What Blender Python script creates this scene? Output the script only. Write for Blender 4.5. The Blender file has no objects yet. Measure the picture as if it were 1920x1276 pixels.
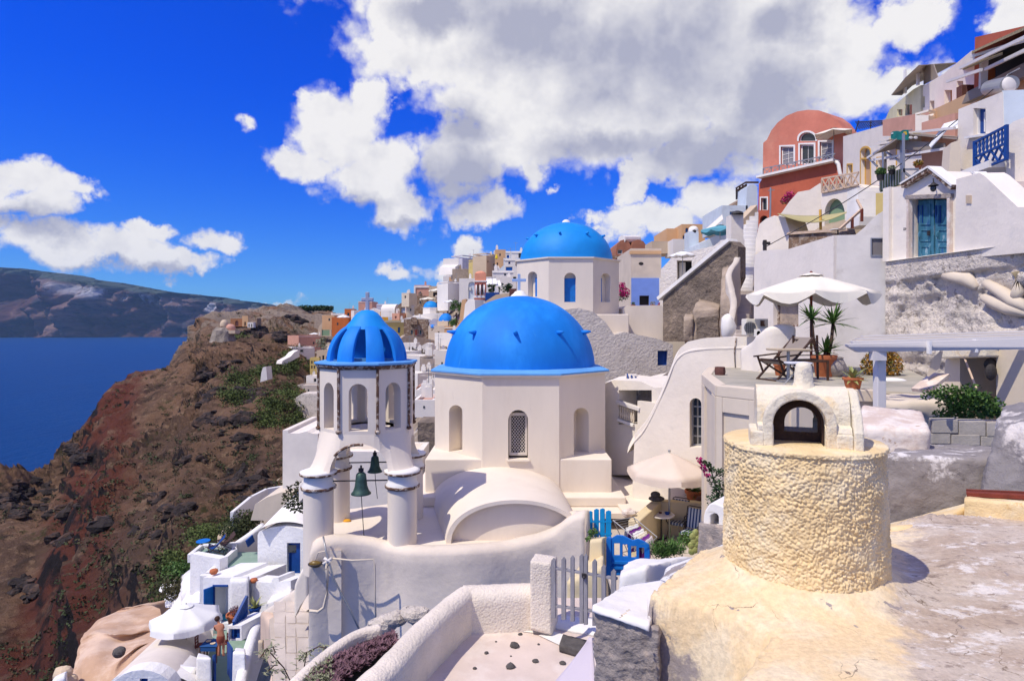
import bpy, bmesh, math, random
from mathutils import Vector, Matrix, noise
from mathutils.geometry import tessellate_polygon
from mathutils.bvhtree import BVHTree
VV = Vector
R = math.radians
random.seed(7)
SC = bpy.context.scene
COL = SC.collection
F, HY, CX = 1150.0,610.0,960.0          # focal length in pixels, row of the horizon, middle column
def W(px, py, d): return VV(((px-CX)/F*d, d,(HY-py)/F*d))
def Z(px, py, z): return W(px, py, z*F/(HY-py))
# -- camera
cam = bpy.data.cameras.new('camera'); camo = bpy.data.objects.new('camera', cam); COL.objects.link(camo)
cam.sensor_width = 36; cam.lens = F/1920*36; cam.shift_y = -(638-HY)/1920
camo.rotation_euler = (R(90),0,0); cam.clip_start = .1; cam.clip_end = 60000
SC.camera = camo
# -- light
SUN = VV((-.45,-.32,.84)).normalized()
sl = bpy.data.lights.new('sun', 'SUN'); sl.energy = 4.0; sl.angle = R(.55); sl.color = (1,.92,.78)
so = bpy.data.objects.new('sun', sl); COL.objects.link(so)
so.rotation_euler = SUN.to_track_quat('Z', 'Y').to_euler()
SC.view_settings.view_transform = 'Standard'; SC.view_settings.look = 'None'
SC.view_settings.exposure = 0.0; SC.view_settings.gamma = 1.0
SC.cycles.use_denoising = True
SC.cycles.max_bounces = 6; SC.cycles.diffuse_bounces = 3; SC.cycles.transparent_max_bounces = 6
SC.cycles.volume_bounces = 0; SC.cycles.caustics_reflective = False; SC.cycles.caustics_refractive = False
# -- sky
w = bpy.data.worlds.new('World'); SC.world = w; w.use_nodes = True
nt = w.node_tree; N = nt.nodes; L = nt.links; N.clear()
def nn(t, **k):
    n = N.new(t)
    for a, b in k.items(): setattr(n, a, b)
    return n
def vin(sock, v):
    if isinstance(v, bpy.types.NodeSocket): L.new(v, sock)
    else: sock.default_value = v
def mth(op, a, b=0.0, c=None, clamp=False):
    n = nn('ShaderNodeMath', operation=op, use_clamp=clamp); vin(n.inputs[0], a); vin(n.inputs[1], b)
    if c is not None: vin(n.inputs[2], c)
    return n.outputs[0]
def vm(op, a, b=None, c=None, out=0):
    n = nn('ShaderNodeVectorMath', operation=op); vin(n.inputs[0], a)
    if b is not None: vin(n.inputs[1], b)
    if c is not None: vin(n.inputs[2], c)
    return n.outputs[out]
def smooth(x, a, b, lo=0.0, hi=1.0):
    n = nn('ShaderNodeMapRange', interpolation_type='SMOOTHSTEP'); vin(n.inputs[0], x)
    for i, q in enumerate((a, b, lo, hi)): n.inputs[i+1].default_value = q
    return n.outputs[0]
def mixc(f, a, b):
    n = nn('ShaderNodeMix', data_type='RGBA'); vin(n.inputs[0], f); vin(n.inputs[6], a); vin(n.inputs[7], b)
    return n.outputs[2]
def nz(vec, scale, detail, rough, dist=0.0, out=0):
    n = nn('ShaderNodeTexNoise'); vin(n.inputs['Vector'], vec); n.inputs['Scale'].default_value = scale
    n.inputs['Detail'].default_value = detail; n.inputs['Roughness'].default_value = rough; n.inputs['Distortion'].default_value = dist
    return n.outputs[out]
dirv = nn('ShaderNodeTexCoord').outputs['Generated']
sky = nn('ShaderNodeTexSky', sky_type='NISHITA', sun_disc=False)
sky.sun_elevation = math.asin(SUN.z); sky.sun_rotation = math.atan2(SUN.x, SUN.y) % (2*math.pi)
sky.altitude = 100; sky.air_density = 1.0; sky.dust_density = .05; sky.ozone_density = 3.0
hs = nn('ShaderNodeHueSaturation'); L.new(sky.outputs[0], hs.inputs['Color'])
hs.inputs['Saturation'].default_value = 1.5; hs.inputs['Value'].default_value = 1.0
tint = nn('ShaderNodeMix', data_type='RGBA', blend_type='MULTIPLY'); tint.inputs[0].default_value = 1
L.new(hs.outputs[0], tint.inputs[6]); sep = nn('ShaderNodeSeparateXYZ'); L.new(dirv, sep.inputs[0])
az = mth('ARCTAN2', sep.outputs[0], sep.outputs[1]); el = mth('ARCSINE', sep.outputs[2])
comb = nn('ShaderNodeCombineXYZ'); L.new(az, comb.inputs[0]); L.new(el, comb.inputs[1])
warp = vm('MULTIPLY', vm('SUBTRACT', nz(dirv,9,6,.62, out=1),(.5,.5,.5)),(.15,.12,0))
ae = vm('ADD', comb.outputs[0], warp)
L.new(mixc(smooth(el,.02,.42),(.27,.60,1.30,1),(.20,.54,1.80,1)), tint.inputs[7])
skyc = tint.outputs[2]
def AE(px, py):
    a = math.atan((px-CX)/F); return a, math.atan((HY-py)/F*math.cos(a))
def field(ells):
    acc = None
    for (px, py, rx, ry, *wt) in ells:
        a, e = AE(px, py)
        d = vm('LENGTH', vm('MULTIPLY', vm('SUBTRACT', ae,(a, e,0)),(F/rx/1.0*(1 if abs(a) < .3 else 1.15), F/ry,0)), out=1)
        v = mth('SUBTRACT', wt[0] if wt else 1.0, d)
        acc = v if acc is None else mth('MAXIMUM', acc, v)
    return acc
white = field([(900,-20,340,160,1.1),(1150,60,430,190,1.25),(1400,60,320,180,1.2),(1020,180,240,140,1.2),(1190,200,230,110,1.15),(1420,230,170,110),(1560,90,170,115),
               (1300,290,160,52),(770,90,150,95),(625,250,115,95),(565,310,75,50),(690,330,130,90),(760,400,100,60),(600,205,70,45),(1700,40,60,60),
               (690,190,60,50),(920,395,90,50,.92),(1010,310,66,66,.85),(860,290,110,100),(1180,345,45,48),(1230,405,120,42),(1340,375,100,50),
               (1600,160,80,50),(1690,165,90,50),(1890,50,75,80),(1760,190,90,45),(1320,-120,900,110,.9),(1520,300,80,60),
               (120,462,100,48),(235,468,130,44),(330,485,95,30),(402,445,62,46,.75),(25,330,70,40),(75,385,75,40),(5,430,55,24),(128,347,80,34,.72),(280,430,80,24),
               (455,225,60,42,.55),(740,510,85,30,.68),(825,503,75,34,.68),(885,480,60,40,.72),(500,577,170,20,.6),(1130,395,60,34,.6),(1060,350,50,30,.5)])
grey = field([(1010,60,170,80),(1240,110,260,120),(1320,290,200,60),(1440,200,120,110),(1150,270,170,40),(870,350,110,90),(660,400,90,34),
              (760,440,110,18),(820,20,90,40),(250,505,190,14),(1480,60,90,60),(60,425,90,30),(860,250,90,60)])
fb = nz(dirv,11,9,.62)
vor = nn('ShaderNodeTexVoronoi', feature='F1'); L.new(vm('ADD', dirv, vm('MULTIPLY', warp,(.5,.5,.5))), vor.inputs['Vector'])
vor.inputs['Scale'].default_value = 22; vor.inputs['Detail'].default_value = 2; vor.inputs['Roughness'].default_value = .55
puff = mth('SUBTRACT',.55, vor.outputs['Distance'])
big = nz(dirv,2.6,3,.55)
outer = mth('MAXIMUM', smooth(mth('ABSOLUTE', az),.78,1.0), smooth(el,.62,.8))
rest = mth('SUBTRACT', mth('MULTIPLY', mth('MULTIPLY', mth('SUBTRACT', big,.46),6.0), outer), mth('MULTIPLY', mth('SUBTRACT',1.0, outer),2.0))  # unseen clouds outside the view, cover raised to whiten the light
dens = mth('MAXIMUM', mth('MULTIPLY_ADD', white,1.7,.02), rest)
dens = mth('ADD', dens, mth('ADD', mth('MULTIPLY', mth('SUBTRACT', fb,.5),1.45), mth('MULTIPLY', puff,.55)))
alpha = smooth(dens,-.06,.6)
off = vm('ADD', dirv,(-.022,-.006,.03))
fb2 = nz(off,11,4,.6)
relief = mth('MULTIPLY', mth('SUBTRACT', nz(dirv,11,4,.6), fb2),1.1)
vor2 = nn('ShaderNodeTexVoronoi', feature='F1'); L.new(vm('ADD', off, vm('MULTIPLY', warp,(.5,.5,.5))), vor2.inputs['Vector'])
vor2.inputs['Scale'].default_value = 22; vor2.inputs['Detail'].default_value = 1; vor2.inputs['Roughness'].default_value = .55
relief2 = mth('MULTIPLY', mth('SUBTRACT', vor2.outputs['Distance'], vor.outputs['Distance']),.16)
shade = mth('ADD', smooth(mth('ADD', grey, mth('MULTIPLY', mth('SUBTRACT', nz(dirv,3.5,4,.5),.5),.7)),-.3,.9), smooth(mth('MULTIPLY', rest, outer),.6,2.2,0,.6))
shade = mth('SUBTRACT', shade, mth('ADD', relief, relief2), clamp=True)
shade = mth('MAXIMUM', shade, smooth(dens,.6,.05,0,.18))
CLW, CLG = (.93,.91,.91,1),(.44,.45,.57,1)
cloudc = mixc(shade, CLW, CLG)
cb = nn('ShaderNodeMix', data_type='RGBA', blend_type='MULTIPLY'); cb.inputs[0].default_value = 1
SKY_S = .11
vin(cb.inputs[6], cloudc); cb.inputs[7].default_value = (1/SKY_S,)*3+(1,)
bg = nn('ShaderNodeBackground'); L.new(mixc(alpha, skyc, cb.outputs[2]), bg.inputs['Color']); bg.inputs['Strength'].default_value = SKY_S
wo = nn('ShaderNodeOutputWorld'); L.new(bg.outputs[0], wo.inputs['Surface'])
w.cycles.sampling_method = 'MANUAL'; w.cycles.sample_map_resolution = 512
# -- materials
MATS = {}
def new_mat(name):
    m = bpy.data.materials.new(name); m.use_nodes = True
    return m, m.node_tree.nodes, m.node_tree.links
def srgb(r, g, b):
    f = lambda c: (c/255/12.92) if c <= 10 else ((c/255+.055)/1.055)**2.4
    return (f(r), f(g), f(b))
def mat(name, col, rough=.9, var=.10, scale=1.2, bump=.25, bscale=14, bdist=.02, col2=None, thr=(.5,.62), s2=2.0, metal=0, spec=.3,
        col3=None, thr3=(.6,.68), s3=6.0, stretch=(1,1,1), lumps=0, lscale=30, trans=0):
    if name in MATS: return MATS[name]
    m, N, L = new_mat(name); b = N['Principled BSDF']; MATS[name] = m
    def n_(t, **k):
        n = N.new(t)
        for a, c in k.items(): setattr(n, a, c)
        return n
    def noise_(scale, det, vec, rough=.6):
        n = n_('ShaderNodeTexNoise'); n.inputs['Scale'].default_value = scale; n.inputs['Detail'].default_value = det
        n.inputs['Roughness'].default_value = rough; L.new(vec, n.inputs['Vector']); return n.outputs[0]
    geo = n_('ShaderNodeNewGeometry').outputs['Position']
    mp = n_('ShaderNodeMapping'); mp.inputs['Scale'].default_value = stretch; L.new(geo, mp.inputs[0]); vec = mp.outputs[0]
    def ramp(sock, a, c, lo=0, hi=1):
        r = n_('ShaderNodeMapRange', interpolation_type='SMOOTHSTEP'); L.new(sock, r.inputs[0])
        for i, q in enumerate((a, c, lo, hi)): r.inputs[i+1].default_value = q
        return r.outputs[0]
    def mix(f, a, c, bt='MIX'):
        x = n_('ShaderNodeMix', data_type='RGBA', blend_type=bt)
        for s, v in ((x.inputs[0], f),(x.inputs[6], a),(x.inputs[7], c)):
            if isinstance(v, bpy.types.NodeSocket): L.new(v, s)
            else: s.default_value = v if not isinstance(v, tuple) else (v+(1,))[:4]
        return x.outputs[2]
    base = tuple(col)
    c = base
    if col2 is not None: c = mix(ramp(noise_(s2,7, vec,.65), *thr), base, tuple(col2))
    if col3 is not None: c = mix(ramp(noise_(s3,6, vec,.7), *thr3), c, tuple(col3))
    v = ramp(noise_(scale,6, vec,.62),.25,.75,1-var,1+var*.6)
    cv = n_('ShaderNodeCombineColor')
    for i in range(3): L.new(v, cv.inputs[i])
    c = mix(1.0, c, cv.outputs[0], 'MULTIPLY')
    L.new(c, b.inputs['Base Color'])
    b.inputs['Roughness'].default_value = rough; b.inputs['Metallic'].default_value = metal
    b.inputs['Specular IOR Level'].default_value = spec
    if bump:
        h = noise_(bscale,8, vec,.6)
        if lumps:
            vo = n_('ShaderNodeTexVoronoi', feature='F1'); vo.inputs['Scale'].default_value = lscale; L.new(vec, vo.inputs['Vector'])
            q = n_('ShaderNodeMath', operation='MULTIPLY_ADD'); L.new(vo.outputs['Distance'], q.inputs[0]); q.inputs[1].default_value = -lumps; L.new(h, q.inputs[2]); h = q.outputs[0]
        bm_ = n_('ShaderNodeBump'); bm_.inputs['Strength'].default_value = bump; bm_.inputs['Distance'].default_value = bdist
        L.new(h, bm_.inputs['Height']); L.new(bm_.outputs[0], b.inputs['Normal'])
    return m
WHT = (.82,.745,.645)
M = {}
M['white'] = mat('limewash', WHT, bump=.5, bscale=5, bdist=.03, var=.08, scale=.8, col2=(.66,.62,.57), thr=(.60,.80), s2=.9)
M['white_rough'] = mat('rough limewash',(.80,.745,.68), bump=.8, bscale=7, bdist=.09, var=.06, col2=(.70,.69,.67), thr=(.55,.75), s2=3)
M['lunette'] = mat('grey pebbled plaster',(.62,.56,.50), bump=.9, bscale=9, bdist=.10, var=.12, scale=2, col2=(.52,.46,.40), thr=(.5,.7), s2=.6)
M['white_far'] = mat('far limewash',(.80,.75,.68), bump=0, var=.10, scale=.25)
M['church'] = mat('church plaster',(.80,.705,.59), bump=.28, bscale=3.2, bdist=.03, var=.06, scale=.6, col2=(.72,.62,.51), thr=(.5,.8), s2=.9, col3=(.60,.51,.42), thr3=(.64,.82), s3=3.2, stretch=(1,1,.35))
M['stucco_white'] = mat('pebbled limewash',(.78,.69,.58), bump=.7, bscale=24, bdist=.02, var=.12, lumps=.5, lscale=30, col2=(.62,.55,.48), thr=(.6,.8), s2=2)
M['weathered'] = mat('weathered parapet plaster',(.78,.68,.57), bump=.4, bscale=6, bdist=.03, var=.18, scale=.45, col2=(.56,.49,.42), thr=(.56,.80), s2=.8, col3=(.33,.30,.28), thr3=(.72,.82), s3=2.4)
M['blue_dome'] = mat('cobalt dome paint',(.002,.21,.72), rough=.68, bump=.22, bscale=2.2, bdist=.05, var=.14, scale=.9, spec=.35, col2=(.012,.26,.78), thr=(.45,.7), s2=.9, col3=(.05,.34,.74), thr3=(.62,.78), s3=2.6, stretch=(1,1,.4))
M['blue_rim'] = mat('pale blue ledge paint',(.12,.36,.74), rough=.8, bump=.3, bscale=8, var=.12)
M['blue_dome2'] = mat('sky blue dome paint',(.006,.26,.72), rough=.6, bump=.3, bscale=1.6, bdist=.06, var=.12, scale=.7)
M['blue'] = mat('deep blue paint',(.006,.055,.25), rough=.5, bump=.1, var=.15, scale=4)
M['blue_bright'] = mat('bright blue paint',(.008,.16,.55), rough=.5, bump=.15, var=.14, scale=4)
M['blue_gate'] = mat('azure gate paint',(.006,.27,.60), rough=.5, bump=.15, var=.14, scale=5)
M['teal_door'] = mat('weathered teal paint',(.045,.17,.25), rough=.75, bump=.5, bscale=26, bdist=.01, var=.3, scale=6, col2=(.25,.36,.40), thr=(.55,.66), s2=6, stretch=(1.6,1.6,.5), col3=(.02,.09,.22), thr3=(.55,.65), s3=3)
M['glass'] = mat('dark window glass',(.03,.04,.05), rough=.12, bump=0, var=.2, spec=.6)
M['glass_blue'] = mat('blue shutter',(.02,.13,.35), rough=.5, bump=0, var=.1)
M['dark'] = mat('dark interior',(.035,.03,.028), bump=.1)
M['soot'] = mat('sooty chimney inside',(.085,.05,.036), bump=.6, bscale=30, var=.4, scale=8)
M['yellow'] = mat('ochre pebbled stucco',(.81,.61,.33), bump=.8, bscale=40, bdist=.012, var=.12, scale=5, col2=(.84,.72,.50), thr=(.45,.7), s2=3, spec=.2, col3=(.66,.44,.20), thr3=(.60,.72), s3=7)
M['cream'] = mat('cream cap plaster',(.80,.72,.56), bump=.9, bscale=26, bdist=.016, var=.10, scale=5, col2=(.72,.57,.36), thr=(.50,.68), s2=5, col3=(.50,.46,.41), thr3=(.60,.70), s3=9)
M['cream_wall'] = mat('smooth cream plaster',(.70,.60,.47), bump=.2, bscale=10, var=.07)
M['cream_floor'] = mat('greenish cement floor',(.44,.40,.32), bump=.2, var=.15, scale=2, col2=(.36,.34,.28), thr=(.45,.65), s2=1.3)
M['slab'] = mat('weathered cement roof',(.56,.46,.38), bump=.55, bscale=16, bdist=.012, var=.18, scale=3, col2=(.70,.64,.60), thr=(.55,.66), s2=3.4, stretch=(.55,1.2,1), col3=(.36,.30,.26), thr3=(.60,.68), s3=5)
M['grey_plaster'] = mat('peeling grey plaster',(.30,.27,.26), bump=.6, bscale=12, bdist=.03, var=.22, scale=3, col2=(.66,.62,.60), thr=(.55,.60), s2=2.2, col3=(.18,.16,.155), thr3=(.58,.68), s3=4)
M['grey_stone'] = mat('grey rough mortar',(.36,.31,.28), bump=1.0, bscale=18, bdist=.03, var=.3, scale=5, col2=(.52,.42,.34), thr=(.5,.66), s2=6, col3=(.22,.19,.18), thr3=(.58,.68), s3=9)
M['chalk'] = mat('chalky white paint',(.83,.80,.75), bump=.5, bscale=20, bdist=.01, var=.08, col2=(.45,.41,.38), thr=(.66,.72), s2=6)
M['pink_render'] = mat('pinkish flaking render',(.66,.53,.44), bump=.5, bscale=14, bdist=.02, var=.12, scale=3, col2=(.76,.68,.60), thr=(.45,.6), s2=3, col3=(.42,.28,.18), thr3=(.64,.70), s3=3)
M['block'] = mat('grey cement block',(.42,.38,.33), bump=.7, bscale=40, bdist=.01, var=.2, scale=5)
M['court'] = mat('pinkish screed floor',(.66,.545,.47), bump=.3, bscale=10, bdist=.01, var=.12, scale=1.6, col2=(.72,.62,.55), thr=(.45,.62), s2=1.5, col3=(.58,.40,.30), thr3=(.66,.74), s3=2)
M['rock_white'] = mat('limewashed rubble',(.74,.66,.57), bump=1.0, bscale=9, bdist=.12, var=.22, scale=1.2, col2=(.44,.38,.32), thr=(.56,.63), s2=4, col3=(.20,.17,.16), thr3=(.62,.67), s3=7)
M['dark_stone'] = mat('dark rubble wall',(.23,.18,.14), bump=1.0, bscale=4, bdist=.2, var=.35, scale=1.0, col2=(.32,.25,.19), thr=(.5,.65), s2=.9, col3=(.10,.08,.07), thr3=(.58,.68), s3=2.2)
M['tan_stone'] = mat('tan mortar',(.42,.33,.25), bump=.8, bscale=6, bdist=.08, var=.25, scale=1.5)
M['pink'] = mat('salmon render',(.62,.21,.14), bump=.3, bscale=3, bdist=.05, var=.16, scale=.35, col2=(.70,.30,.20), thr=(.45,.7), s2=.25)
M['red'] = mat('brick red render',(.52,.13,.07), bump=.3, bscale=3, bdist=.05, var=.24, scale=.3, col2=(.36,.08,.05), thr=(.52,.70), s2=.3)
M['terracotta'] = mat('terracotta',(.48,.15,.06), rough=.8, bump=.15, var=.15, scale=10)
M['ochre'] = mat('ochre trim',(.70,.42,.10), bump=.1, var=.08)
M['peach'] = mat('peach render',(.68,.42,.22), bump=.15, bscale=2, var=.1, scale=.3)
M['sand'] = mat('sand render',(.60,.47,.33), bump=.15, bscale=2, var=.12, scale=.3)
M['yell_wall'] = mat('mustard render',(.62,.48,.18), bump=.15, bscale=2, var=.1)
M['orange'] = mat('burnt orange render',(.55,.15,.04), bump=.15, bscale=2, var=.15)
M['rose'] = mat('dusty rose render',(.62,.33,.24), bump=.15, bscale=2, var=.12)
M['lilac'] = mat('pale lilac render and front shade',(.52,.50,.56), bump=.1, var=.1)  # also stands for the shade on the big skyline house front
M['periwinkle'] = mat('periwinkle render',(.20,.32,.74), bump=.15, bscale=3, var=.08)
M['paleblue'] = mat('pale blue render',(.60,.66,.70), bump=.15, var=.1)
M['brownstone'] = mat('brown rubble',(.26,.17,.11), bump=.8, bscale=3, bdist=.12, var=.45, scale=1.8, col2=(.42,.33,.25), thr=(.5,.58), s2=2.6)
M['umb'] = mat('ivory umbrella cloth',(.80,.74,.62), rough=.95, bump=.12, bscale=6, var=.04)
M['umb_white'] = mat('white umbrella cloth',(.82,.82,.80), rough=.95, bump=.1, bscale=6, var=.03)
M['umb_beige'] = mat('beige umbrella cloth',(.72,.60,.49), rough=.95, bump=.15, bscale=7, var=.06)
M['umb_teal'] = mat('teal umbrella cloth',(.12,.36,.44), rough=.95, bump=0, var=.06)
M['sail'] = mat('khaki shade sail',(.46,.41,.20), rough=.95, bump=0, var=.08)
M['lav'] = mat('lilac tarpaulin',(.60,.53,.58), rough=.8, bump=.05, var=.04)
M['wood_red'] = mat('reddish pole wood',(.20,.05,.03), rough=.6, bump=.1, var=.2, scale=8)
M['wood_dark'] = mat('dark chair wood',(.07,.035,.02), rough=.6, bump=.1, var=.3, scale=8)
M['wood_pale'] = mat('pale rail wood',(.62,.46,.33), rough=.7, bump=.1, var=.15, scale=6)
M['wood_orange'] = mat('orange brown door wood',(.42,.14,.03), rough=.6, bump=.1, var=.2, scale=4)
M['wood_grey'] = mat('grey painted picket',(.27,.26,.28), rough=.8, bump=.4, bscale=20, bdist=.006, var=.22, scale=8, stretch=(3,3,.6))
M['lavmetal'] = mat('pale grey pergola paint',(.74,.69,.64), rough=.55, bump=.06, var=.05)
M['canvas'] = mat('taupe canvas',(.30,.25,.21), rough=.95, bump=.1, var=.1)
M['reed'] = mat('reed matting',(.38,.30,.17), rough=.95, bump=.6, bscale=30, var=.3, scale=5, stretch=(1,6,1))
M['steel'] = mat('galvanised pipe',(.38,.38,.38), rough=.45, metal=.6, bump=0, var=.1)
M['iron'] = mat('dark iron',(.04,.035,.035), rough=.6, bump=.1, var=.2)
M['rust'] = mat('rusty red steel',(.20,.04,.025), rough=.7, bump=.5, bscale=30, bdist=.006, var=.3, scale=8)
M['bronze'] = mat('verdigris bronze',(.05,.10,.085), rough=.5, metal=.35, bump=.25, bscale=20, bdist=.01, var=.35, scale=9)
M['brownstain'] = mat('flaking brown stone trim',(.15,.08,.05), bump=.9, bscale=14, bdist=.03, var=.4, scale=5, col2=(.52,.44,.36), thr=(.50,.56), s2=9)
M['green'] = mat('green cement terrace',(.25,.36,.29), bump=.15, var=.1, scale=1, col2=(.31,.42,.36), thr=(.5,.7), s2=1.2)
M['sage'] = mat('sage green arch paint',(.22,.33,.20), bump=.1, var=.08)
M['paving'] = mat('pale stone path',(.56,.49,.43), bump=.4, bscale=6, var=.15, scale=1.0)
M['paving_joint'] = mat('path mortar',(.50,.43,.36), bump=.4, bscale=8, var=.15)
M['leaf'] = mat('green foliage',(.055,.13,.025), rough=.6, bump=0, var=.5, scale=9, col2=(.11,.20,.04), thr=(.45,.6), s2=14)
M['leaf_dark'] = mat('dark foliage',(.03,.07,.02), rough=.6, bump=0, var=.5, scale=5)
M['leaf_var'] = mat('yellow edged leaf',(.34,.36,.12), rough=.5, bump=0, var=.4, scale=30)
M['leaf_orange'] = mat('orange tinged shrub leaf',(.42,.20,.03), rough=.7, bump=0, var=.5, scale=8, col2=(.15,.16,.03), thr=(.5,.6), s2=6)
M['leaf_grey'] = mat('silvery leaf',(.28,.29,.18), rough=.7, bump=0, var=.3, scale=20)
M['bloom'] = mat('magenta bracts',(.50,.02,.16), rough=.7, bump=0, var=.4, scale=9)
M['succ'] = mat('purplish succulent',(.19,.10,.12), rough=.7, bump=0, var=.5, scale=12)
M['scrub'] = mat('dry scrub',(.10,.085,.045), rough=.9, bump=0, var=.5, scale=.4, col2=(.06,.075,.03), thr=(.45,.55), s2=.12)
M['scrub_green'] = mat('green hillside bush',(.085,.115,.03), rough=.9, bump=0, var=.5, scale=.3)
M['skin'] = mat('tanned skin',(.45,.19,.11), rough=.6, bump=0, var=.05)
M['hair'] = mat('brown hair',(.06,.03,.02), bump=.2)
M['cloth_blue'] = mat('blue cloth',(.02,.09,.28), bump=.1, var=.1)
M['cloth_white'] = mat('white cloth',(.78,.78,.80), bump=.1, var=.05)
M['cloth_purple'] = mat('purple cloth',(.16,.02,.26), bump=.1, var=.15)
M['stone_dark'] = mat('dark pebble',(.10,.09,.085), bump=.5, bscale=30, var=.3, scale=10)
M['stone_red'] = mat('reddish lava stone',(.14,.06,.05), bump=.9, bscale=40, bdist=.01, var=.3, scale=10)
M['greydoor'] = mat('grey meter door',(.20,.18,.175), rough=.6, bump=.1, var=.1)
M['amber'] = mat('amber lamp glass',(.20,.13,.03), rough=.3, bump=.1, var=.3, scale=20)
M['tile_pink'] = mat('pink paved roof',(.62,.36,.27), bump=.3, var=.15, scale=1)
def C_(name, col): return mat('render '+name, col, bump=.12, bscale=2, var=.12, scale=.3)
def stripe_mat():
    m, N, L = new_mat('blue and white striped cloth'); b = N['Principled BSDF']; b.inputs['Roughness'].default_value = .9
    tc = N.new('ShaderNodeUVMap'); wv = N.new('ShaderNodeTexWave'); wv.inputs['Scale'].default_value = 1.55; wv.inputs['Distortion'].default_value = 0
    wv.bands_direction = 'X'; L.new(tc.outputs[0], wv.inputs['Vector'])
    mr = N.new('ShaderNodeMapRange'); mr.inputs[1].default_value = .42; mr.inputs[2].default_value = .5; L.new(wv.outputs['Fac'], mr.inputs[0])
    mx = N.new('ShaderNodeMix'); mx.data_type = 'RGBA'; mx.inputs[6].default_value = (.02,.055,.16,1); mx.inputs[7].default_value = (.50,.55,.60,1)
    L.new(mr.outputs[0], mx.inputs[0]); L.new(mx.outputs[2], b.inputs['Base Color']); return m
M['stripes'] = stripe_mat()
# -- mesh building
WLOC = {}
class MB:
    def __init__(s): s.v = []; s.f = []; s.uv = None
    def add(s, vs, fs):
        o = len(s.v); s.v += [VV(v) for v in vs]; s.f += [tuple(i+o for i in f) for f in fs]; return s
    def box(s, c, size, rz=0, ux=None):
        c = VV(c); X = VV((math.cos(rz), math.sin(rz),0)) if ux is None else ux; Y = VV((-X.y, X.x,0)); Zv = VV((0,0,1))
        hx, hy, hz = [q/2 for q in size]
        vs = [c+X*a*hx+Y*b*hy+Zv*e*hz for e in (-1,1) for b in (-1,1) for a in (-1,1)]
        return s.add(vs,[(0,2,3,1),(4,5,7,6),(0,1,5,4),(2,6,7,3),(0,4,6,2),(1,3,7,5)])
    def bar(s, a, b, wdt, th=None, up=VV((0,0,1))):
        a, b = VV(a), VV(b); th = th or wdt; d = (b-a).normalized(); x = d.cross(up)
        if x.length < 1e-4: x = d.cross(VV((0,1,0)))
        x.normalize(); y = x.cross(d)
        vs = [p+x*i*wdt/2+y*j*th/2 for p in (a, b) for j in (-1,1) for i in (-1,1)]
        return s.add(vs,[(0,1,3,2),(4,6,7,5),(0,4,5,1),(2,3,7,6),(0,2,6,4),(1,5,7,3)])
    def tube(s, pts, r, n=8, cap=True):
        pts = [VV(p) for p in pts]; rs = r if isinstance(r,(list, tuple)) else [r]*len(pts); o = len(s.v)
        for i, p in enumerate(pts):
            t = (pts[min(i+1, len(pts)-1)]-pts[max(i-1,0)]).normalized(); u = t.cross(VV((0,0,1)))
            if u.length < .01: u = t.cross(VV((0,1,0)))
            u.normalize(); v = t.cross(u)
            s.v += [p+(u*math.cos(a)+v*math.sin(a))*rs[i] for a in [2*math.pi*k/n for k in range(n)]]
        for i in range(len(pts)-1):
            for k in range(n):
                a = o+i*n+k; b = o+i*n+(k+1) % n; s.f.append((a, b, b+n, a+n))
        if cap: s.f.append(tuple(range(o+n-1, o-1,-1))); s.f.append(tuple(o+(len(pts)-1)*n+k for k in range(n)))
        return s
    def lathe(s, c, prof, n=24, a0=0.0, a1=2*math.pi, phase=0.0):
        c = VV(c); o = len(s.v); full = abs(a1-a0-2*math.pi) < 1e-6; k = n if full else n+1
        for (r, z) in prof:
            s.v += [c+VV((r*math.cos(phase+a0+(a1-a0)*i/n), r*math.sin(phase+a0+(a1-a0)*i/n), z)) for i in range(k)]
        for j in range(len(prof)-1):
            for i in range(n):
                a = o+j*k+i; b = o+j*k+(i+1) % k; s.f.append((a, b, b+k, a+k))
        return s
    def loft(s, rows, closed=False):
        o = len(s.v); n = len(rows[0])
        for r in rows: s.v += [VV(p) for p in r]
        for j in range(len(rows)-1):
            for i in range(n if closed else n-1):
                a = o+j*n+i; b = o+j*n+(i+1) % n; s.f.append((a, b, b+n, a+n))
        return s
    def prism(s, front, back):
        n = len(front); o = len(s.v); s.v += [VV(p) for p in front]+[VV(p) for p in back]
        s.f.append(tuple(range(o, o+n))); s.f.append(tuple(range(o+2*n-1, o+n-1,-1)))
        for i in range(n): j = (i+1) % n; s.f.append((o+j, o+i, o+n+i, o+n+j))
        return s
    def sphere(s, c, r, nu=12, nv=8, sc=(1,1,1)):
        c = VV(c); rows = []
        for j in range(nv+1):
            t = math.pi*j/nv; rows.append([c+VV((math.sin(t)*math.cos(a)*r*sc[0], math.sin(t)*math.sin(a)*r*sc[1], math.cos(t)*r*sc[2])) for a in [2*math.pi*i/nu for i in range(nu)]])
        return s.loft(rows, True)
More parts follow.
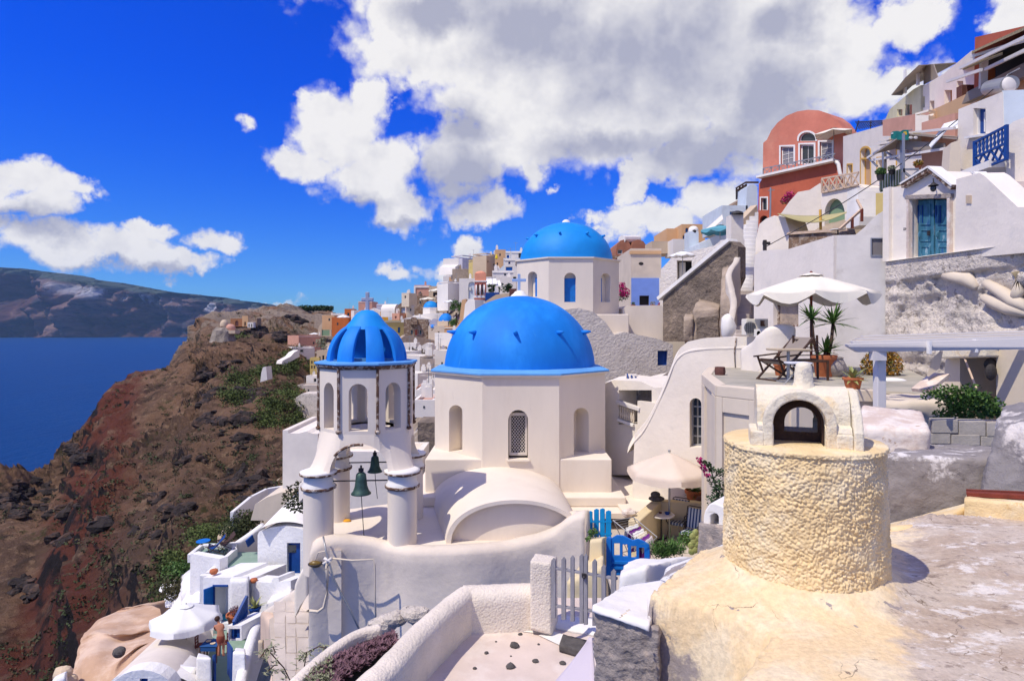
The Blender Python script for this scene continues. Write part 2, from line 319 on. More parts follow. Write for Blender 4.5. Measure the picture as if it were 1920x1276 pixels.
def build(name, mb, m, parent=None, smooth=False, bevel=0, seg=2, disp=None, sm=0, sub=0, kind=None, keep=False):
    vs = mb.v
    if not vs: return None
    lo = VV((min(v.x for v in vs), min(v.y for v in vs), min(v.z for v in vs))); hi = VV((max(v.x for v in vs), max(v.y for v in vs), max(v.z for v in vs)))
    base = VV(((lo.x+hi.x)/2,(lo.y+hi.y)/2, lo.z))
    me = bpy.data.meshes.new(name); me.from_pydata([v-base for v in vs],[], mb.f); me.materials.append(M[m] if isinstance(m, str) else m)
    if mb.uv:
        ul = me.uv_layers.new(name='UVMap')
        for lp in me.loops: ul.data[lp.index].uv = mb.uv[lp.vertex_index]
    bm_ = bmesh.new(); bm_.from_mesh(me); bmesh.ops.remove_doubles(bm_, verts=bm_.verts, dist=1e-5) if (sm or bevel) and not keep else None
    bmesh.ops.recalc_face_normals(bm_, faces=bm_.faces) if (smooth or sm or bevel or disp) and not keep else None
    bm_.to_mesh(me); bm_.free()
    o = bpy.data.objects.new(name, me); COL.objects.link(o)
    if parent: o.parent = parent; o.location = base-WLOC[parent]
    else: o.location = base
    WLOC[o] = base
    if smooth: me.shade_smooth() if hasattr(me, 'shade_smooth') else [setattr(p, 'use_smooth', True) for p in me.polygons]
    if bevel:
        b = o.modifiers.new('b', 'BEVEL'); b.width = bevel; b.segments = seg; b.limit_method = 'ANGLE'; b.angle_limit = R(35); b.harden_normals = False
    if sm:
        q = o.modifiers.new('s', 'SMOOTH'); q.factor = .5; q.iterations = sm
    if sub:
        q = o.modifiers.new('u', 'SUBSURF'); q.levels = sub; q.render_levels = sub
    if disp:
        for (kind_t, size, strength) in (disp if isinstance(disp, list) else [disp]):
            tx = bpy.data.textures.new('t', kind_t); tx.noise_scale = size
            if kind_t == 'CLOUDS': tx.noise_depth = 4
            q = o.modifiers.new('d', 'DISPLACE'); q.texture = tx; q.strength = strength; q.texture_coords = 'GLOBAL'; q.mid_level = .5
    if kind: o['kind'] = kind
    return o
def empty(name, loc, label=None, cat=None, group=None, kind=None):
    o = bpy.data.objects.new(name, None); COL.objects.link(o); o.location = loc; o.empty_display_size = .1; WLOC[o] = VV(loc)
    tag(o, label, cat, group, kind); return o
def tag(o, label=None, cat=None, group=None, kind=None):
    if label: o['label'] = label
    if cat: o['category'] = cat
    if group: o['group'] = group
    if kind: o['kind'] = kind
    return o
def thing(name, mb, m, label, cat, group=None, **k): return tag(build(name, mb, m, **k), label, cat, group)
def copy_tree(o, parent=None):
    c = o.copy(); COL.objects.link(c); WLOC[c] = WLOC[o]
    if parent: c.parent = parent
    for ch in list(o.children): copy_tree(ch, c)
    return c
# -- facades
def arch(x0, y0, x1, y1, n=10, rise=None):
    r = (x1-x0)/2; ry = rise if rise is not None else r; cx = (x0+x1)/2
    return [(x0, y1)]+[(cx-r*math.cos(math.pi*i/n), y0+ry-ry*math.sin(math.pi*i/n)) for i in range(n+1)]+[(x1, y1)]
def rect(x0, y0, x1, y1): return [(x0, y1),(x0, y0),(x1, y0),(x1, y1)]
class Fac:
    """a vertical plane standing where it runs from (x0, d0) to (x1, d1) in plan"""
    def __init__(s, x0, d0, x1, d1):
        a, b = W(x0, HY, d0), W(x1, HY, d1); s.o = a; s.u = (b-a).normalized(); s.n = VV((s.u.y,-s.u.x,0))
    def pt(s, px, py, off=0.0):
        r = W(px, py,1.0); o = s.o+s.n*off; return r*(o.dot(s.n)/r.dot(s.n))
    def uv(s, px, py): p = s.pt(px, py); return ((p-s.o).dot(s.u), p.z)
    def at(s, u, z, off=0.0): p = s.o+s.u*u+s.n*off; return VV((p.x, p.y, z))
    def d(s, px): return s.pt(px, HY).y
def fclean(poly):
    out = []
    for p in poly:
        if not out or (abs(p[0]-out[-1][0])+abs(p[1]-out[-1][1])) > 1e-5: out.append(p)
    return out
def wallmesh(fac, outline, holes=(), thick=.4, reveal=None, through=False, off=0.0):
    mb = MB(); O = fclean([fac.uv(*p) for p in outline]); H = [fclean([fac.uv(*p) for p in h]) for h in holes]
    rev = thick if through else (reveal if reveal is not None else min(.2, thick*.5))
    polys = [O]+H; flat = [p for q in polys for p in q]
    tris = tessellate_polygon([[VV((a, b,0)) for a, b in q] for q in polys])
    mb.add([fac.at(a, b, off) for a, b in flat],[t[::-1] for t in tris])
    if through: mb.add([fac.at(a, b, off-thick) for a, b in flat], tris)
    else: mb.add([fac.at(a, b, off-thick) for a, b in O], tessellate_polygon([[VV((a, b,0)) for a, b in O]]))
    for q, dp in [(O, thick)]+[(h, rev) for h in H]:
        n = len(q); fr = [fac.at(a, b, off) for a, b in q]; bk = [fac.at(a, b, off-dp) for a, b in q]
        mb.add(fr+bk,[(i,(i+1) % n, n+(i+1) % n, n+i) for i in range(n)])
    return mb
def polyface(fac, poly, off, th=.02):
    q = fclean([fac.uv(*p) for p in poly]); tr = tessellate_polygon([[VV((a, b,0)) for a, b in q]]); n = len(q); mb = MB()
    mb.add([fac.at(a, b, off) for a, b in q]+[fac.at(a, b, off-th) for a, b in q],[t[::-1] for t in tr]+[tuple(i+n for i in t) for t in tr]+[(i,(i+1) % n, n+(i+1) % n, n+i) for i in range(n)])
    return mb
def frame_mesh(fac, poly, wd, off0, off1):
    """ring along the outline poly (facade pixels), wd metres wide inwards"""
    q = fclean([fac.uv(*p) for p in poly]); cx = sum(a for a, b in q)/len(q); cz = sum(b for a, b in q)/len(q)
    inn = []
    for a, b in q:
        ra = max(abs(p[0]-cx) for p in q); rb = max(abs(p[1]-cz) for p in q)
        inn.append((cx+(a-cx)*(1-wd/ra), cz+(b-cz)*(1-wd/rb)))
    mb = MB(); n = len(q); vs = [fac.at(a, b, off0) for a, b in q]+[fac.at(a, b, off0) for a, b in inn]+[fac.at(a, b, off1) for a, b in q]+[fac.at(a, b, off1) for a, b in inn]
    fs = []
    for i in range(n):
        j = (i+1) % n; fs += [(i, j, n+j, n+i),(2*n+i,3*n+i,3*n+j,2*n+j),(i,2*n+i,2*n+j, j),(n+i, n+j,3*n+j,3*n+i)]
    return mb.add(vs, fs)
def opening(fac, parent, spec, rv, off=0.0):
    """fills a hole with its window or door: a frame part with a pane (or leaf) as sub-part"""
    kind, poly = spec[0], spec[1]; fcol, pcol = spec[2], spec[3]; wd = spec[4] if len(spec) > 4 else .06
    if kind == 'o': build('opening', polyface(fac, poly, off-rv+.004), pcol, parent); return
    fr = build(kind, frame_mesh(fac, poly, wd, off-rv+.09, off-rv+.01), fcol, parent)
    build('pane' if kind == 'window' else 'leaf', polyface(fac, poly, off-rv+.03), pcol, fr)
    if len(spec) > 5 and spec[5]:
        xs = [p[0] for p in poly]; ys = [p[1] for p in poly]; mb = MB()
        nx, ny = spec[5]; a0, z0 = fac.uv(min(xs), max(ys)); a1, z1 = fac.uv(max(xs), min(ys))
        for i in range(1, nx): a = a0+(a1-a0)*i/nx; mb.bar(fac.at(a, z0, off-rv+.05), fac.at(a, z1-.02, off-rv+.05),.04)
        for j in range(1, ny): z = z0+(z1-z0)*j/ny; mb.bar(fac.at(a0, z, off-rv+.05), fac.at(a1, z, off-rv+.05),.04)
        build('glazing_bar', mb, fcol, fr)
def surround(fac, parent, poly, wd, m, off=.03):
    """trim standing proud round an opening"""
    q = fclean([fac.uv(*p) for p in poly]); ra = (max(a for a, b in q)-min(a for a, b in q))/2; cx = (max(a for a, b in q)+min(a for a, b in q))/2
    z0 = min(b for a, b in q); rb = max(b for a, b in q)-z0
    out = [(cx+(a-cx)*(1+wd/ra), z0+(b-z0)*(1+wd/rb)) for a, b in q]
    mb = MB(); n = len(q)
    vs = [fac.at(a, b, off) for a, b in q]+[fac.at(a, b, off) for a, b in out]+[fac.at(a, b,-.02) for a, b in q]+[fac.at(a, b,-.02) for a, b in out]; fs = []
    for i in range(n-1):
        j = i+1; fs += [(i, n+i, n+j, j),(n+i,3*n+i,3*n+j, n+j),(i, j,2*n+j,2*n+i)]
    return build('surround', mb.add(vs, fs), m, parent)
def house(label, fac, outline, m, depth, ops=(), name='house', cat='house', group=None, rv=.18, parapet=0, roofm=None, bevel=0, sur=None, parts=None, wname='wall'):
    """outline and openings in picture pixels on the facade plane; the body runs depth metres back"""
    us = [fac.uv(*p) for p in outline]; u0, u1 = min(u for u, z in us), max(u for u, z in us); z0 = min(z for u, z in us)
    root = empty(name, fac.at((u0+u1)/2, z0,-depth/2), label, cat, group)
    holes = [s[1] for s in ops]
    build(wname, wallmesh(fac, outline, holes, depth, reveal=rv), m, root, bevel=0)
    for s in ops:
        opening(fac, root, s, rv)
        if sur: surround(fac, root, s[1], sur[0], sur[1])
    if parapet:
        zt = max(z for u, z in us); mb = MB(); t = .22 if depth > 1.2 else .1
        A = [fac.at(u0, zt,0), fac.at(u1, zt,0), fac.at(u1, zt,-depth), fac.at(u0, zt,-depth)]
        c = sum(A, VV())/4
        for i in range(4):
            a, b = A[i], A[(i+1) % 4]; ins = ((c-(a+b)/2).normalized())*t/2; ins.z = 0; dd = (b-a).normalized()
            sh = t/2 if i % 2 == 0 else -t/2
            mb.bar(a+ins+VV((0,0, parapet/2+.003))-dd*(0 if i % 2 == 0 else -t), b+ins+VV((0,0, parapet/2+.003))-dd*(0 if i % 2 == 0 else t), t, parapet)
        build('parapet', mb, m, root)
        if roofm: build('roof', MB().add([p+VV((0,0,.02)) for p in A],[(0,1,2,3)]), roofm, root)
    if parts: parts(root)
    return root
def bx(label, x0, y0, x1, y1, d, depth, m, ang=0, ops=(), top=None, **k):
    """a box-shaped house: front rectangle in pixels, ang = how far (m) the right end lies behind the left one"""
    fac = Fac(x0, d, x1, d+ang)
    if top is None: ol = rect(x0, y0, x1, y1)
    else: ol = top
    O = []
    for s in ops:
        t = s[0]
        if t == 'w': O.append(('window', rect(*s[1:5]), s[5] if len(s) > 5 else m, s[6] if len(s) > 6 else 'glass',.05))
        elif t == 'wa': O.append(('window', arch(*s[1:5]), s[5] if len(s) > 5 else m, s[6] if len(s) > 6 else 'glass',.05))
        elif t == 'd': O.append(('door', rect(*s[1:5]), s[5] if len(s) > 5 else 'blue', s[6] if len(s) > 6 else 'blue',.05))
        elif t == 'da': O.append(('door', arch(*s[1:5]), s[5] if len(s) > 5 else 'blue', s[6] if len(s) > 6 else 'blue',.05))
        elif t == 'o': O.append(('o', rect(*s[1:5]), m, s[5] if len(s) > 5 else 'dark'))
        elif t == 'oa': O.append(('o', arch(*s[1:5]), m, s[5] if len(s) > 5 else 'dark'))
    k.setdefault('parapet',.25 if top is None else 0)
    return house(label, fac, ol, m, depth, O, **k)
# -- freeform lumps
def hexa(c, n=(8,8,8)):
    """c: eight corner points [front bottom left, fbr, ftl, ftr, back bottom left, bbr, btl, btr]"""
    mb = MB(); idx = {}; nx, ny, nz = n; c = [VV(p) for p in c]
    def P(i, j, k):
        if (i, j, k) in idx: return idx[(i, j, k)]
        a, b, e = i/nx, j/ny, k/nz
        p = (((c[0]*(1-a)+c[1]*a)*(1-e)+(c[2]*(1-a)+c[3]*a)*e)*(1-b)+((c[4]*(1-a)+c[5]*a)*(1-e)+(c[6]*(1-a)+c[7]*a)*e)*b)
        mb.v.append(p); idx[(i, j, k)] = len(mb.v)-1; return idx[(i, j, k)]
    for i in range(nx):
        for k in range(nz): mb.f.append((P(i,0, k), P(i+1,0, k), P(i+1,0, k+1), P(i,0, k+1))); mb.f.append((P(i, ny, k), P(i, ny, k+1), P(i+1, ny, k+1), P(i+1, ny, k)))
    for i in range(nx):
        for j in range(ny): mb.f.append((P(i, j,0), P(i, j+1,0), P(i+1, j+1,0), P(i+1, j,0))); mb.f.append((P(i, j, nz), P(i+1, j, nz), P(i+1, j+1, nz), P(i, j+1, nz)))
    for j in range(ny):
        for k in range(nz): mb.f.append((P(0, j, k), P(0, j, k+1), P(0, j+1, k+1), P(0, j+1, k))); mb.f.append((P(nx, j, k), P(nx, j+1, k), P(nx, j+1, k+1), P(nx, j, k+1)))
    return mb
def ribbon_wall(pts, thick, zbot, n=6, nz=8, step=.25):
    """a wall that follows top-edge points (world), rounded on top, standing down to zbot"""
    P = [VV(p) for p in pts]; L_ = [0]
    for a, b in zip(P, P[1:]): L_.append(L_[-1]+(b-a).length)
    K = max(2, int(L_[-1]/step)); rows = []
    def cr(t):
        s = t*L_[-1]; i = 0
        while i < len(P)-2 and s > L_[i+1]: i += 1
        f = (s-L_[i])/max(1e-6, L_[i+1]-L_[i]); p0 = P[max(0, i-1)]; p1 = P[i]; p2 = P[i+1]; p3 = P[min(len(P)-1, i+2)]
        return .5*((2*p1)+(p2-p0)*f+(2*p0-5*p1+4*p2-p3)*f*f+(3*p1-p0-3*p2+p3)*f**3)
    for k in range(K+1):
        t = k/K; p = cr(t); q = (cr(min(1, t+.01))-cr(max(0, t-.01))); q.z = 0; q.normalize(); s = VV((q.y,-q.x,0))
        h = thick/2; row = []
        zb = zbot if not callable(zbot) else zbot(p)
        for j in range(nz+1): row.append(VV((p.x, p.y, zb+(p.z-h*.7-zb)*j/nz))+s*h)
        for j in range(1, n): a = math.pi*j/n; row.append(VV((p.x, p.y, p.z-h*.7+math.sin(a)*h*.7))+s*h*math.cos(a))
        for j in range(nz+1): row.append(VV((p.x, p.y, p.z-h*.7+(zb-(p.z-h*.7))*j/nz))-s*h)
        rows.append(row)
    mb = MB().loft(rows); m_ = len(rows[0]); mb.f.append(tuple(range(m_))); e = len(mb.v)-m_; mb.f.append(tuple(range(e+m_-1, e-1,-1)))
    return mb
def patch(ctrl, nu, nv, amp=0, fr=1.0, fn=None):
    """smooth surface through a grid of control points (world)"""
    def cr(a, b, c, d, t): return .5*((2*b)+(c-a)*t+(2*a-5*b+4*c-d)*t*t+(3*b-a-3*c+d)*t**3)
    def line(P, n):
        out = []
        for i in range(n+1):
            s = i/n*(len(P)-1); k = min(int(s), len(P)-2); t = s-k
            out.append(cr(P[max(0, k-1)], P[k], P[k+1], P[min(len(P)-1, k+2)], t))
        return out
    rows = [line([VV(p) for p in r], nu) for r in ctrl]; cols = [line([r[i] for r in rows], nv) for i in range(nu+1)]
    G = [[cols[i][j] for i in range(nu+1)] for j in range(nv+1)]
    if fn: G = [[fn(p) for p in r] for r in G]
    return MB().loft(G)
def leafball(mb, c, r, n, size, sc=(1,1,.8), rng=random):
    for _ in range(n):
        v = VV((rng.gauss(0,1), rng.gauss(0,1), rng.gauss(0,1))).normalized()*(rng.random()**.4)*r
        p = VV(c)+VV((v.x*sc[0], v.y*sc[1], v.z*sc[2])); a = VV((rng.uniform(-1,1), rng.uniform(-1,1), rng.uniform(-.6,1))).normalized()*size*rng.uniform(.6,1.3)
        b = a.cross(VV((rng.uniform(-1,1), rng.uniform(-1,1), rng.uniform(-1,1)))).normalized()*size*.55
        o = len(mb.v); mb.v += [p-a, p+b, p+a, p-b]; mb.f.append((o, o+1, o+2, o+3))
    return mb
def blade(mb, p, dirv, ln, wd, droop=.4, seg=4):
    """a long strap leaf"""
    p = VV(p); d = VV(dirv).normalized(); s = d.cross(VV((0,0,1)))
    if s.length < .05: s = VV((1,0,0))
    s.normalize(); rows = []
    for i in range(seg+1):
        t = i/seg; q = p+d*ln*t+VV((0,0,-droop*ln*t*t)); w_ = wd*(1-t)**.7*(.6+.8*min(1, t*3)) if i < seg else .001
        rows.append([q-s*w_/2, q+VV((0,0,-.15*w_)), q+s*w_/2])
    mb.loft(rows); return mb
# -- furniture
def umbrella(label, c, r, h, drop, cm, pm, ribs=8, val=.18, group=None, scallop=.5, vent=True, tilt=(0,0), pr=.025, phase=0, under=1.0):
    """c = foot of the pole, h = height of the top, drop = fall of the cloth"""
    c = VV(c); root = empty('parasol', c, label, 'parasol', group); top = c+VV((0,0, h)); T = Matrix.Rotation(tilt[0],3, 'X') @ Matrix.Rotation(tilt[1],3, 'Y')
    mb = MB(); nseg = 6; N_ = ribs*nseg; rows = []
    def P(t, i, dz=0.0):
        a = phase+2*math.pi*i/N_; ph = (i % nseg)/nseg; e = 1-(.045*math.sin(math.pi*ph)+(1-math.cos(math.pi/ribs))*.8*math.sin(math.pi*ph))*t; sag = -.035*r*math.sin(math.pi*ph)*t
        v = VV((math.cos(a)*r*t*e, math.sin(a)*r*t*e,-drop*t**1.12+sag+dz)); return top+T @ v
    for k in range(7): t = .03+.97*k/6; rows.append([P(t, i) for i in range(N_)])
    mb.loft(rows, True); mb.f.append(tuple(range(N_-1,-1,-1)))
    cn = build('canopy', mb, cm, root, smooth=True); so_ = cn.modifiers.new('t', 'SOLIDIFY'); so_.thickness = .008
    if val:
        mb = MB(); r1 = [P(1.0, i) for i in range(N_+1)]; r2 = [P(1.02, i,-val*(1-scallop+scallop*math.sin(math.pi*((i % nseg)/nseg))*1.0)) for i in range(N_+1)]
        mb.loft([r1, r2]); vv = build('valance', mb, cm, root); q = vv.modifiers.new('t', 'SOLIDIFY'); q.thickness = .006
    if vent:
        mb = MB(); mb.loft([[P(t, i,.05) for i in range(N_)] for t in (.015,.10,.2)], True); build('vent_cap', mb, cm, root, smooth=True)
    build('pole', MB().tube([c, top+T @ VV((0,0,.03))], pr,8), pm, root, smooth=True)
    mb = MB()
    for k in range(ribs):
        mb.tube([P(.04, k*nseg,-.02), P(.5, k*nseg,-.03), P(.99, k*nseg,-.02)],.009*max(1, r/1.4),4)
    build('ribs', mb, pm, root)
    build('finial', MB().sphere(top+VV((0,0,.05)),.04,8,6), pm, root, smooth=True)
    return root
def pot(label, c, r, h, plant, group=None, m='terracotta', leafm='leaf', seed=1, n=26, ln=.5, stem=0.0, name='potted_plant', wd=.04):
    rng = random.Random(seed); c = VV(c); root = empty(name, c, label, 'potted plant', group)
    build('pot', MB().lathe(c,[(.001,0),(r*.68,0),(r*.92, h*.8),(r*1.06, h*.8),(r*1.08, h),(r*.92, h),(r*.88, h*.86),(.001, h*.86)],20), m, root, smooth=True, bevel=.005)
    mb = MB(); tops = [(c+VV((0,0, h*.86)),1.0)]
    if stem:
        sm_ = MB()
        tops = []
        for k,(dx, dz, s) in enumerate(stem):
            t = c+VV((dx, rng.uniform(-.1,.1), h*.8+dz)); sm_.tube([c+VV((dx*.3,0, h*.7)), c+VV((dx*.8,0, h*.8+dz*.5)), t],[.05,.04,.035],8); tops.append((t, s))
        build('stem', sm_, 'wood_dark', root, smooth=True)
    if plant == 'strap':
        for t, s in tops:
            for i in range(n):
                a = rng.uniform(0,6.283); e = rng.uniform(-.15,1.35); blade(mb, t,(math.cos(a)*math.cos(e), math.sin(a)*math.cos(e), math.sin(e)), ln*s*rng.uniform(.75,1.1), wd, rng.uniform(.1,.35))
    else:
        for t, s in tops: leafball(mb, t+VV((0,0, ln*.5)), ln*.7, n,.05, rng=rng)
    build('leaves', mb, leafm, root)
    return root
# -- sea, far island, cliff
SEA = -100.0; HAZE = 3.6e-5
def sea_mat():
    m, N, L = new_mat('deep blue sea'); b = N['Principled BSDF']; b.inputs['Base Color'].default_value = (.001,.045,.21,1)
    b.inputs['Roughness'].default_value = .5; b.inputs['Specular IOR Level'].default_value = .12
    g = N.new('ShaderNodeNewGeometry'); mp = N.new('ShaderNodeMapping'); mp.inputs['Scale'].default_value = (.02,.006,1); L.new(g.outputs['Position'], mp.inputs[0])
    n = N.new('ShaderNodeTexNoise'); n.inputs['Scale'].default_value = 4; n.inputs['Detail'].default_value = 10; n.inputs['Roughness'].default_value = .7; L.new(mp.outputs[0], n.inputs['Vector'])
    bm_ = N.new('ShaderNodeBump'); bm_.inputs['Strength'].default_value = .8; bm_.inputs['Distance'].default_value = 5; L.new(n.outputs[0], bm_.inputs['Height']); L.new(bm_.outputs[0], b.inputs['Normal'])
    n2 = N.new('ShaderNodeTexNoise'); n2.inputs['Scale'].default_value = .8; n2.inputs['Detail'].default_value = 5; L.new(mp.outputs[0], n2.inputs['Vector'])
    mx = N.new('ShaderNodeMix'); mx.data_type = 'RGBA'; mx.inputs[6].default_value = (.0003,.036,.15,1); mx.inputs[7].default_value = (.0006,.050,.19,1); L.new(n2.outputs[0], mx.inputs[0]); L.new(mx.outputs[2], b.inputs['Base Color'])
    return m
M['sea'] = sea_mat()
mb = MB(); S_ = 9000
mb.add([(-S_,-3000, SEA),(S_,-3000, SEA),(S_,15000, SEA),(-S_,15000, SEA)],[(0,1,2,3)]); build('sea', mb, 'sea', kind='structure')
M['island'] = mat('far caldera cliff',(.10,.045,.04), bump=1, bscale=.006, bdist=60, var=.5, scale=.0022, col2=(.15,.095,.085), thr=(.48,.60), s2=.0022, stretch=(1,.4,2.2), col3=(.035,.03,.045), thr3=(.5,.6), s3=.003)
def island_fn(p):
    t = noise.fractal(VV((p.x*.0016, p.y*.0009, p.z*.002)),1,2.1,6); r = abs(noise.fractal(VV((p.x*.0035+7, p.y*.002, p.z*.0012)),1,2,5))
    return p+VV((0,(t*2.2-r*2.2)*170, t*22))
top = [(-500,480),(-250,486),(0,501),(100,510),(250,531),(400,556),(520,573),(600,583),(700,596)]
rows = []
DI = 5200
for k,(fd, fz) in enumerate([(1.16,0.985),(1.10,1.0),(1.075,.93),(1.06,.78),(1.045,.6),(1.028,.4),(1.012,.18),(1.0,0),(.995,-.1)]):
    r = []
    for (x, y) in top:
        zt = W(x, y, DI*1.1).z; z = SEA+(zt-SEA)*fz
        r.append(VV(((x-CX)/F*DI*fd, DI*fd, z)))
    rows.append(r)
nt_ = M['island'].node_tree; N, L, nt = nt_.nodes, nt_.links, nt_
ps = nn('ShaderNodeNewGeometry').outputs['Position']; sx = nn('ShaderNodeSeparateXYZ'); L.new(ps, sx.inputs[0])
below = mth('SUBTRACT', mth('MULTIPLY_ADD', mth('ADD', sx.outputs[0],4775),-.142,527), sx.outputs[2])
pm_ = mth('MULTIPLY', mth('MULTIPLY', smooth(below,18,50), smooth(below,150,80)), smooth(nz(vm('MULTIPLY', ps,(1.6,.3,.35)),.004,6,.7),.47,.56))
bsd = N['Principled BSDF']; src = bsd.inputs['Base Color'].links[0].from_socket
greenish = mixc(smooth(below,40,5), src,(.05,.07,.055,1))
L.new(mixc(mth('MULTIPLY', pm_, smooth(sx.outputs[0],-4400,-3300)), greenish,(.42,.42,.46,1)), bsd.inputs['Base Color'])
build('far_island', patch(rows,300,90, fn=island_fn), 'island', smooth=True, kind='structure')
# --- cliff
A = [(-160,915,140),(0,884,150),(100,867,165),(183,778,188),(262,722,215),(332,682,240),(365,652,262),(372,628,275),(395,606,290),(430,598,305),(470,592,320),(520,584,335),(560,577,350),(618,577,370)]
B = [(-160,1420,62),(0,1420,60),(60,1420,58),(150,1330,56),(235,1215,58),(305,1140,60),(345,1070,64),(405,1005,72),(455,950,80),(525,900,86),(545,815,105),(572,735,150),(600,685,210),(650,600,310)]
rows = []
for k, t in enumerate([-.22,-.08,0,.07,.16,.28,.42,.58,.78,1.0,1.15]):
    r = []
    for i,(a, b) in enumerate(zip(A, B)):
        if t < 0: p = W(*a)+VV((-22,10,-30))*(-t/.08 if t > -.1 else 1)+VV((-40,0,-75))*(1 if t < -.1 else 0)
        else:
            id_ = (1-t)/a[2]+t/b[2]; x = a[0]*(1-t)+b[0]*t; y = a[1]*(1-t)+b[1]*t; p = W(x, y,1/id_)
        r.append(p)
    rows.append(r)
def cliff_fn(p):
    q = p*.02; big = noise.fractal(VV((q.x*1.3, q.y*.8, q.z*1.6)),.9,2.1,4)
    rid = 1-abs(noise.fractal(VV((p.x*.03+5, p.y*.022, p.z*.03)),1,2.1,5))*2.2
    f = noise.fractal(p*.16,.7,2.1,7)+1.2*(.5-abs(noise.noise(VV((p.x*.12, p.y*.07, p.z*.3)))))
    out = noise.noise(VV((p.x*.035+3, p.y*.03, p.z*.05)))
    crag = max(0, out-.12)*9*abs(noise.fractal(p*.22+VV((9,1,4)),.7,2,4))
    k = min(1, p.y/150); lz_ = p.z*.16+noise.noise(p*.02)*2.2; lz_ -= math.floor(lz_); p = p+VV((-.8,-.4,.1))*(max(0, lz_-.45)*4.2*k*max(0,.35+noise.noise(VV((p.x*.03, p.y*.03, p.z*.08+4)))*1.6))
    s_ = p.x+.59*p.y+13+6*noise.noise(p*.05); p = p-VV((0,0,5*k/(1+math.exp(max(-30, min(30, s_*1.2))))))
    return p+VV((-.35,-.2,.9))*((big*5.0+max(0, rid)*2.0)*k+f*1.1*(.5+.5*k)+crag*.9*k*1.2)
def cliff_mat():
    m, N, L = new_mat('volcanic cliff'); b = N['Principled BSDF']; b.inputs['Roughness'].default_value = .95; b.inputs['Specular IOR Level'].default_value = .1
    g = N.new('ShaderNodeNewGeometry'); P = g.outputs['Position']
    def n_(s, det=8, st=(1,1,1), r=.65):
        mp = N.new('ShaderNodeMapping'); mp.inputs['Scale'].default_value = st; L.new(P, mp.inputs[0]); n = N.new('ShaderNodeTexNoise')
        n.inputs['Scale'].default_value = s; n.inputs['Detail'].default_value = det; n.inputs['Roughness'].default_value = r; L.new(mp.outputs[0], n.inputs['Vector']); return n.outputs[0]
    def rp(s, a, c, lo=0, hi=1):
        r = N.new('ShaderNodeMapRange'); r.interpolation_type = 'SMOOTHSTEP'; L.new(s, r.inputs[0])
        for i, q in enumerate((a, c, lo, hi)): r.inputs[i+1].default_value = q
        return r.outputs[0]
    def mx(f, a, c):
        x = N.new('ShaderNodeMix'); x.data_type = 'RGBA'; L.new(f, x.inputs[0])
        for s, v in ((x.inputs[6], a),(x.inputs[7], c)):
            if isinstance(v, tuple): s.default_value = v+(1,)
            else: L.new(v, s)
        return x.outputs[2]
    def mm(op, a, c):
        x = N.new('ShaderNodeMath'); x.operation = op
        for s, v in ((x.inputs[0], a),(x.inputs[1], c)):
            if isinstance(v,(int, float)): s.default_value = v
            else: L.new(v, s)
        return x.outputs[0]
    c = mx(rp(n_(.05),.42,.58),(.27,.160,.098),(.16,.10,.068))
    c = mx(rp(n_(.12,8),.50,.62), c,(.085,.055,.038))
    c = mx(rp(n_(.5,9),.52,.66), c,(.32,.21,.13))
    sp = N.new('ShaderNodeSeparateXYZ'); L.new(P, sp.inputs[0])
    band = mm('MULTIPLY', mm('ADD', mm('ADD', sp.outputs[0], mm('MULTIPLY', sp.outputs[1],.59)), mm('MULTIPLY', n_(.045,4),22)),.065)
    redm = mm('MULTIPLY', rp(mm('ABSOLUTE', mm('ADD', band,.02),0),.75,.30), rp(n_(.09,6),.36,.48))
    c = mx(redm, c,(.16,.055,.036))
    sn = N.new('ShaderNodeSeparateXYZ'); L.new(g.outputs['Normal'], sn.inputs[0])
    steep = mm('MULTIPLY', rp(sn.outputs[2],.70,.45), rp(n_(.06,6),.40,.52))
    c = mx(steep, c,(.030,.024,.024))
    pale = mm('MULTIPLY', mm('MULTIPLY', rp(sp.outputs[1],225,275), rp(n_(.10,8),.40,.52)), rp(sp.outputs[2],-24,-8))
    c = mx(pale, c,(.34,.27,.21))
    grass = mm('MULTIPLY', rp(n_(.07,6),.57,.66), mm('MULTIPLY', rp(n_(.7,5),.48,.56),.9))
    c = mx(grass, c,(.075,.072,.03))
    L.new(c, b.inputs['Base Color'])
    bm_ = N.new('ShaderNodeBump'); bm_.inputs['Strength'].default_value = 1; bm_.inputs['Distance'].default_value = 2.6; L.new(n_(.45,11, r=.74), bm_.inputs['Height']); L.new(bm_.outputs[0], b.inputs['Normal'])
    return m
M['cliff'] = cliff_mat()
cl = patch(rows,400,300, fn=cliff_fn); build('cliff', cl, 'cliff', smooth=True, kind='structure', keep=True)
CB = BVHTree.FromPolygons(cl.v, cl.f)
def on_cliff(px, py):
    r = W(px, py,1).normalized(); h = CB.ray_cast(VV((0,0,0)), r)
    return h[0]
mb = MB(); rng = random.Random(8)
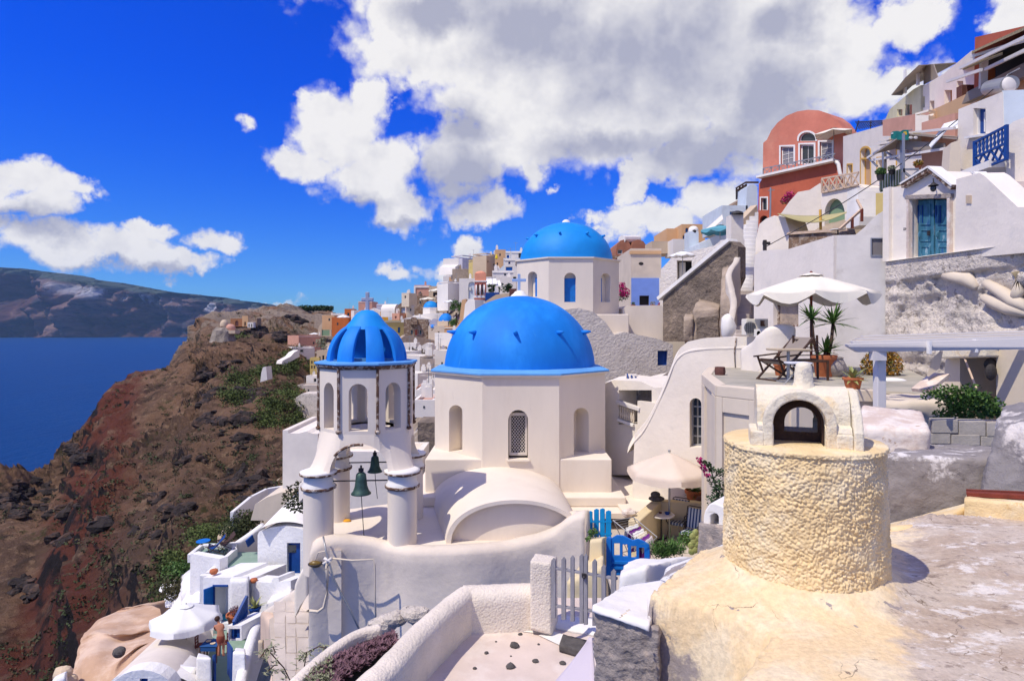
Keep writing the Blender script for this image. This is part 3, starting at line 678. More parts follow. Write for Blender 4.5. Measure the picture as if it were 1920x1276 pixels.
for (cx_, cy_, rx, ry, n) in [(410,790,30,12,16),(455,785,26,14,14),(470,745,24,12,8),(400,740,16,12,5),(385,700,14,10,5),(450,830,20,12,8),(480,910,36,24,22),(440,905,16,16,8),(60,930,50,26,22),(20,950,24,20,10),(110,960,30,14,8),(150,840,16,10,6),(160,850,8,8,4),(180,980,24,12,6),(60,1110,26,16,9),(340,960,26,12,7),(300,930,16,8,4),(120,1010,18,8,4),(530,630,30,14,14),(480,620,26,14,12),(560,600,24,10,10),(430,680,20,10,4),(280,1000,30,10,8),(350,860,20,8,4)]:
    for _ in range(n):
        p = on_cliff(rng.gauss(cx_, rx*.55), rng.gauss(cy_, ry*.55))
        if p is None: continue
        r = rng.uniform(.5,1.9)*(.3+p.y/200); o_ = len(mb.v); mb.sphere(p-VV((0,0, r*.2)), r,9,7,(rng.uniform(.8,1.5),1, rng.uniform(.5,.9)))
        for q in range(o_, len(mb.v)): v = mb.v[q]; mb.v[q] = v+(v-p)*1.3*noise.noise(v*(1.1/r)+VV((r*9,0,0)))
build('lava_crags', mb, mat('black lava crag',(.035,.026,.023), bump=1, bscale=1.6, bdist=.5, var=.5, scale=.5, col2=(.10,.06,.042), thr=(.5,.62), s2=.4), kind='stuff')
rng = random.Random(3); mb = MB(); mg = MB()
for _ in range(2600):
    x, y = rng.uniform(0,640), rng.uniform(580,1276); p = on_cliff(x, y)
    if p is None: continue
    if noise.noise(p*.03) < -.15: continue
    r = rng.uniform(.2,.6)*(1+p.y/260); leafball(mb, p+VV((0,0, r*.2)), r,14, r*.33, sc=(1.2,1,.5), rng=rng)
build('scrub', mb, 'scrub', kind='stuff')
for (cx_, cy_, rx, ry, n) in [(455,720,30,20,60),(440,745,22,16,45),(500,700,26,10,35),(545,685,26,12,50),(570,655,30,12,40),(520,760,34,20,70),(500,790,20,14,30),(560,790,36,12,60),(540,740,14,20,25),(470,960,30,16,26),(330,1060,22,30,40),(390,1010,25,16,30),(310,1110,16,26,30),(440,985,20,10,20),(560,930,26,18,40),(350,640,1,1,0),(440,630,20,7,14)]:
    for _ in range(n):
        p = on_cliff(rng.gauss(cx_, rx*.6), rng.gauss(cy_, ry*.6))
        if p is None: continue
        r = rng.uniform(.8,1.7)*(.4+p.y/200); leafball(mg, p+VV((0,0, r*.3)), r,45, r*.17, sc=(1.2,1,.6), rng=rng)
build('hillside_bushes', mg, 'scrub_green', kind='stuff')
# --- the hill under the village, from the headland round to the right edge
H = [[(600,590,420),(700,612,330),(760,600,260),(830,560,200),(900,525,165),(980,500,150),(1100,500,120),(1200,520,95),(1300,480,90),(1400,420,85),(1500,330,80),(1600,300,75),(1700,220,60),(1950,120,50)],
     [(590,620,300),(680,640,230),(760,635,170),(830,620,130),(900,600,110),(980,590,100),(1100,585,75),(1200,590,60),(1300,560,55),(1400,520,50),(1500,440,45),(1600,400,42),(1700,350,36),(1950,260,32)],
     [(570,720,160),(660,730,130),(760,720,105),(830,700,85),(900,690,75),(980,690,60),(1100,690,45),(1200,700,36),(1300,700,32),(1400,670,28),(1500,600,27),(1600,560,26),(1700,520,24),(1950,480,22)],
     [(540,830,110),(640,830,90),(740,830,70),(820,830,50),(900,830,42),(980,830,36),(1100,850,30),(1200,900,27),(1300,950,24),(1400,980,22),(1500,900,22),(1600,850,21),(1700,800,20),(1950,760,19)],
     [(420,1010,72),(500,1000,60),(600,1000,48),(700,1010,40),(800,1030,33),(900,1060,28),(1050,1100,25),(1200,1200,22),(1300,1230,20),(1400,1240,18),(1500,1240,17),(1600,1240,16),(1700,1240,16),(1950,1240,16)],
     [(300,1180,60),(400,1180,52),(500,1190,45),(600,1210,38),(750,1230,32),(900,1260,28),(1050,1290,24),(1200,1320,22),(1300,1340,20),(1400,1340,18),(1500,1340,16),(1600,1340,15),(1700,1340,15),(1950,1340,15)],
     [(100,1500,60),(250,1500,52),(400,1500,45),(550,1500,38),(700,1500,32),(850,1500,28),(1000,1500,24),(1150,1500,22),(1300,1500,20),(1400,1500,18),(1500,1500,16),(1600,1500,15),(1700,1500,15),(1950,1500,15)]]
M['hillside'] = mat('rubbly hillside',(.34,.27,.20), bump=1, bscale=1.2, bdist=.3, var=.35, scale=.3, col2=(.52,.46,.40), thr=(.52,.62), s2=.25, col3=(.14,.12,.08), thr3=(.56,.66), s3=.5)
def hill_fn(p): return p+VV((0,0, noise.fractal(p*.08,1,2,4)*.9))
hl = patch([[W(x, y, d*1.04) for (x, y, d) in r] for r in H],150,80, fn=hill_fn); build('hillside', hl, 'hillside', smooth=True, kind='structure', keep=True)
# -- foreground roof, round chimney
CHX, CHY, CHR, ZT, ZB = 1.736,3.67,.45,-.69,-1.50
pA, pB, pC, pD, pE = [VV(Z(x, y,-1.5)[:2]) for x, y in [(1320,1030),(1226,1103),(1325,1128),(1458,1183),(1384,1276)]]
pE2 = pE+(pE-pD)*1.5
EDGE = [VV(Z(2150,985,-1.5)[:2]), VV(Z(1745,978,-1.5)[:2]), VV(Z(1600,992,-1.5)[:2]), pA, pB, pC, pD, pE, pE2]
def edge_dist(x, y):
    p = VV((x, y)); best = (1e9,1)
    for a, b in zip(EDGE, EDGE[1:]):
        ab = b-a; t = max(0, min(1,(p-a).dot(ab)/ab.length_squared)); q = a+ab*t; d = (p-q).length
        s = ab.x*(p.y-a.y)-ab.y*(p.x-a.x)
        if d < best[0]-1e-9: best = (d,1 if s > 0 else -1)
    return best[0]*best[1]          # positive on the roof side
rimL = [VV(Z(x, y,-1.5)[:2]) for x, y in [(1700,1085),(1722,1020),(1745,982),(1940,990)]]
def roof_z(x, y):
    d = edge_dist(x, y); z = -1.5
    if d < .16: t = (.16-d); z -= t*t*1.1 if d > -.02 else .0356+(-.02-d)*(1.95+8/(1+math.exp((x-.98)*16)))
    r = math.hypot(x-CHX, y-CHY)
    z += .10*math.exp(-max(0, r-CHR)/.10)
    z += noise.fractal(VV((x*1.5, y*1.5,0)),1,2,3)*.012
    if y > 4.0 and x > 1.9:
        z += max(0,(y-4.55))*.25
    sl_ = (x-(2.62+.05*math.sin(y*5)))-(y-3.7)*.42
    if y > 3.45: z += .05*(1/(1+math.exp(-sl_*22)))*min(1,(y-3.45)*3)
    return z
mb = MB(); X0, X1, Y0, Y1, nx, ny = .55,4.6,2.0,4.95,330,250
rows = []
for j in range(ny+1):
    y = Y0+(Y1-Y0)*j/ny; rows.append([])
    for i in range(nx+1):
        x = X0+(X1-X0)*(i/nx); d = edge_dist(x, y); z = max(roof_z(x, y),-2.5)
        if d < .1:
            k = min(1,(.1-d)/.15); z += k*(.022*noise.noise(VV((x*24, y*24, z*24)))+.018*noise.noise(VV((x*60, y*60, z*60))))
        rows[-1].append(VV((x, y, z)))
mb.loft(rows); ok = [v.x > .79 or v.y < 3.02 or edge_dist(v.x, v.y) > -.085 for v in mb.v]; mb.f = [f for f in mb.f if all(ok[i] for i in f)]
def roof_mat():
    """ochre wash round the chimney, bare cement on the slab, grey patches where the wash has come off"""
    m, N, L = new_mat('ochre wash and bare cement'); b = N['Principled BSDF']; b.inputs['Roughness'].default_value = .92; b.inputs['Specular IOR Level'].default_value = .2
    P = N.new('ShaderNodeNewGeometry').outputs['Position']
    def n_(s, det=8, st=(1,1,1), r=.65):
        mp = N.new('ShaderNodeMapping'); mp.inputs['Scale'].default_value = st; L.new(P, mp.inputs[0]); n = N.new('ShaderNodeTexNoise')
        n.inputs['Scale'].default_value = s; n.inputs['Detail'].default_value = det; n.inputs['Roughness'].default_value = r; L.new(mp.outputs[0], n.inputs['Vector']); return n.outputs[0]
    def rp(s, a, c, lo=0, hi=1):
        r = N.new('ShaderNodeMapRange'); r.interpolation_type = 'SMOOTHSTEP'; L.new(s, r.inputs[0])
        for i, q in enumerate((a, c, lo, hi)): r.inputs[i+1].default_value = q
        return r.outputs[0]
    def mx(f, a, c):
        x = N.new('ShaderNodeMix'); x.data_type = 'RGBA'; L.new(f, x.inputs[0])
        for s, v in ((x.inputs[6], a),(x.inputs[7], c)):
            if isinstance(v, tuple): s.default_value = v+(1,)
            else: L.new(v, s)
        return x.outputs[2]
    def mm(op, a, c):
        x = N.new('ShaderNodeMath'); x.operation = op
        for s, v in ((x.inputs[0], a),(x.inputs[1], c)):
            if isinstance(v,(int, float)): s.default_value = v
            else: L.new(v, s)
        return x.outputs[0]
    sp = N.new('ShaderNodeSeparateXYZ'); L.new(P, sp.inputs[0]); X, Y, Zz = sp.outputs
    yel = mx(rp(n_(3.5),.42,.62),(.80,.61,.36),(.82,.68,.46))
    cem = mx(rp(n_(2.2,9,(.7,1.3,1)),.42,.60),(.47,.37,.285),(.58,.49,.40))
    cem = mx(rp(n_(5,11,(.75,1.3,1),.76),.53,.60), cem,(.72,.66,.60))
    cem = mx(rp(n_(10,11,(.7,1.3,1),.8),.54,.62), cem,(.30,.235,.19))
    bd = mm('ADD', mm('SUBTRACT', mm('MULTIPLY', X,1.0), mm('MULTIPLY', mm('SUBTRACT', Y,2.6),.68)), mm('MULTIPLY', mm('SUBTRACT', n_(5,6),.5),.9))
    c = mx(rp(bd,1.50,1.72), yel, cem)
    bare = mm('MULTIPLY', rp(mm('ADD', mm('MULTIPLY', mm('SUBTRACT', n_(5,6),.5),1.1), mm('MULTIPLY', mm('ADD', mm('MULTIPLY', X,1.1), Zz),-1)),.72,.86),1.0)
    bare2 = rp(n_(6.5,5),.66,.69)
    c = mx(mm('MAXIMUM', bare, bare2), c,(.34,.29,.27))
    wn_ = N.new('ShaderNodeVectorMath'); wn_.operation = 'ADD'; L.new(P, wn_.inputs[0]); nc_ = N.new('ShaderNodeTexNoise'); nc_.inputs['Scale'].default_value = 4; nc_.inputs['Detail'].default_value = 6; L.new(P, nc_.inputs['Vector']); ws_ = N.new('ShaderNodeVectorMath'); ws_.operation = 'SCALE'; ws_.inputs['Scale'].default_value = .35; L.new(nc_.outputs[1], ws_.inputs[0]); L.new(ws_.outputs[0], wn_.inputs[1])
    vc_ = N.new('ShaderNodeTexVoronoi'); vc_.feature = 'DISTANCE_TO_EDGE'; vc_.inputs['Scale'].default_value = 1.7; L.new(wn_.outputs[0], vc_.inputs['Vector'])
    c = mx(mm('MULTIPLY', rp(vc_.outputs['Distance'],.006,.001), rp(n_(2.5,3),.52,.60)), c,(.24,.18,.13))
    v = rp(n_(30,5),.3,.7,.86,1.06); cv = N.new('ShaderNodeCombineColor')
    for i in range(3): L.new(v, cv.inputs[i])
    x = N.new('ShaderNodeMix'); x.data_type = 'RGBA'; x.blend_type = 'MULTIPLY'; x.inputs[0].default_value = 1; L.new(c, x.inputs[6]); L.new(cv.outputs[0], x.inputs[7]); L.new(x.outputs[2], b.inputs['Base Color'])
    bm_ = N.new('ShaderNodeBump'); bm_.inputs['Strength'].default_value = .7; bm_.inputs['Distance'].default_value = .012; L.new(n_(34,9), bm_.inputs['Height']); L.new(bm_.outputs[0], b.inputs['Normal'])
    return m
M['roof_mat'] = roof_mat()
tag(build('roof_slab', mb, 'roof_mat', smooth=True, keep=True), kind='structure')
ch = empty('chimney',(CHX, CHY, ZB), 'stout round ochre chimney with pebbled render and an arched cream cap', 'chimney')
def lump(p):
    q = p+noise.noise_vector(p*22)*.012
    a = noise.voronoi(q*58)[0][0]; b_ = noise.noise(p*85); k = .55+.45*noise.noise(p*7)+.3*noise.noise(p*3)
    return (.30-a)*.017*max(.2, k+.3)+b_*.006+noise.noise(p*14)*.009+noise.noise(p*3)*.014
mb = MB(); rows = []; NA, NZ = 760,210
for j in range(NZ+26):
    if j <= NZ: z = ZB-.06+(ZT-.02-(ZB-.06))*j/NZ; r = CHR-.012*(z-ZB); k = 1; up = 0
    else: t = (j-NZ)/25; a_ = t*math.pi/2; r = CHR-.045+.045*math.cos(a_)-max(0, t-.35)*.45; z = ZT-.02+.035*math.sin(min(math.pi/2, a_*1.6)); k = max(.12,1-t*1.3); up = t
    row = []
    for i in range(NA):
        a_ = 2*math.pi*i/NA; q = VV((CHX+math.cos(a_)*r, CHY+math.sin(a_)*r, z))
        if math.sin(a_) > .75: h = 0
        else: h = lump(q)*k
        row.append(VV((CHX+math.cos(a_)*(r+h*(1-up*.9)), CHY+math.sin(a_)*(r+h*(1-up*.9)), z+h*up*.8)))
    rows.append(row)
mb.loft(rows, True); mb.f.append(tuple(range(len(mb.v)-NA, len(mb.v))))
build('stack', mb, 'yellow', ch, smooth=True, keep=True)
fc = Fac(1408,3.50,1622,3.32)
cx0, cz0 = fc.uv(1408,835); cx1, _ = fc.uv(1612,835); cm = (cx0+cx1)/2; CW = cx1-cx0
zb = ZT+.005; za = fc.uv(1500,728)[1]                        # top of the vault
def arc(n, r0, r1, zs, h): return [(-r0*math.cos(math.pi*i/n), zs+h*math.sin(math.pi*i/n)) for i in range(n+1)]
dep = .40; oc = fc.uv(1500,800)[0]-.003; ow = .136
def capv(s, t, z): return fc.at(s, z,-t)                     # s along the facade, t back into depth
mb = MB(); NS = 40; rows = []
hh = za-zb; curb = hh*.36
prof = [(0,0),(0, curb*.8),(.012, curb),(.05, curb+.01)]+[(.05+(dep-.10)*(1-math.cos(math.pi*i/16))/2, curb+.01+(hh-curb-.01)*math.sin(math.pi*i/16)**.8) for i in range(1,16)]+[(dep-.05, curb+.01),(dep-.012, curb),(dep, curb*.8),(dep,0)]
for k in range(NS+1):
    s = cx0+.035+(CW-.07)*k/NS
    rows.append([capv(s, t, zb+z) for (t, z) in prof])
mb.loft(rows, True); n_ = len(prof); mb.f.append(tuple(range(n_))); mb.f.append(tuple(len(mb.v)-n_+i for i in reversed(range(n_))))
body = build('cap', mb, 'cream', ch, smooth=False)
def archring(s0, r_in, r_out, t0, t1, zs, n=24):
    m_ = MB(); pin = [(s0-r_in, zb)]+[(s0-r_in*math.cos(math.pi*i/n), zs+r_in*math.sin(math.pi*i/n)) for i in range(n+1)]+[(s0+r_in, zb)]
    pout = [(s0-r_out, zb)]+[(s0-r_out*math.cos(math.pi*i/n), zs+r_out*1.0*math.sin(math.pi*i/n)) for i in range(n+1)]+[(s0+r_out, zb)]
    rows_ = [[capv(s, t0, z) for s, z in pin],[capv(s, t0, z) for s, z in pout],[capv(s, t1, z) for s, z in pout],[capv(s, t1, z) for s, z in pin],[capv(s, t0, z) for s, z in pin]]
    return m_.loft(rows_)
zs = zb+hh*.40
collar = build('mouth_arch', archring(oc, ow, ow+.052,-.012, dep*.46, zs), 'cream', ch, bevel=.008)
def cutter(mb_):
    me = bpy.data.meshes.new('cut'); me.from_pydata(mb_.v,[], mb_.f); b_ = bmesh.new(); b_.from_mesh(me); bmesh.ops.recalc_face_normals(b_, faces=b_.faces); b_.to_mesh(me); b_.free()
    o = bpy.data.objects.new('cut', me); COL.objects.link(o); return o
def archsolid(s0, r, t0, t1, zs, z0, n=24):
    p = [(s0-r, z0)]+[(s0-r*math.cos(math.pi*i/n), zs+r*math.sin(math.pi*i/n)) for i in range(n+1)]+[(s0+r, z0)]
    return MB().prism([capv(s, t0, z) for s, z in p],[capv(s, t1, z) for s, z in p])
def boolcut(o, cutters):
    for c in cutters:
        m_ = o.modifiers.new('x', 'BOOLEAN'); m_.operation = 'DIFFERENCE'; m_.object = c; m_.solver = 'EXACT'
    bpy.context.view_layer.update(); dg = bpy.context.evaluated_depsgraph_get(); me = bpy.data.meshes.new_from_object(o.evaluated_get(dg)); o.modifiers.clear(); o.data = me
    for c in cutters: bpy.data.objects.remove(c)
bpy.context.view_layer.update()
c1 = cutter(archsolid(oc, ow-.004,-.1, dep*.5, zs, zb+.002)); bpy.context.view_layer.update(); boolcut(body,[c1])
c1 = cutter(archsolid(oc+.03,.092, dep*.4, dep+.1, zb+hh*.36, zb+.06)); bpy.context.view_layer.update(); boolcut(body,[c1])
bm_ = bmesh.new(); bm_.from_mesh(body.data); bmesh.ops.remove_doubles(bm_, verts=bm_.verts, dist=1e-4); bm_.to_mesh(body.data); bm_.free()
q = body.modifiers.new('b', 'BEVEL'); q.width = .010; q.segments = 3; q.limit_method = 'ANGLE'; q.angle_limit = R(40)
ml = MB()                                                     # sooty lining of the smoke hole
p_ = [(oc-ow+.006, zb+.003)]+[(oc-(ow-.006)*math.cos(math.pi*i/20), zs+(ow-.006)*math.sin(math.pi*i/20)) for i in range(21)]+[(oc+ow-.006, zb+.003)]
ml.loft([[capv(s,.055, z) for s, z in p_],[capv(s, dep*.47, z) for s, z in p_]])
build('soot_lining', ml, 'soot', ch, smooth=True)
bp = [(s, z) for s, z in p_]; hp = [(oc+.03-.088, zb+.065)]+[(oc+.03-.088*math.cos(math.pi*i/14), zb+hh*.36+.088*math.sin(math.pi*i/14)) for i in range(15)]+[(oc+.03+.088, zb+.065)]
build('soot_back', MB().add([capv(s, dep*.46, z) for s, z in bp+hp], tessellate_polygon([[VV((a, b,0)) for a, b in q] for q in (bp, hp)])), 'soot', ch)
mb = MB().add([capv(oc-ow+.01,.05, zb+.008), capv(oc+ow-.01,.05, zb+.008), capv(oc+ow-.01, dep*.5, zb+.008), capv(oc-ow+.01, dep*.5, zb+.008)],[(0,1,2,3)]); build('hearth', mb, 'soot', ch)
for s0, s1 in ((cx0-.004, oc-ow-.045),(oc+ow+.045, cx1-.03)): build('foot_ledge', MB().prism([capv(s0,-.014, zb), capv(s0,-.014, zb+hh*.26), capv(s1,-.014, zb+hh*.26), capv(s1,-.014, zb)],[capv(s0,.2, zb), capv(s0,.2, zb+hh*.30), capv(s1,.2, zb+hh*.30), capv(s1,.2, zb)]), 'cream', ch, bevel=.01, seg=3)
ks = fc.uv(1516,720)[0]; zc = za-.01; kh = fc.uv(1516,690)[1]-zc+.012
mb = MB().lathe(capv(ks, dep*.5, zc),[(.085,-.05),(.062,.0),(.052,.03),(.049, kh*.6),(.045, kh*.9),(.036, kh+.004),(.001, kh+.012)],32); build('stub', mb, 'cream', ch, smooth=True, disp=('CLOUDS',.05,.006))
mb = MB().prism([fc.at(cx1-.03, z,-t) for t, z in [(-.02, zb)]+[(-.02, zb+hh*.30),(.03, zb+hh*.6),(dep*.35, za-.02),(dep*.6, za-.01),(dep*.95, zb+hh*.6),(dep, zb)]],[fc.at(cx1+.02, z,-t) for t, z in [(-.02, zb)]+[(-.02, zb+hh*.30),(.03, zb+hh*.6),(dep*.35, za-.02),(dep*.6, za-.01),(dep*.95, zb+hh*.6),(dep, zb)]])
build('end_slab', mb, 'cream', ch, bevel=.012, seg=3)
def quad8(p):      # eight (px, py, d): front bl br tl tr, back bl br tl tr
    return [W(*q) for q in p]
# -- rubble parapet left of the roof
thing('rubble_pier', hexa(quad8([(1112,1330,3.55),(1236,1340,3.33),(1114,1140,3.55),(1238,1180,3.33),(1150,1330,4.4),(1260,1330,4.3),(1172,1098,4.45),(1228,1098,4.35)]),(26,16,40)), 'grey_stone',
      'grey mortar parapet end with a whitewashed top beside the picket gate', 'wall', smooth=True, sm=3, disp=[('CLOUDS',.12,.05),('CLOUDS',.03,.022)])
thing('whitewash_cap', hexa(quad8([(1110,1146,3.52),(1217,1186,3.33),(1112,1134,3.54),(1218,1170,3.34),(1170,1108,4.42),(1250,1090,4.3),(1172,1096,4.44),(1240,1086,4.35)]),(26,20,4)), 'chalk',
      'thick white paint crust on top of the grey parapet end', 'wall coping', smooth=True, sm=2, disp=('CLOUDS',.08,.02))
thing('cement_ramp', hexa(quad8([(1195,1330,3.9),(1262,1300,3.75),(1210,1170,4.0),(1262,1090,3.8),(1200,1330,5.6),(1420,1300,5.4),(1248,1062,5.7),(1400,1000,5.4)]),(20,30,20)), mat('half painted cement',(.33,.285,.27), bump=.4, bscale=12, bdist=.015, var=.1, col2=(.80,.78,.75), thr=(.49,.53), s2=1.9),
      'grey cement wall top with white paint patches running back from the chimney', 'wall', smooth=True, sm=3, disp=('CLOUDS',.3,.05))
thing('rubble_block', hexa(quad8([(1158,1300,5.8),(1214,1300,5.6),(1160,1075,5.8),(1212,1058,5.6),(1165,1300,6.8),(1330,1300,6.6),(1178,1050,6.8),(1300,1042,6.6)]),(14,14,20)), 'chalk',
      'whitewashed rubble block between the picket gate and the blue gate', 'wall', smooth=True, sm=3, disp=[('CLOUDS',.25,.08),('CLOUDS',.05,.03)])
# -- right of the chimney
thing('pink_parapet', hexa(quad8([(1600,905,6.6),(1742,905,6.4),(1600,800,6.6),(1746,806,6.4),(1612,900,7.5),(1735,900,7.3),(1616,757,7.5),(1728,768,7.3)]),(24,14,18)), 'pink_render',
      'rounded pinkish parapet with flaking render behind the round chimney', 'wall', smooth=True, sm=6, disp=[('CLOUDS',.2,.05),('CLOUDS',.04,.02)])
bw = empty('block_wall', W(1820,850,8.4), 'low wall of grey cement blocks under the leafy green vine', 'wall')
fb_ = Fac(1740,8.6,1900,8.2)
for (x0, y0, x1, y1) in [(1748,787,1797,812),(1798,789,1849,818),(1850,791,1890,818),(1746,813,1783,832),(1784,815,1838,835),(1839,818,1886,836),(1746,833,1800,856),(1801,836,1850,858),(1851,837,1890,858)]:
    build('block', polyface(fb_, rect(x0, y0, x1, y1), random.uniform(-.01,.02),.25), 'block', bw, bevel=.012)
build('mortar', polyface(fb_, rect(1747,790,1890,862),-.03,.2), 'grey_stone', bw)
thing('plastered_wall', hexa(quad8([(1640,1010,5.6),(1900,1010,5.2),(1640,850,5.6),(1870,858,5.2),(1650,1010,7.5),(1890,1010,7.0),(1720,833,7.5),(1870,836,7.0)]),(40,14,24)), 'grey_plaster',
      'grey wall with white paint peeling off it right of the round chimney', 'wall', smooth=True, sm=3, disp=[('CLOUDS',.4,.10),('CLOUDS',.06,.02)])
thing('stone_buttress', hexa(quad8([(1820,1010,5.0),(1990,1010,4.6),(1868,800,5.2),(1990,800,4.7),(1850,1010,6.2),(2060,1010,5.6),(1884,758,6.2),(2060,742,5.6)]),(24,14,30)), mat('white and grey buttress plaster',(.66,.61,.57), bump=.9, bscale=14, bdist=.03, var=.2, scale=4, col2=(.26,.24,.24), thr=(.46,.52), s2=1.6),
      'bulging white and grey buttress at the right edge above the yellow ledge', 'wall', smooth=True, sm=4, disp=[('CLOUDS',.3,.10),('CLOUDS',.05,.03)])
yl = thing('ochre_ledge', hexa(quad8([(1806,1000,4.75),(2000,1010,4.45),(1808,934,4.75),(2000,948,4.45),(1830,1000,5.3),(2000,1000,5.0),(1812,926,5.2),(2000,930,5.0)]),(20,8,10)), 'yellow',
      'ochre rendered ledge under the rusty steel strip', 'ledge', smooth=True, sm=1, disp=('CLOUDS',.1,.02))
mb = MB(); mb.bar(W(1812,925,4.95), W(2000,934,4.6),.06,.035); mb.bar(W(1812,922,5.0), W(2000,930,4.65),.02,.05)
thing('steel_strip', mb, 'rust', 'rusty red steel strip lying along the ochre ledge', 'beam', bevel=.004)
thing('ochre_mound', hexa(quad8([(1640,1090,4.35),(1762,1070,4.3),(1640,985,4.5),(1742,985,4.5),(1640,1060,5.6),(1862,1050,5.4),(1640,990,5.5),(1850,930,5.2)]),(20,20,12)), 'yellow',
      'ochre washed mound filling the corner behind the round chimney', 'wall', smooth=True, sm=5, disp=('CLOUDS',.12,.03))
mb = MB().tube([W(1722,1050,4.40), W(1727,1020,4.45), W(1740,995,4.5), W(1757,980,4.6), W(1780,971,4.7), W(1808,972,4.72)],.006,6); thing('hose', mb, 'cream_wall', 'thin cream cable curving along the left edge of the cement slab', 'cable', smooth=True)
thing('rubble_slope', hexa(quad8([(1836,935,5.1),(2020,935,4.9),(1860,905,5.3),(2020,830,5.0),(1836,935,6.0),(2020,935,6.0),(1880,880,6.0),(2020,800,6.0)]),(18,8,12)), 'grey_stone',
      'sloping rubble with ochre splashes at the right edge above the ledge', 'rock', smooth=True, sm=2, disp=[('CLOUDS',.12,.08),('CLOUDS',.03,.03)])
# -- courtyard with the picket gate
ZC = -4.55
mb = MB(); mb.loft([[Z(600,1340, ZC), Z(800,1340, ZC), Z(960,1340, ZC), Z(1240,1340, ZC)],[Z(700,1260, ZC), Z(860,1230, ZC), Z(1000,1220, ZC), Z(1240,1240, ZC)],[Z(865,1150, ZC), Z(960,1155, ZC), Z(1060,1175, ZC), Z(1240,1200, ZC)],[Z(860,1120, ZC), Z(960,1120, ZC), Z(1060,1120, ZC), Z(1240,1120, ZC)]])
build('courtyard_floor', mb, 'court', kind='structure')
rng = random.Random(5)
mb = MB()
A_ = [Z(872,1158, ZC+.008), Z(700,1300, ZC+.008)]; B_ = [Z(898,1172, ZC+.008), Z(760,1300, ZC+.008)]
mb.add([A_[0], A_[1], B_[1], B_[0]],[(0,1,2,3)]); mb.add([Z(872,1158, ZC+.012), Z(1040,1172, ZC+.012), Z(1034,1190, ZC+.012), Z(898,1172, ZC+.012)],[(0,1,2,3)])
mb.add([Z(1030,1180, ZC+.016), Z(1140,1215, ZC+.016), Z(1095,1230, ZC+.016), Z(1010,1190, ZC+.016)],[(0,1,2,3)])
build('whitewash_margin', mb, 'chalk', kind='structure')
LS = ['tiny one highest up', 'small one nearest the gate post', 'tiny one left below the highest', 'large one in the middle', 'small one left of the middle', 'one just left of the lilac tarpaulin', 'large one near the lower edge', 'leftmost of the lower ones', 'tiny one above the large lower one', 'one nearest the kerb stone', 'tiny one between the middle and the kerb']
for k,(x, y, r) in enumerate([(945,1183,.03),(975,1188,.035),(930,1202,.02),(965,1209,.07),(912,1223,.035),(1004,1238,.045),(957,1248,.065),(890,1252,.03),(958,1229,.015),(1055,1242,.045),(1010,1207,.02)]):
    c = Z(x, y, ZC+r*.3); mb = MB().sphere(c, r,8,6,(1,.8,.6)); thing('lava_stone', mb, 'stone_dark', 'dark lava stone on the courtyard floor, '+LS[k], 'stone', 'lava stones on the courtyard floor', disp=('CLOUDS',.05, r*.7))
thing('edging_stone', hexa([Z(1048,1222, ZC), Z(1094,1235, ZC), Z(1048,1222, ZC)+VV((0,0,.12)), Z(1094,1235, ZC)+VV((0,0,.12)), Z(1056,1204, ZC), Z(1100,1216, ZC), Z(1056,1204, ZC)+VV((0,0,.13)), Z(1100,1216, ZC)+VV((0,0,.13))],(8,6,3)), 'stone_dark', 'dark porous kerb stone beside the lilac tarpaulin', 'stone', smooth=True, sm=1, disp=('CLOUDS',.04,.02))
cr_ = [Z(x, y, ZC+.003) for x, y in [(924,1215),(916,1228),(914,1243),(920,1256),(916,1268),(921,1290)]]
zt = ZC+.62
pts = [Z(560,1380, zt), Z(640,1310, zt), Z(720,1242, zt), Z(800,1160, zt), Z(862,1108, zt), Z(880,1098, zt)]
thing('diagonal_parapet', ribbon_wall(pts,.34, ZC-1.5, step=.05), 'stucco_white', 'thick round-topped pebbled white parapet running diagonally down to the bottom edge', 'wall', smooth=True, disp=[('CLOUDS',.3,.03),('CLOUDS',.04,.008)])
pts = [Z(868,1099, zt), Z(930,1097, zt), Z(1010,1094, zt)]
thing('low_gate_wall', ribbon_wall(pts,.40, ZC-.1, step=.05), 'stucco_white', 'low pebbled white wall between the diagonal parapet and the gate post', 'wall', smooth=True, disp=('CLOUDS',.05,.018))
dg_ = Z(1015,1190, ZC).y-.25
thing('gate_post', hexa(quad8([(994,1180,9.0),(1034,1190,8.95),(994,1052,9.0),(1033,1056,8.95),(1003,1180,9.4),(1046,1180,9.35),(1004,1036,9.4),(1045,1042,9.35)]),(10,10,24)), 'stucco_white', 'square pebbled white gate post left of the grey picket gate', 'gate post', smooth=True, sm=1, disp=('CLOUDS',.05,.02))
fg = Fac(1034,8.7,1160,8.1)
gt = empty('picket_gate', fg.pt(1095,1165), 'weathered grey wooden picket gate in two leaves with a dark latch', 'gate')
for (x0, x1, y0, y1) in [(1034,1042,1045,1158),(1053,1061,1043,1161),(1070,1077,1040,1164),(1087,1094,1037,1168),(1095,1102,1037,1170),(1111,1119,1047,1172),(1128,1136,1057,1172),(1146,1155,1066,1172)]:
    q = polyface(fg,[(x0, y1),(x0, y0+5),((x0+x1)/2, y0),(x1, y0+5),(x1, y1)],.012,.024); build('picket', q, 'wood_grey', gt, bevel=.003)
for (y0, y1) in [(1063,1084),(1134,1150)]:
    for (xa, xb) in [(1034,1094),(1095,1157)]:
        t0 = (xa-1034)/123; t1 = (xb-1034)/123
        mb = MB().bar(fg.pt(xa, y0+(y1-y0)*t0,-.02), fg.pt(xb, y0+(y1-y0)*t1,-.02),.05,.03); build('rail', mb, 'wood_grey', gt, bevel=.003)
build('latch', MB().box(fg.pt(1095,1078,.03),(.06,.03,.05)).sphere(fg.pt(1095,1082,.05),.022,8,6), 'iron', gt)
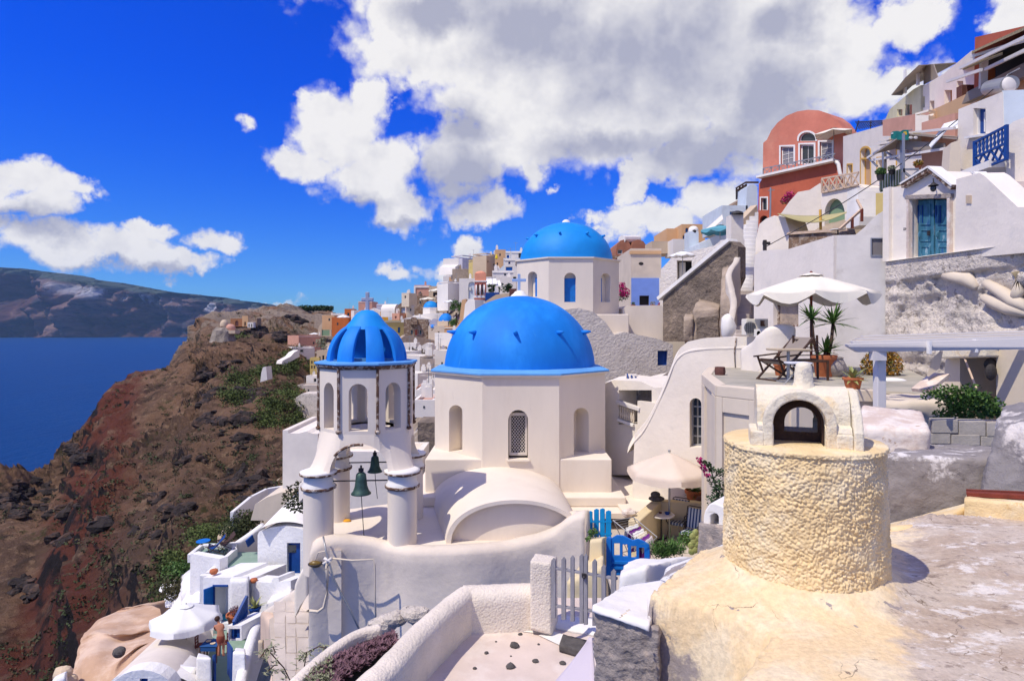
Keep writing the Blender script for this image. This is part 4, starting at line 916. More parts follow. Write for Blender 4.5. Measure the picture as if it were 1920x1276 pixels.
thing('threshold', hexa([Z(1030,1178,ZC),Z(1150,1200,ZC),Z(1030,1166,ZC+.05),Z(1150,1188,ZC+.05),Z(1050,1160,ZC),Z(1150,1170,ZC),Z(1050,1150,ZC+.05),Z(1150,1160,ZC+.05)],(10,4,2)), 'chalk', 'worn whitewashed doorstep under the grey picket gate', 'step', smooth=True, sm=1, disp=('CLOUDS',.08,.02))
mb = MB(); rows = []
for j in range(13):
    t = j/12; rows.append([W(1102-70*t+math.sin(t*3)*2+(s*(8+t*60)),1197+85*t-s*t*4,4.6-s*.12+.05*math.sin(t*4+s*3)) for s in (0,.33,.66,1)])
rows = [[W(1104-(72*t)+s*(6+78*t),1194+92*t**.9+s*0,4.7-.25*s*t) for s in [k/6 for k in range(7)]] for t in [j/12 for j in range(13)]]
o = thing('tarpaulin', MB().loft(rows), 'lav', 'corner of a taut lilac tarpaulin poking in at the bottom edge beside the stone pier', 'tarpaulin', smooth=True); q = o.modifiers.new('t', 'SOLIDIFY'); q.thickness = .012
pp = [Z(590,1300, zt-.45), Z(640,1250, zt-.45), Z(700,1205, zt-.45), Z(748,1190, zt-.45)]
thing('planter_wall', ribbon_wall([p+VV((-.30,.15,.08)) for p in pp],.17, ZC-1.4, step=.06), 'stucco_white', 'curved white planter kerb holding purple succulents', 'planter', smooth=True, disp=('CLOUDS',.05,.015))
mb = MB(); rng = random.Random(11)
base_ = empty('succulent_bed', Z(680,1225, zt-.5), 'bed of purplish succulents behind the diagonal parapet', 'plant bed')
mg = MB()
for _ in range(480):
    x = rng.uniform(575,742); t = (x-575)/167; y = 1296-t*98+rng.uniform(-34,22)*(1.2-t*.8); p = Z(x, y, zt-.42)
    tgt = mg if (x < 620 and rng.random() < .8) else mb
    for k in range(9):
        a = rng.uniform(0,6.28); blade(tgt, p,(math.cos(a), math.sin(a), rng.uniform(.2,1.3)), rng.uniform(.05,.10),.035,.1,2)
build('rosettes', mb, 'succ', base_); build('grey_foliage', mg, 'leaf_grey', base_)
o = MB(); o.loft([[p+VV((-.25,.12,-.06)) for p in pp],[p+VV((.45,-.3,-.06)) for p in pp]]); build('soil', o, 'dark', base_)
tw = empty('twiggy_shrub', W(540,1290,8.5), 'spindly shrub with small silvery leaves at the bottom edge', 'shrub'); ms, ml_ = MB(), MB()
for (x0, y0, x1, y1) in [(556,1300,500,1215),(556,1300,590,1240),(556,1300,575,1222),(500,1215,488,1232),(520,1246,500,1260),(575,1222,612,1214),(590,1240,625,1228),(575,1222,560,1238),(500,1215,516,1222)]:
    a, b = W(x0, y0,8.5), W(x1, y1,8.3); ms.tube([a,(a+b)/2+VV((.03,0,.05)), b],.008,5)
    for k in range(26):
        p = a.lerp(b, rng.uniform(.25,1.05))+VV((rng.gauss(0,.04), rng.gauss(0,.05), rng.gauss(0,.035))); an = rng.uniform(0,6.28); blade(ml_, p,(math.cos(an), math.sin(an)*.6, rng.uniform(-.3,.8)),.075,.028,.1,2)
build('twigs', ms, 'wood_dark', tw); build('leaves', ml_, 'leaf_grey', tw)
# -- the church with the big blue dome
def octo(c, Rr, z, ph=R(22.5)): return [VV((c.x+Rr*math.cos(ph+math.pi/4*k), c.y+Rr*math.sin(ph+math.pi/4*k), z)) for k in range(8)]
def drum(root, c, Rr, z0, z1, m, wins, thick=.55):
    """eight walls, each its own panel; wins: facet index -> list of arched holes in pixels"""
    V = octo(c, Rr,0)
    for k in range(8):
        a, b = V[k], V[(k+1) % 8]; mid = (a+b)/2; nrm = VV((mid.x-c.x, mid.y-c.y,0)).normalized()
        f = Fac(0,1,1,1); f.o = b if (b-a).cross(VV((0,0,1))).dot(nrm) > 0 else a
        f.o = VV((f.o.x, f.o.y,0)); e = a if f.o == VV((b.x, b.y,0)) else b
        f.u = (VV((e.x, e.y,0))-f.o).normalized(); f.n = VV((f.u.y,-f.u.x,0))
        if f.n.dot(nrm) < 0: f.o, f.u = VV((e.x, e.y,0)),-f.u; f.n = VV((f.u.y,-f.u.x,0))
        w_ = (a-b).length; mb = MB(); H = wins.get(k,[])
        O = [(0, z0),(0, z1),(w_, z1),(w_, z0)]
        polys = [O]+[fclean([f.uv(*p) for p in h]) for h in H]; flat = [p for q in polys for p in q]
        tr = tessellate_polygon([[VV((x, y,0)) for x, y in q] for q in polys])
        mb.add([f.at(x, y,0) for x, y in flat], tr)
        for q in polys[1:]:
            n = len(q); mb.add([f.at(x, y,0) for x, y in q]+[f.at(x, y,-thick) for x, y in q],[(i,(i+1) % n, n+(i+1) % n, n+i) for i in range(n)])
            mb.add([f.at(x, y,-thick) for x, y in q], tessellate_polygon([[VV((x, y,0)) for x, y in q]]))
        build('drum_wall', mb, m, root)
        yield k, f
def dome(root, c, r, z0, h, m, n=72, nv=26, disp=None):
    prof = [(r*math.cos(math.pi/2*i/nv)**.98 if i < nv else .001, h*math.sin(math.pi/2*i/nv)) for i in range(nv+1)]
    return build('dome', MB().lathe((c.x, c.y, z0), prof, n), m, root, smooth=True, disp=disp, keep=True)
CC = VV((.27,21.8,0)); RR = 3.1; zr = -1.50
ch1 = empty('domed_church',(CC.x, CC.y,-5.4), 'white octagonal church with the large bright blue dome in the middle of the picture', 'church')
wl = arch(842,759,867,846); wm = arch(953,768,990,861); wr = arch(1076,764,1104,853)
facets = {}
for k, f in drum(ch1, CC, RR,-5.4, zr-.10, 'church', {4: [wl],5: [wm],6: [wr]},.50): facets[k] = f
o1 = octo(CC, RR+.10, zr-.10); o2 = octo(CC, RR+.13, zr-.01); o3 = octo(CC, RR+.13, zr+.02);
build('cornice', MB().loft([octo(CC, RR-.1, zr-.12), o1, o2, octo(CC, RR-.1, zr-.008)], True), 'church', ch1)
rr_ = 2.62; n = 64
mb = MB(); out = []
for i in range(n):
    a = 2*math.pi*i/n+R(22.5); s = (a-R(22.5)) % (math.pi/4)-math.pi/8; rad = (RR+.14)*math.cos(math.pi/8)/math.cos(s); out.append(VV((CC.x+rad*math.cos(a), CC.y+rad*math.sin(a), zr+.0)))
mid = [VV((CC.x+(p.x-CC.x)*.95, CC.y+(p.y-CC.y)*.95, zr+.06)) for p in out]; inn = [VV((CC.x+rr_*math.cos(2*math.pi*i/n+R(22.5)), CC.y+rr_*math.sin(2*math.pi*i/n+R(22.5)), zr+.12)) for i in range(n)]
build('ledge', MB().loft([[p+VV((0,0,-.03)) for p in out],[p+VV((0,0,.02)) for p in out], mid, inn], True), 'blue_rim', ch1, smooth=False)
dome(ch1, CC,2.65, zr+.02,2.53, 'blue_dome', disp=('CLOUDS',.8,.03))
for k in range(10):
    a = R(-90-4)+k*R(36); rad = 2.65*math.cos(R(30)); p = VV((CC.x+rad*math.cos(a), CC.y+rad*math.sin(a), zr+2.53*.5)); d_ = VV((math.cos(a), math.sin(a),.10))
    build('peg', MB().tube([p-d_*.05, p+d_*.12, p+d_*.30],[.085,.065,.03],8), 'blue_dome', ch1, smooth=True)
mb = MB().lathe((CC.x, CC.y, zr+2.51),[(.34,0),(.30,.06),(.20,.14),(.16,.20),(.001,.24)],20); build('knob', mb, 'chalk', ch1, smooth=True)
tp = VV((CC.x-.02, CC.y, zr+2.71))
mb = MB().bar(tp, tp+VV((0,0,.62)),.10,.08); mb.bar(tp+VV((-.25,0,.40)), tp+VV((.25,0,.40)),.10,.082, up=VV((0,1,0)))
build('cross', mb, mat('pale blue cross paint',(.34,.46,.66), bump=.05, var=.05), ch1, bevel=.01)
f = facets[5]; ho = [f.uv(*p) for p in wm]; u0, u1 = min(a for a, b in ho), max(a for a, b in ho); z0_, z1_ = min(b for a, b in ho), max(b for a, b in ho)
zc_ = f.uv(970,778)[1]; zb_ = f.uv(970,855)[1]
fr = build('window', MB().bar(f.at(u0+.05, z0_+.10,-.26), f.at(u0+.05, zc_,-.26),.07).bar(f.at(u1-.05, z0_+.10,-.26), f.at(u1-.05, zc_,-.26),.07).bar(f.at(u0+.02, zc_,-.26), f.at(u1-.02, zc_,-.26),.09).bar(f.at(u0+.02, z0_+.12,-.26), f.at(u1-.02, z0_+.12,-.26),.09), mat('dirty white window paint',(.62,.56,.50), bump=.1), ch1, bevel=.01)
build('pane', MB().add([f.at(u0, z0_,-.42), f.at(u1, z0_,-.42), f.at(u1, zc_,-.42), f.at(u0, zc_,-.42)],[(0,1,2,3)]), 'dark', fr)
mb = MB(); wv = u1-u0-.16; hv = zc_-(z0_+.16); st = .088; k = -int(hv/st)-1
def clipseg(x0, y0, x1, y1):
    t0, t1 = 0.,1.; dx, dy = x1-x0, y1-y0
    for p_, q_ in ((-dx, x0),(dx, wv-x0),(-dy, y0),(dy, hv-y0)):
        if abs(p_) < 1e-9:
            if q_ < 0: return None
        else:
            r_ = q_/p_
            if p_ < 0: t0 = max(t0, r_)
            else: t1 = min(t1, r_)
    return (t0, t1) if t1 > t0+1e-3 else None
for sgn in (1,-1):
    for k in range(-30,50):
        xa = k*st; seg = (xa,0, xa+sgn*hv*.78, hv)
        c_ = clipseg(*seg)
        if c_:
            t0, t1 = c_; mb.bar(f.at(u0+.08+seg[0]+(seg[2]-seg[0])*t0, z0_+.14+hv*t0,-.28-(.012 if sgn > 0 else 0)), f.at(u0+.08+seg[0]+(seg[2]-seg[0])*t1, z0_+.14+hv*t1,-.28-(.012 if sgn > 0 else 0)),.030,.012)
build('lattice', mb, mat('lattice paint',(.70,.64,.58), bump=0), fr)
build('sill', MB().box(f.at((u0+u1)/2, z0_-.02,.02),(u1-u0+.10,.14,.05), ux=f.u), 'church', ch1)
fy = CC.y-RR*math.cos(R(22.5)); zp = -4.13
mb = MB(); x0, x1 = (797-CX)/F*(fy+.04),(1147-CX)/F*(fy+.04)
mb.prism([(x0, fy+.03,-5.4),(x0, fy+.03, zp),(x1, fy+.03, zp),(x1, fy+.03,-5.4)],[(x0, fy+6.0,-5.4),(x0, fy+6.0, zp),(x1, fy+6.0, zp),(x1, fy+6.0,-5.4)])
build('pedestal', mb, 'church', ch1, bevel=.03)
build('plinth', MB().box(((x0+x1)/2, fy+2.9,-5.30),(x1-x0+.7,6.8,.30)), 'church', ch1, bevel=.04)
za_, zf_ = -4.36,-5.5
def vault(c0, c1, hw0, hw1, z_top, z_foot, n=40, rows_=14):
    out = []
    for j in range(rows_+1):
        t = j/rows_; c = c0.lerp(c1, t); hw = hw0+(hw1-hw0)*t
        out.append([VV((c.x-hw*math.cos(math.pi*i/n)*(1+.0*t), c.y, z_foot+(z_top-z_foot)*math.sin(math.pi*i/n)**.85)) for i in range(n+1)])
    return out
rows = vault(VV((.10,15.35,0)), VV((-.42, fy+.02,0)),1.75,2.05, za_, zf_)
va = tag(empty('vault_roof',(0,17, zf_)), 'shallow white barrel vault swelling in front of the domed church', 'vault')
build('vault', MB().loft(rows), 'church', va, smooth=True, keep=True)
mb = MB(); r0 = [p+VV((0,.10,0)) for p in rows[0]]; mb.v += r0; mb.f.append(tuple(range(len(r0))));
r2 = [VV((rows[0][20].x+(p.x-rows[0][20].x)*.93, p.y, zf_+(p.z-zf_)*.92)) for p in rows[0]]
mb2 = MB().loft([rows[0], r2]); build('vault_rim', mb2, 'church', va)
mb3 = MB(); mb3.v += [p+VV((0,.22,0)) for p in r2]; mb3.f.append(tuple(range(len(r2)))); mb3.loft([r2,[p+VV((0,.22,0)) for p in r2]]); build('lunette', mb3, 'church', va)
mb = MB().prism([(-4.9,15.2,-5.6),(2.3,15.2,-5.6),(2.6,17.8,-5.6),(6,17.8,-5.6),(6,27,-5.6),(-3.2,27,-5.6),(-3.3,19,-5.6),(-5.3,18,-5.6)],[(-4.9,15.2,-5.45),(2.3,15.2,-5.45),(2.6,17.8,-5.45),(6,17.8,-5.45),(6,27,-5.45),(-3.2,27,-5.45),(-3.3,19,-5.45),(-5.3,18,-5.45)])
build('church_terrace', mb, 'church', kind='structure')
mb = MB().prism([(3.2,17.7,-5.42),(3.2,17.7,-5.36),(8.3,17.7,-5.36),(8.3,17.7,-5.42)],[(3.0,24,-5.42),(3.0,24,-5.36),(9.5,24,-5.36),(9.5,24,-5.42)])
build('terrace_east', mb, 'church', kind='structure')
top = [(583,1036),(592,1012),(640,1002),(700,1006),(745,1018),(800,1022),(880,1020),(960,1012),(1030,992),(1070,966),(1090,957),(1101,957)]
pw = [W(x, y,15.0+.25*math.sin(x*.02)) for x, y in top]
rw = thing('retaining_wall', ribbon_wall(pw,.50,-10.6, nz=22, step=.12), 'weathered', 'long weathered white wall with a wavy top edge below the bell tower and vault', 'wall', smooth=True, disp=[('CLOUDS',.9,.10),('CLOUDS',.12,.018)])
mb = MB().prism([W(583,1031,14.7), W(583,1300,14.7), W(640,1300,14.7), W(640,1031,14.7)],[W(583,1031,15.6), W(583,1300,15.6), W(640,1300,15.6), W(640,1031,15.6)])
build('wall_end', mb, 'weathered', None).parent = rw; bpy.data.objects['wall_end'].location = WLOC[bpy.data.objects['wall_end']]-WLOC[rw]
for i,(x, y, r, lab) in enumerate([(716,1170,.22,'squarish'),(740,1160,.20,'pale'),(777,1148,.20,'tilted'),(698,1182,.14,'small')]):
    thing('foot_rock', MB().sphere(W(x, y,10.2), r,12,8,(1.2,.8,.7)), 'rock_white', '%s whitewashed rock at the foot of the long wall, %s' % (lab,['second from the left', 'third from the left', 'at the right end', 'at the left end'][i]), 'rock', 'whitewashed rocks behind the diagonal parapet', smooth=False, disp=('VORONOI',.3,.15))
mb = MB().tube([W(624,1046,14.5), W(660,1050,14.5), W(700,1048,14.5), W(703,1060,14.5), W(703,1110,14.5), W(705,1170,14.5)],.022,8)
thing('cable_duct', mb, 'cream_wall', 'thin cream cable running along and down the long weathered wall', 'cable', smooth=True)
mb = MB().tube([W(606,1005,14.6), W(612,1035,14.4), W(626,1085,14.4), W(655,1140,14.35), W(678,1188,14.3)],.022,6); thing('stay_cable', mb, 'steel', 'slanting grey stay cable across the end of the long wall', 'cable', smooth=True)
mb = MB().tube([W(612,1050,14.4), W(614,1085,14.4), W(613,1115,14.4), W(607,1138,14.4), W(596,1146,14.4), W(580,1144,14.4)],.035,6); thing('hanging_rope', mb, 'cream_wall', 'pale rope hanging in a loop from the wall corner', 'rope', smooth=True)
mb = MB().tube([W(608,1046,14.42), W(618,1052,14.38), W(612,1066,14.4), W(607,1056,14.4), W(622,1046,14.4)],.04,6); thing('rope_knot', mb, 'lavmetal', 'tangle of pale rope knotted at the wall corner', 'rope', smooth=True)
lm = empty('wall_lamp', W(591,1057,14.45), 'round brass bulkhead lamp on the corner of the long wall', 'lamp')
build('lamp_glass', MB().sphere(W(591,1057,14.5),.15,16,10,(1,.5,.55)), 'amber', lm, smooth=True); build('lamp_arm', MB().tube([W(591,1050,14.5), W(597,1035,14.45), W(612,1032,14.45)],.015,6), 'cream_wall', lm)
build('lamp_rim', MB().lathe(W(591,1056,14.5)+VV((0,0,-.02)),[(.145,0),(.165,.01),(.165,.03),(.145,.04)],20), 'iron', lm)
# -- bell tower
BC = VV(((689-CX)/F*16.35,16.35,0)); BR = 1.24
bt = empty('bell_tower',(BC.x, BC.y,-5.4), 'white open bell tower on four round pillars with a ribbed blue crown', 'bell tower')
bph = R(22.5+2)
zA, zBm = -1.06,-2.72                                        # octagon top and bottom
V = octo(BC, BR,0, bph)
for k in range(8):
    a, b = V[k], V[(k+1) % 8]; mid = (a+b)/2; nrm = VV((mid.x-BC.x, mid.y-BC.y,0)).normalized()
    o_, e_ = a, b; u = (e_-o_).normalized(); nn_ = VV((u.y,-u.x,0))
    if nn_.dot(nrm) < 0: o_, e_ = b, a; u = -u; nn_ = VV((u.y,-u.x,0))
    f = Fac(0,1,1,1); f.o, f.u, f.n = VV((o_.x, o_.y,0)), u, nn_; w_ = (a-b).length
    O = [(0, zBm),(0, zA),(w_, zA),(w_, zBm)]; hw = .235; cu = w_/2; zs_ = zA-.62; z0h = zBm+.10
    Hh = [(cu-hw, z0h)]+[(cu-hw*math.cos(math.pi*i/12), zs_+hw*math.sin(math.pi*i/12)) for i in range(13)]+[(cu+hw, z0h)]
    polys = [O, Hh]; flat = O+Hh; tr = tessellate_polygon([[VV((x, y,0)) for x, y in q] for q in polys]); mb = MB(); th = .30; n = len(Hh)
    mb.add([f.at(x, y,0) for x, y in flat], tr); k2 = 1-th/BR/.92
    back = [VV((BC.x+(f.at(x, y).x-BC.x)*k2, BC.y+(f.at(x, y).y-BC.y)*k2, y)) if (x, y) in O else f.at(x, y,-th) for x, y in flat]
    mb.add(back, tr); mb.add([f.at(x, y,0) for x, y in Hh]+[f.at(x, y,-th) for x, y in Hh],[(i,(i+1) % n, n+(i+1) % n, n+i) for i in range(n)])
    build('lantern_wall', mb, 'church', bt)
    pc = VV((BC.x+(a.x-BC.x)*1.015, BC.y+(a.y-BC.y)*1.015,0))
    st_ = build('corner_strip', MB().tube([pc+VV((0,0, zA)), pc+VV((0,0, zBm+.12))],.038,6), 'brownstain', bt, disp=('CLOUDS',.08,.04))
    build('strip_foot', MB().sphere(pc+VV((0,0, zBm+.08)),.07,10,8,(1,1,.8)), 'brownstain', st_, smooth=True, disp=('CLOUDS',.05,.03))
build('brown_band', MB().loft([octo(BC, BR+.03, zA-.04, bph), octo(BC, BR+.09, zA+.02, bph), octo(BC, BR+.09, zA+.06, bph), octo(BC, BR-.3, zA+.06, bph)], True), 'brownstain', bt)
build('blue_ledge', MB().loft([octo(BC, BR+.10, zA+.062, bph), octo(BC, BR+.13, zA+.085, bph), octo(BC, BR+.12, zA+.125, bph), octo(BC, BR-.22, zA+.15, bph), octo(BC, BR-.42, zA+.145, bph), octo(BC, BR-.42, zA+.0, bph)], True), 'blue_rim', bt)
dr, dh, z0 = 1.01,1.05, zA+.12
for k in range(8):
    a0 = bph+R(22.5)*0+k*math.pi/4; rows = []
    for j in range(15):
        t = j/14*R(72); hw = R(13.2)
        ro = dr*math.cos(t)**.9; zz = z0+dh*math.sin(t); ri = ro-.10
        w0 = dr*math.sin(hw)*(.45+.55*math.cos(t))
        ca, sa = math.cos(a0), math.sin(a0)
        P = lambda r, s: VV((BC.x+ca*r-sa*s, BC.y+sa*r+ca*s, zz))
        rows.append([P(ro,-w0), P(ro+.035,-w0*.4), P(ro+.035, w0*.4), P(ro, w0), P(ri, w0*.95), P(ri,-w0*.95)])
    build('dome_rib', MB().loft(rows, True), 'blue_dome', bt, smooth=True, bevel=.012)
build('crown_cap', MB().lathe((BC.x, BC.y, z0+dh*math.sin(R(56))),[(dr*.60,-.03),(dr*.53,.08),(.44,.18),(.36,.30),(.27,.40),(.15,.47),(.001,.49)],28), 'blue_dome2', bt, smooth=True)
tp = VV((BC.x, BC.y, z0+dh*math.sin(R(56))+.36))
build('cross', MB().bar(tp, tp+VV((0,0,.60)),.10,.08).bar(tp+VV((-.16,0,.40)), tp+VV((.16,0,.40)),.10,.082, up=VV((0,1,0))), mat('grey cross stone',(.36,.38,.48), bump=.1), bt, bevel=.02)
build('lantern_floor', MB().loft([octo(BC, BR-.02, zBm+.02, bph), octo(BC,.62, zBm+.02, bph)], True), 'church', bt)
PX = 1.03; zc1 = -3.60; zfl = -5.45; pang = R(4)
Rm = lambda v: VV((BC.x+v[0]*math.cos(pang)-v[1]*math.sin(pang), BC.y+v[0]*math.sin(pang)+v[1]*math.cos(pang), v[2]))
for (sx, sy) in ((-1,-1),(1,-1),(-1,1),(1,1)):
    c = Rm((sx*PX, sy*PX, zfl if sy > 0 or sx > 0 else -6.1)); top_ = zc1-.42-c.z
    pl = build('pillar', MB().lathe(c,[(.37,0),(.365, top_*.5),(.36, top_)],32), 'church', bt, smooth=True, disp=('CLOUDS',.4,.03))
    build('capital', MB().lathe((c.x, c.y, zc1-.42),[(.34,-.02),(.40,0),(.41,.05),(.36,.12),(.35,.30),(.43,.34),(.45,.41),(.36,.44),(.001,.44)],32), 'chalk', pl, smooth=True)
    build('brown_ring', MB().lathe((c.x, c.y, zc1-.42),[(.35,-.05),(.425,-.02),(.43,.04),(.36,.07)],32), 'brownstain', pl, smooth=True, disp=('CLOUDS',.06,.03))
    build('brown_lip', MB().lathe((c.x, c.y, zc1-.42),[(.36,.30),(.455,.335),(.46,.375),(.36,.39)],32), 'brownstain', pl, smooth=True, disp=('CLOUDS',.06,.03))
S1, S2 = PX+.36, BR*.93
rows = []
NQ = 8
def sq_oct(t, n=64):
    out = []
    for i in range(n):
        a = 2*math.pi*i/n
        ca, sa = math.cos(a), math.sin(a)
        rs = (PX+.30)/max(abs(ca), abs(sa)); rs = min(rs,1.62); s_ = ((a+pang-bph) % (math.pi/4))-math.pi/8; ro = (BR+.0)*math.cos(math.pi/8)/math.cos(s_)
        r = rs*(1-t)+ro*t; out.append((r*ca, r*sa))
    return out
for j in range(13):
    t = j/12; z = zc1-.02+(zBm+.02-(zc1-.02))*t; rows.append([Rm((x, y, z)) for x, y in sq_oct(min(1, t**.75))])
shell = MB().loft(rows, True); shell.f.append(tuple(range(63,-1,-1))); shell.f.append(tuple(12*64+i for i in range(64)))
arc_ = build('arch_stage', shell, 'church', bt, keep=False)
bmt = bmesh.new(); bmt.from_mesh(arc_.data); bmesh.ops.recalc_face_normals(bmt, faces=bmt.faces); bmt.to_mesh(arc_.data); bmt.free()
def archcut(ax):
    p = []; r = PX-.33; n = 20
    p = [(-r, zc1-.3)]+[(-r*math.cos(math.pi*i/n), zc1+.02+r*.93*math.sin(math.pi*i/n)) for i in range(n+1)]+[(r, zc1-.3)]
    if ax == 0: return MB().prism([Rm((s,-3, z)) for s, z in p],[Rm((s,3, z)) for s, z in p])
    return MB().prism([Rm((-3, s, z)) for s, z in p],[Rm((3, s, z)) for s, z in p])
for ax in (0,1):
    c1 = cutter(archcut(ax)); bpy.context.view_layer.update(); boolcut(arc_,[c1])
q = arc_.modifiers.new('b', 'BEVEL'); q.width = .02; q.segments = 2; q.limit_method = 'ANGLE'; q.angle_limit = R(50)
for ax in (-1,):
    r = PX-.33; pts = [Rm((-r*math.cos(math.pi*i/20)*1.02,-PX-.31, zc1+.02+r*.95*math.sin(math.pi*i/20))) for i in range(4,12)]
    build('flaking_edge', MB().tube(pts,.035,6), 'brownstain', bt, disp=('CLOUDS',.06,.04))
for i,(px, py, dd, s, lab) in enumerate([(677,905, BC.y-PX-.05,1.0, 'dark green bronze bell hanging between the two front pillars of the tower'),(703,869, BC.y+PX,.85, 'bronze bell hanging at the back of the tower, half behind a pillar')]):
    c = W(px, py, dd); r_ = .225*s; b = empty('bell', c+VV((0,0,-.25*s)), lab, 'bell')
    build('bell_body', MB().lathe(c,[(.001,.27*s),(.07*s,.27*s),(.12*s,.22*s),(.135*s,.10*s),(.155*s,-.08*s),(.20*s,-.20*s),(.245*s,-.25*s),(.245*s,-.27*s),(.22*s,-.265*s),(.15*s,-.1*s)],28), 'bronze', b, smooth=True)
    build('headstock', MB().tube([c+VV((0,0,.26*s)), c+VV((0,0,.44*s))],.025,8).box(c+VV((0,0,.33*s)),(.12*s,.06,.08)), 'iron', b)
    build('clapper_rope', MB().tube([c+VV((0,0,-.2)), c+VV((.02,0,-.55)), c+VV((.06,.05,-1.35 if i == 0 else -1.0))],.010,5), 'iron', b)
for sy, lab in ((-1, 'thin iron bar across the front arch of the bell tower'),(1, 'thin iron bar across the rear arch of the bell tower')):
    thing('tie_bar', MB().tube([Rm((-PX, sy*PX, zc1-.27+.0)), Rm((PX, sy*PX, zc1-.27))],.018,6), 'iron', lab, 'tie bar', 'tie bars of the bell tower')
thing('rust_stain', MB().sphere(Rm((-PX+.34, PX-.25, zfl+.02)),.12,10,6,(1,.6,.4)), mat('orange rust stain',(.75,.36,.03), bump=.2), 'orange rust deposit at the foot of the rear left pillar', 'stain', smooth=True)
bx('plain white building seen through the arches of the bell tower',612,858,792,985,24.5,2, 'white',0, name='white_wall', cat='wall')
# -- the second blue dome, higher up
C2 = VV(((1061.5-CX)/F*36,36,0)); R2 = 3.13; z2 = W(0,487,34.3).z
ch2 = empty('domed_church',(C2.x, C2.y, z2-4), 'second white church with a blue dome and blue windows, higher and further back', 'church')
for k, f in drum(ch2, C2, R2, z2-3.4, z2, 'church', {4: [arch(990,509,1007,556)],5: [arch(1058,511,1080,566)],6: [arch(1127,512,1144,566)]},.35):
    for kk,(x0, y0, x1, y1) in {4: (998,520,1007,556),5: (1059,521,1080,566),6: (1127,521,1135,566)}.items():
        if kk == k: build('shutter', polyface(f, rect(x0, y0, x1, y1),-.24,.05), 'blue_bright', ch2)
build('cornice', MB().loft([octo(C2, R2, z2-.08), octo(C2, R2+.10, z2-.04), octo(C2, R2+.10, z2+.03), octo(C2,2.2, z2+.06)], True), 'church', ch2)
dome(ch2, C2,2.70, z2+.04,2.30, 'blue_dome2', disp=('CLOUDS',.9,.06))
for k in range(9):
    a = R(-90-14)+k*R(40); rad = 2.70*math.cos(R(38)); p = VV((C2.x+rad*math.cos(a), C2.y+rad*math.sin(a), z2+2.3*math.sin(R(38)))); d_ = VV((math.cos(a), math.sin(a),.25))
    build('peg', MB().tube([p-d_*.05, p+d_*.22],[.09,.06],8), 'blue_dome2', ch2, smooth=True)
build('knob', MB().lathe((C2.x, C2.y, z2+2.3),[(.26,0),(.22,.14),(.12,.22),(.001,.25)],16), 'chalk', ch2, smooth=True)
fy2 = C2.y-R2*.924+.05
mb = MB().box(((C2.x+.3), fy2+2.6, z2-3.4-1.3),(5.7,5.2,2.6+.7)); build('pedestal', mb, 'church', ch2, bevel=.05)
bx('white block with rounded shoulder right of the second domed church',1168,575,1265,640,34.5,5, 'church',0, top=[(1168,700),(1168,578),(1176,573),(1238,572),(1250,580),(1258,600),(1264,626),(1280,628),(1284,640),(1284,700)], name='vaulted_block', cat='vault')
bx('rough grey white lunette wall under the second church',1050,577,1262,712,31.5,4, 'lunette',0, top=[(1000,760),(1040,590),(1060,580),(1085,577),(1112,584),(1135,603),(1152,628),(1170,622),(1230,634),(1262,645),(1262,760)], ops=[('w',1233,657,1252,685,'blue','blue')], name='rough_wall', cat='wall', rv=.3)
# -- umbrella terrace right of the middle
TZ = -1.22
P_ = [Z(1320,703, TZ), Z(1346,724, TZ), Z(1420,731, TZ), Z(1640,733, TZ), Z(1640,745, TZ)+VV((1.5,0,0)), W(1760,712,13.5), W(1700,690,18), W(1420,690,19.5), W(1330,697,17.5)]
P_ = [VV((p.x, p.y, TZ)) for p in P_]
tc = empty('cream_building',(P_[2].x, P_[2].y,-6), 'cream plastered building with panelled corners under the umbrella terrace', 'building')
mb = MB().prism([p+VV((0,0,-.05)) for p in P_],[VV((p.x, p.y,-6.0)) for p in P_]); build('wall', mb, 'cream_wall', tc)
c_ = sum(P_, VV())/len(P_)
build('terrace_floor', MB().prism([c_+(p-c_)*.955+VV((0,0,.006)) for p in P_],[c_+(p-c_)*.955+VV((0,0,-.04)) for p in P_]), 'cream_floor', tc)
for i in (8,0,1,2):
    a, b = P_[i], P_[(i+1) % 9]; dd = (b-a).normalized(); n_ = VV((dd.y,-dd.x,0)); n_ = n_ if n_.dot(a-c_) > 0 else -n_
    mb = MB().prism([a+n_*.06+VV((0,0,-.20)), a+n_*.06+VV((0,0,.03)), a-n_*.18+VV((0,0,.03)), a-n_*.18+VV((0,0,-.20))],[b+n_*.06+VV((0,0,-.20)), b+n_*.06+VV((0,0,.03)), b-n_*.18+VV((0,0,.03)), b-n_*.18+VV((0,0,-.20))])
    build('coping', mb, 'cream_wall', tc, bevel=.02)
def panel(a, b, t0, t1, z0, z1, pr=.05):
    dd = b-a; n_ = VV((dd.y,-dd.x,0)).normalized(); n_ = n_ if n_.dot(a-c_) > 0 else -n_
    A1, B1 = a+dd*t0, a+dd*t1; q = [(A1, z0),(A1, z1),(B1, z1),(B1, z0)]
    return MB().prism([VV((p.x, p.y, z))+n_*pr for p, z in q],[VV((p.x, p.y, z))-n_*.02 for p, z in q])
for (i, t0, t1) in ((0,.0,.22),(0,.78,1.0),(1,0,.16),(1,.84,1.0),(2,0,.04),(2,.28,.33),(2,.60,.66)):
    build('pilaster', panel(P_[i], P_[i+1], t0, t1,-6, TZ-.2,.06), 'cream_wall', tc, bevel=.01)
build('lintel_band', panel(P_[1], P_[2],.16,.84, TZ-.5, TZ-.2,.055), 'cream_wall', tc, bevel=.01)
mb = MB(); c0 = Z(1350,703, TZ)
sb = empty('stone_bowl', c0, 'dark reddish lava stone mortar standing on the terrace edge', 'stone bowl')
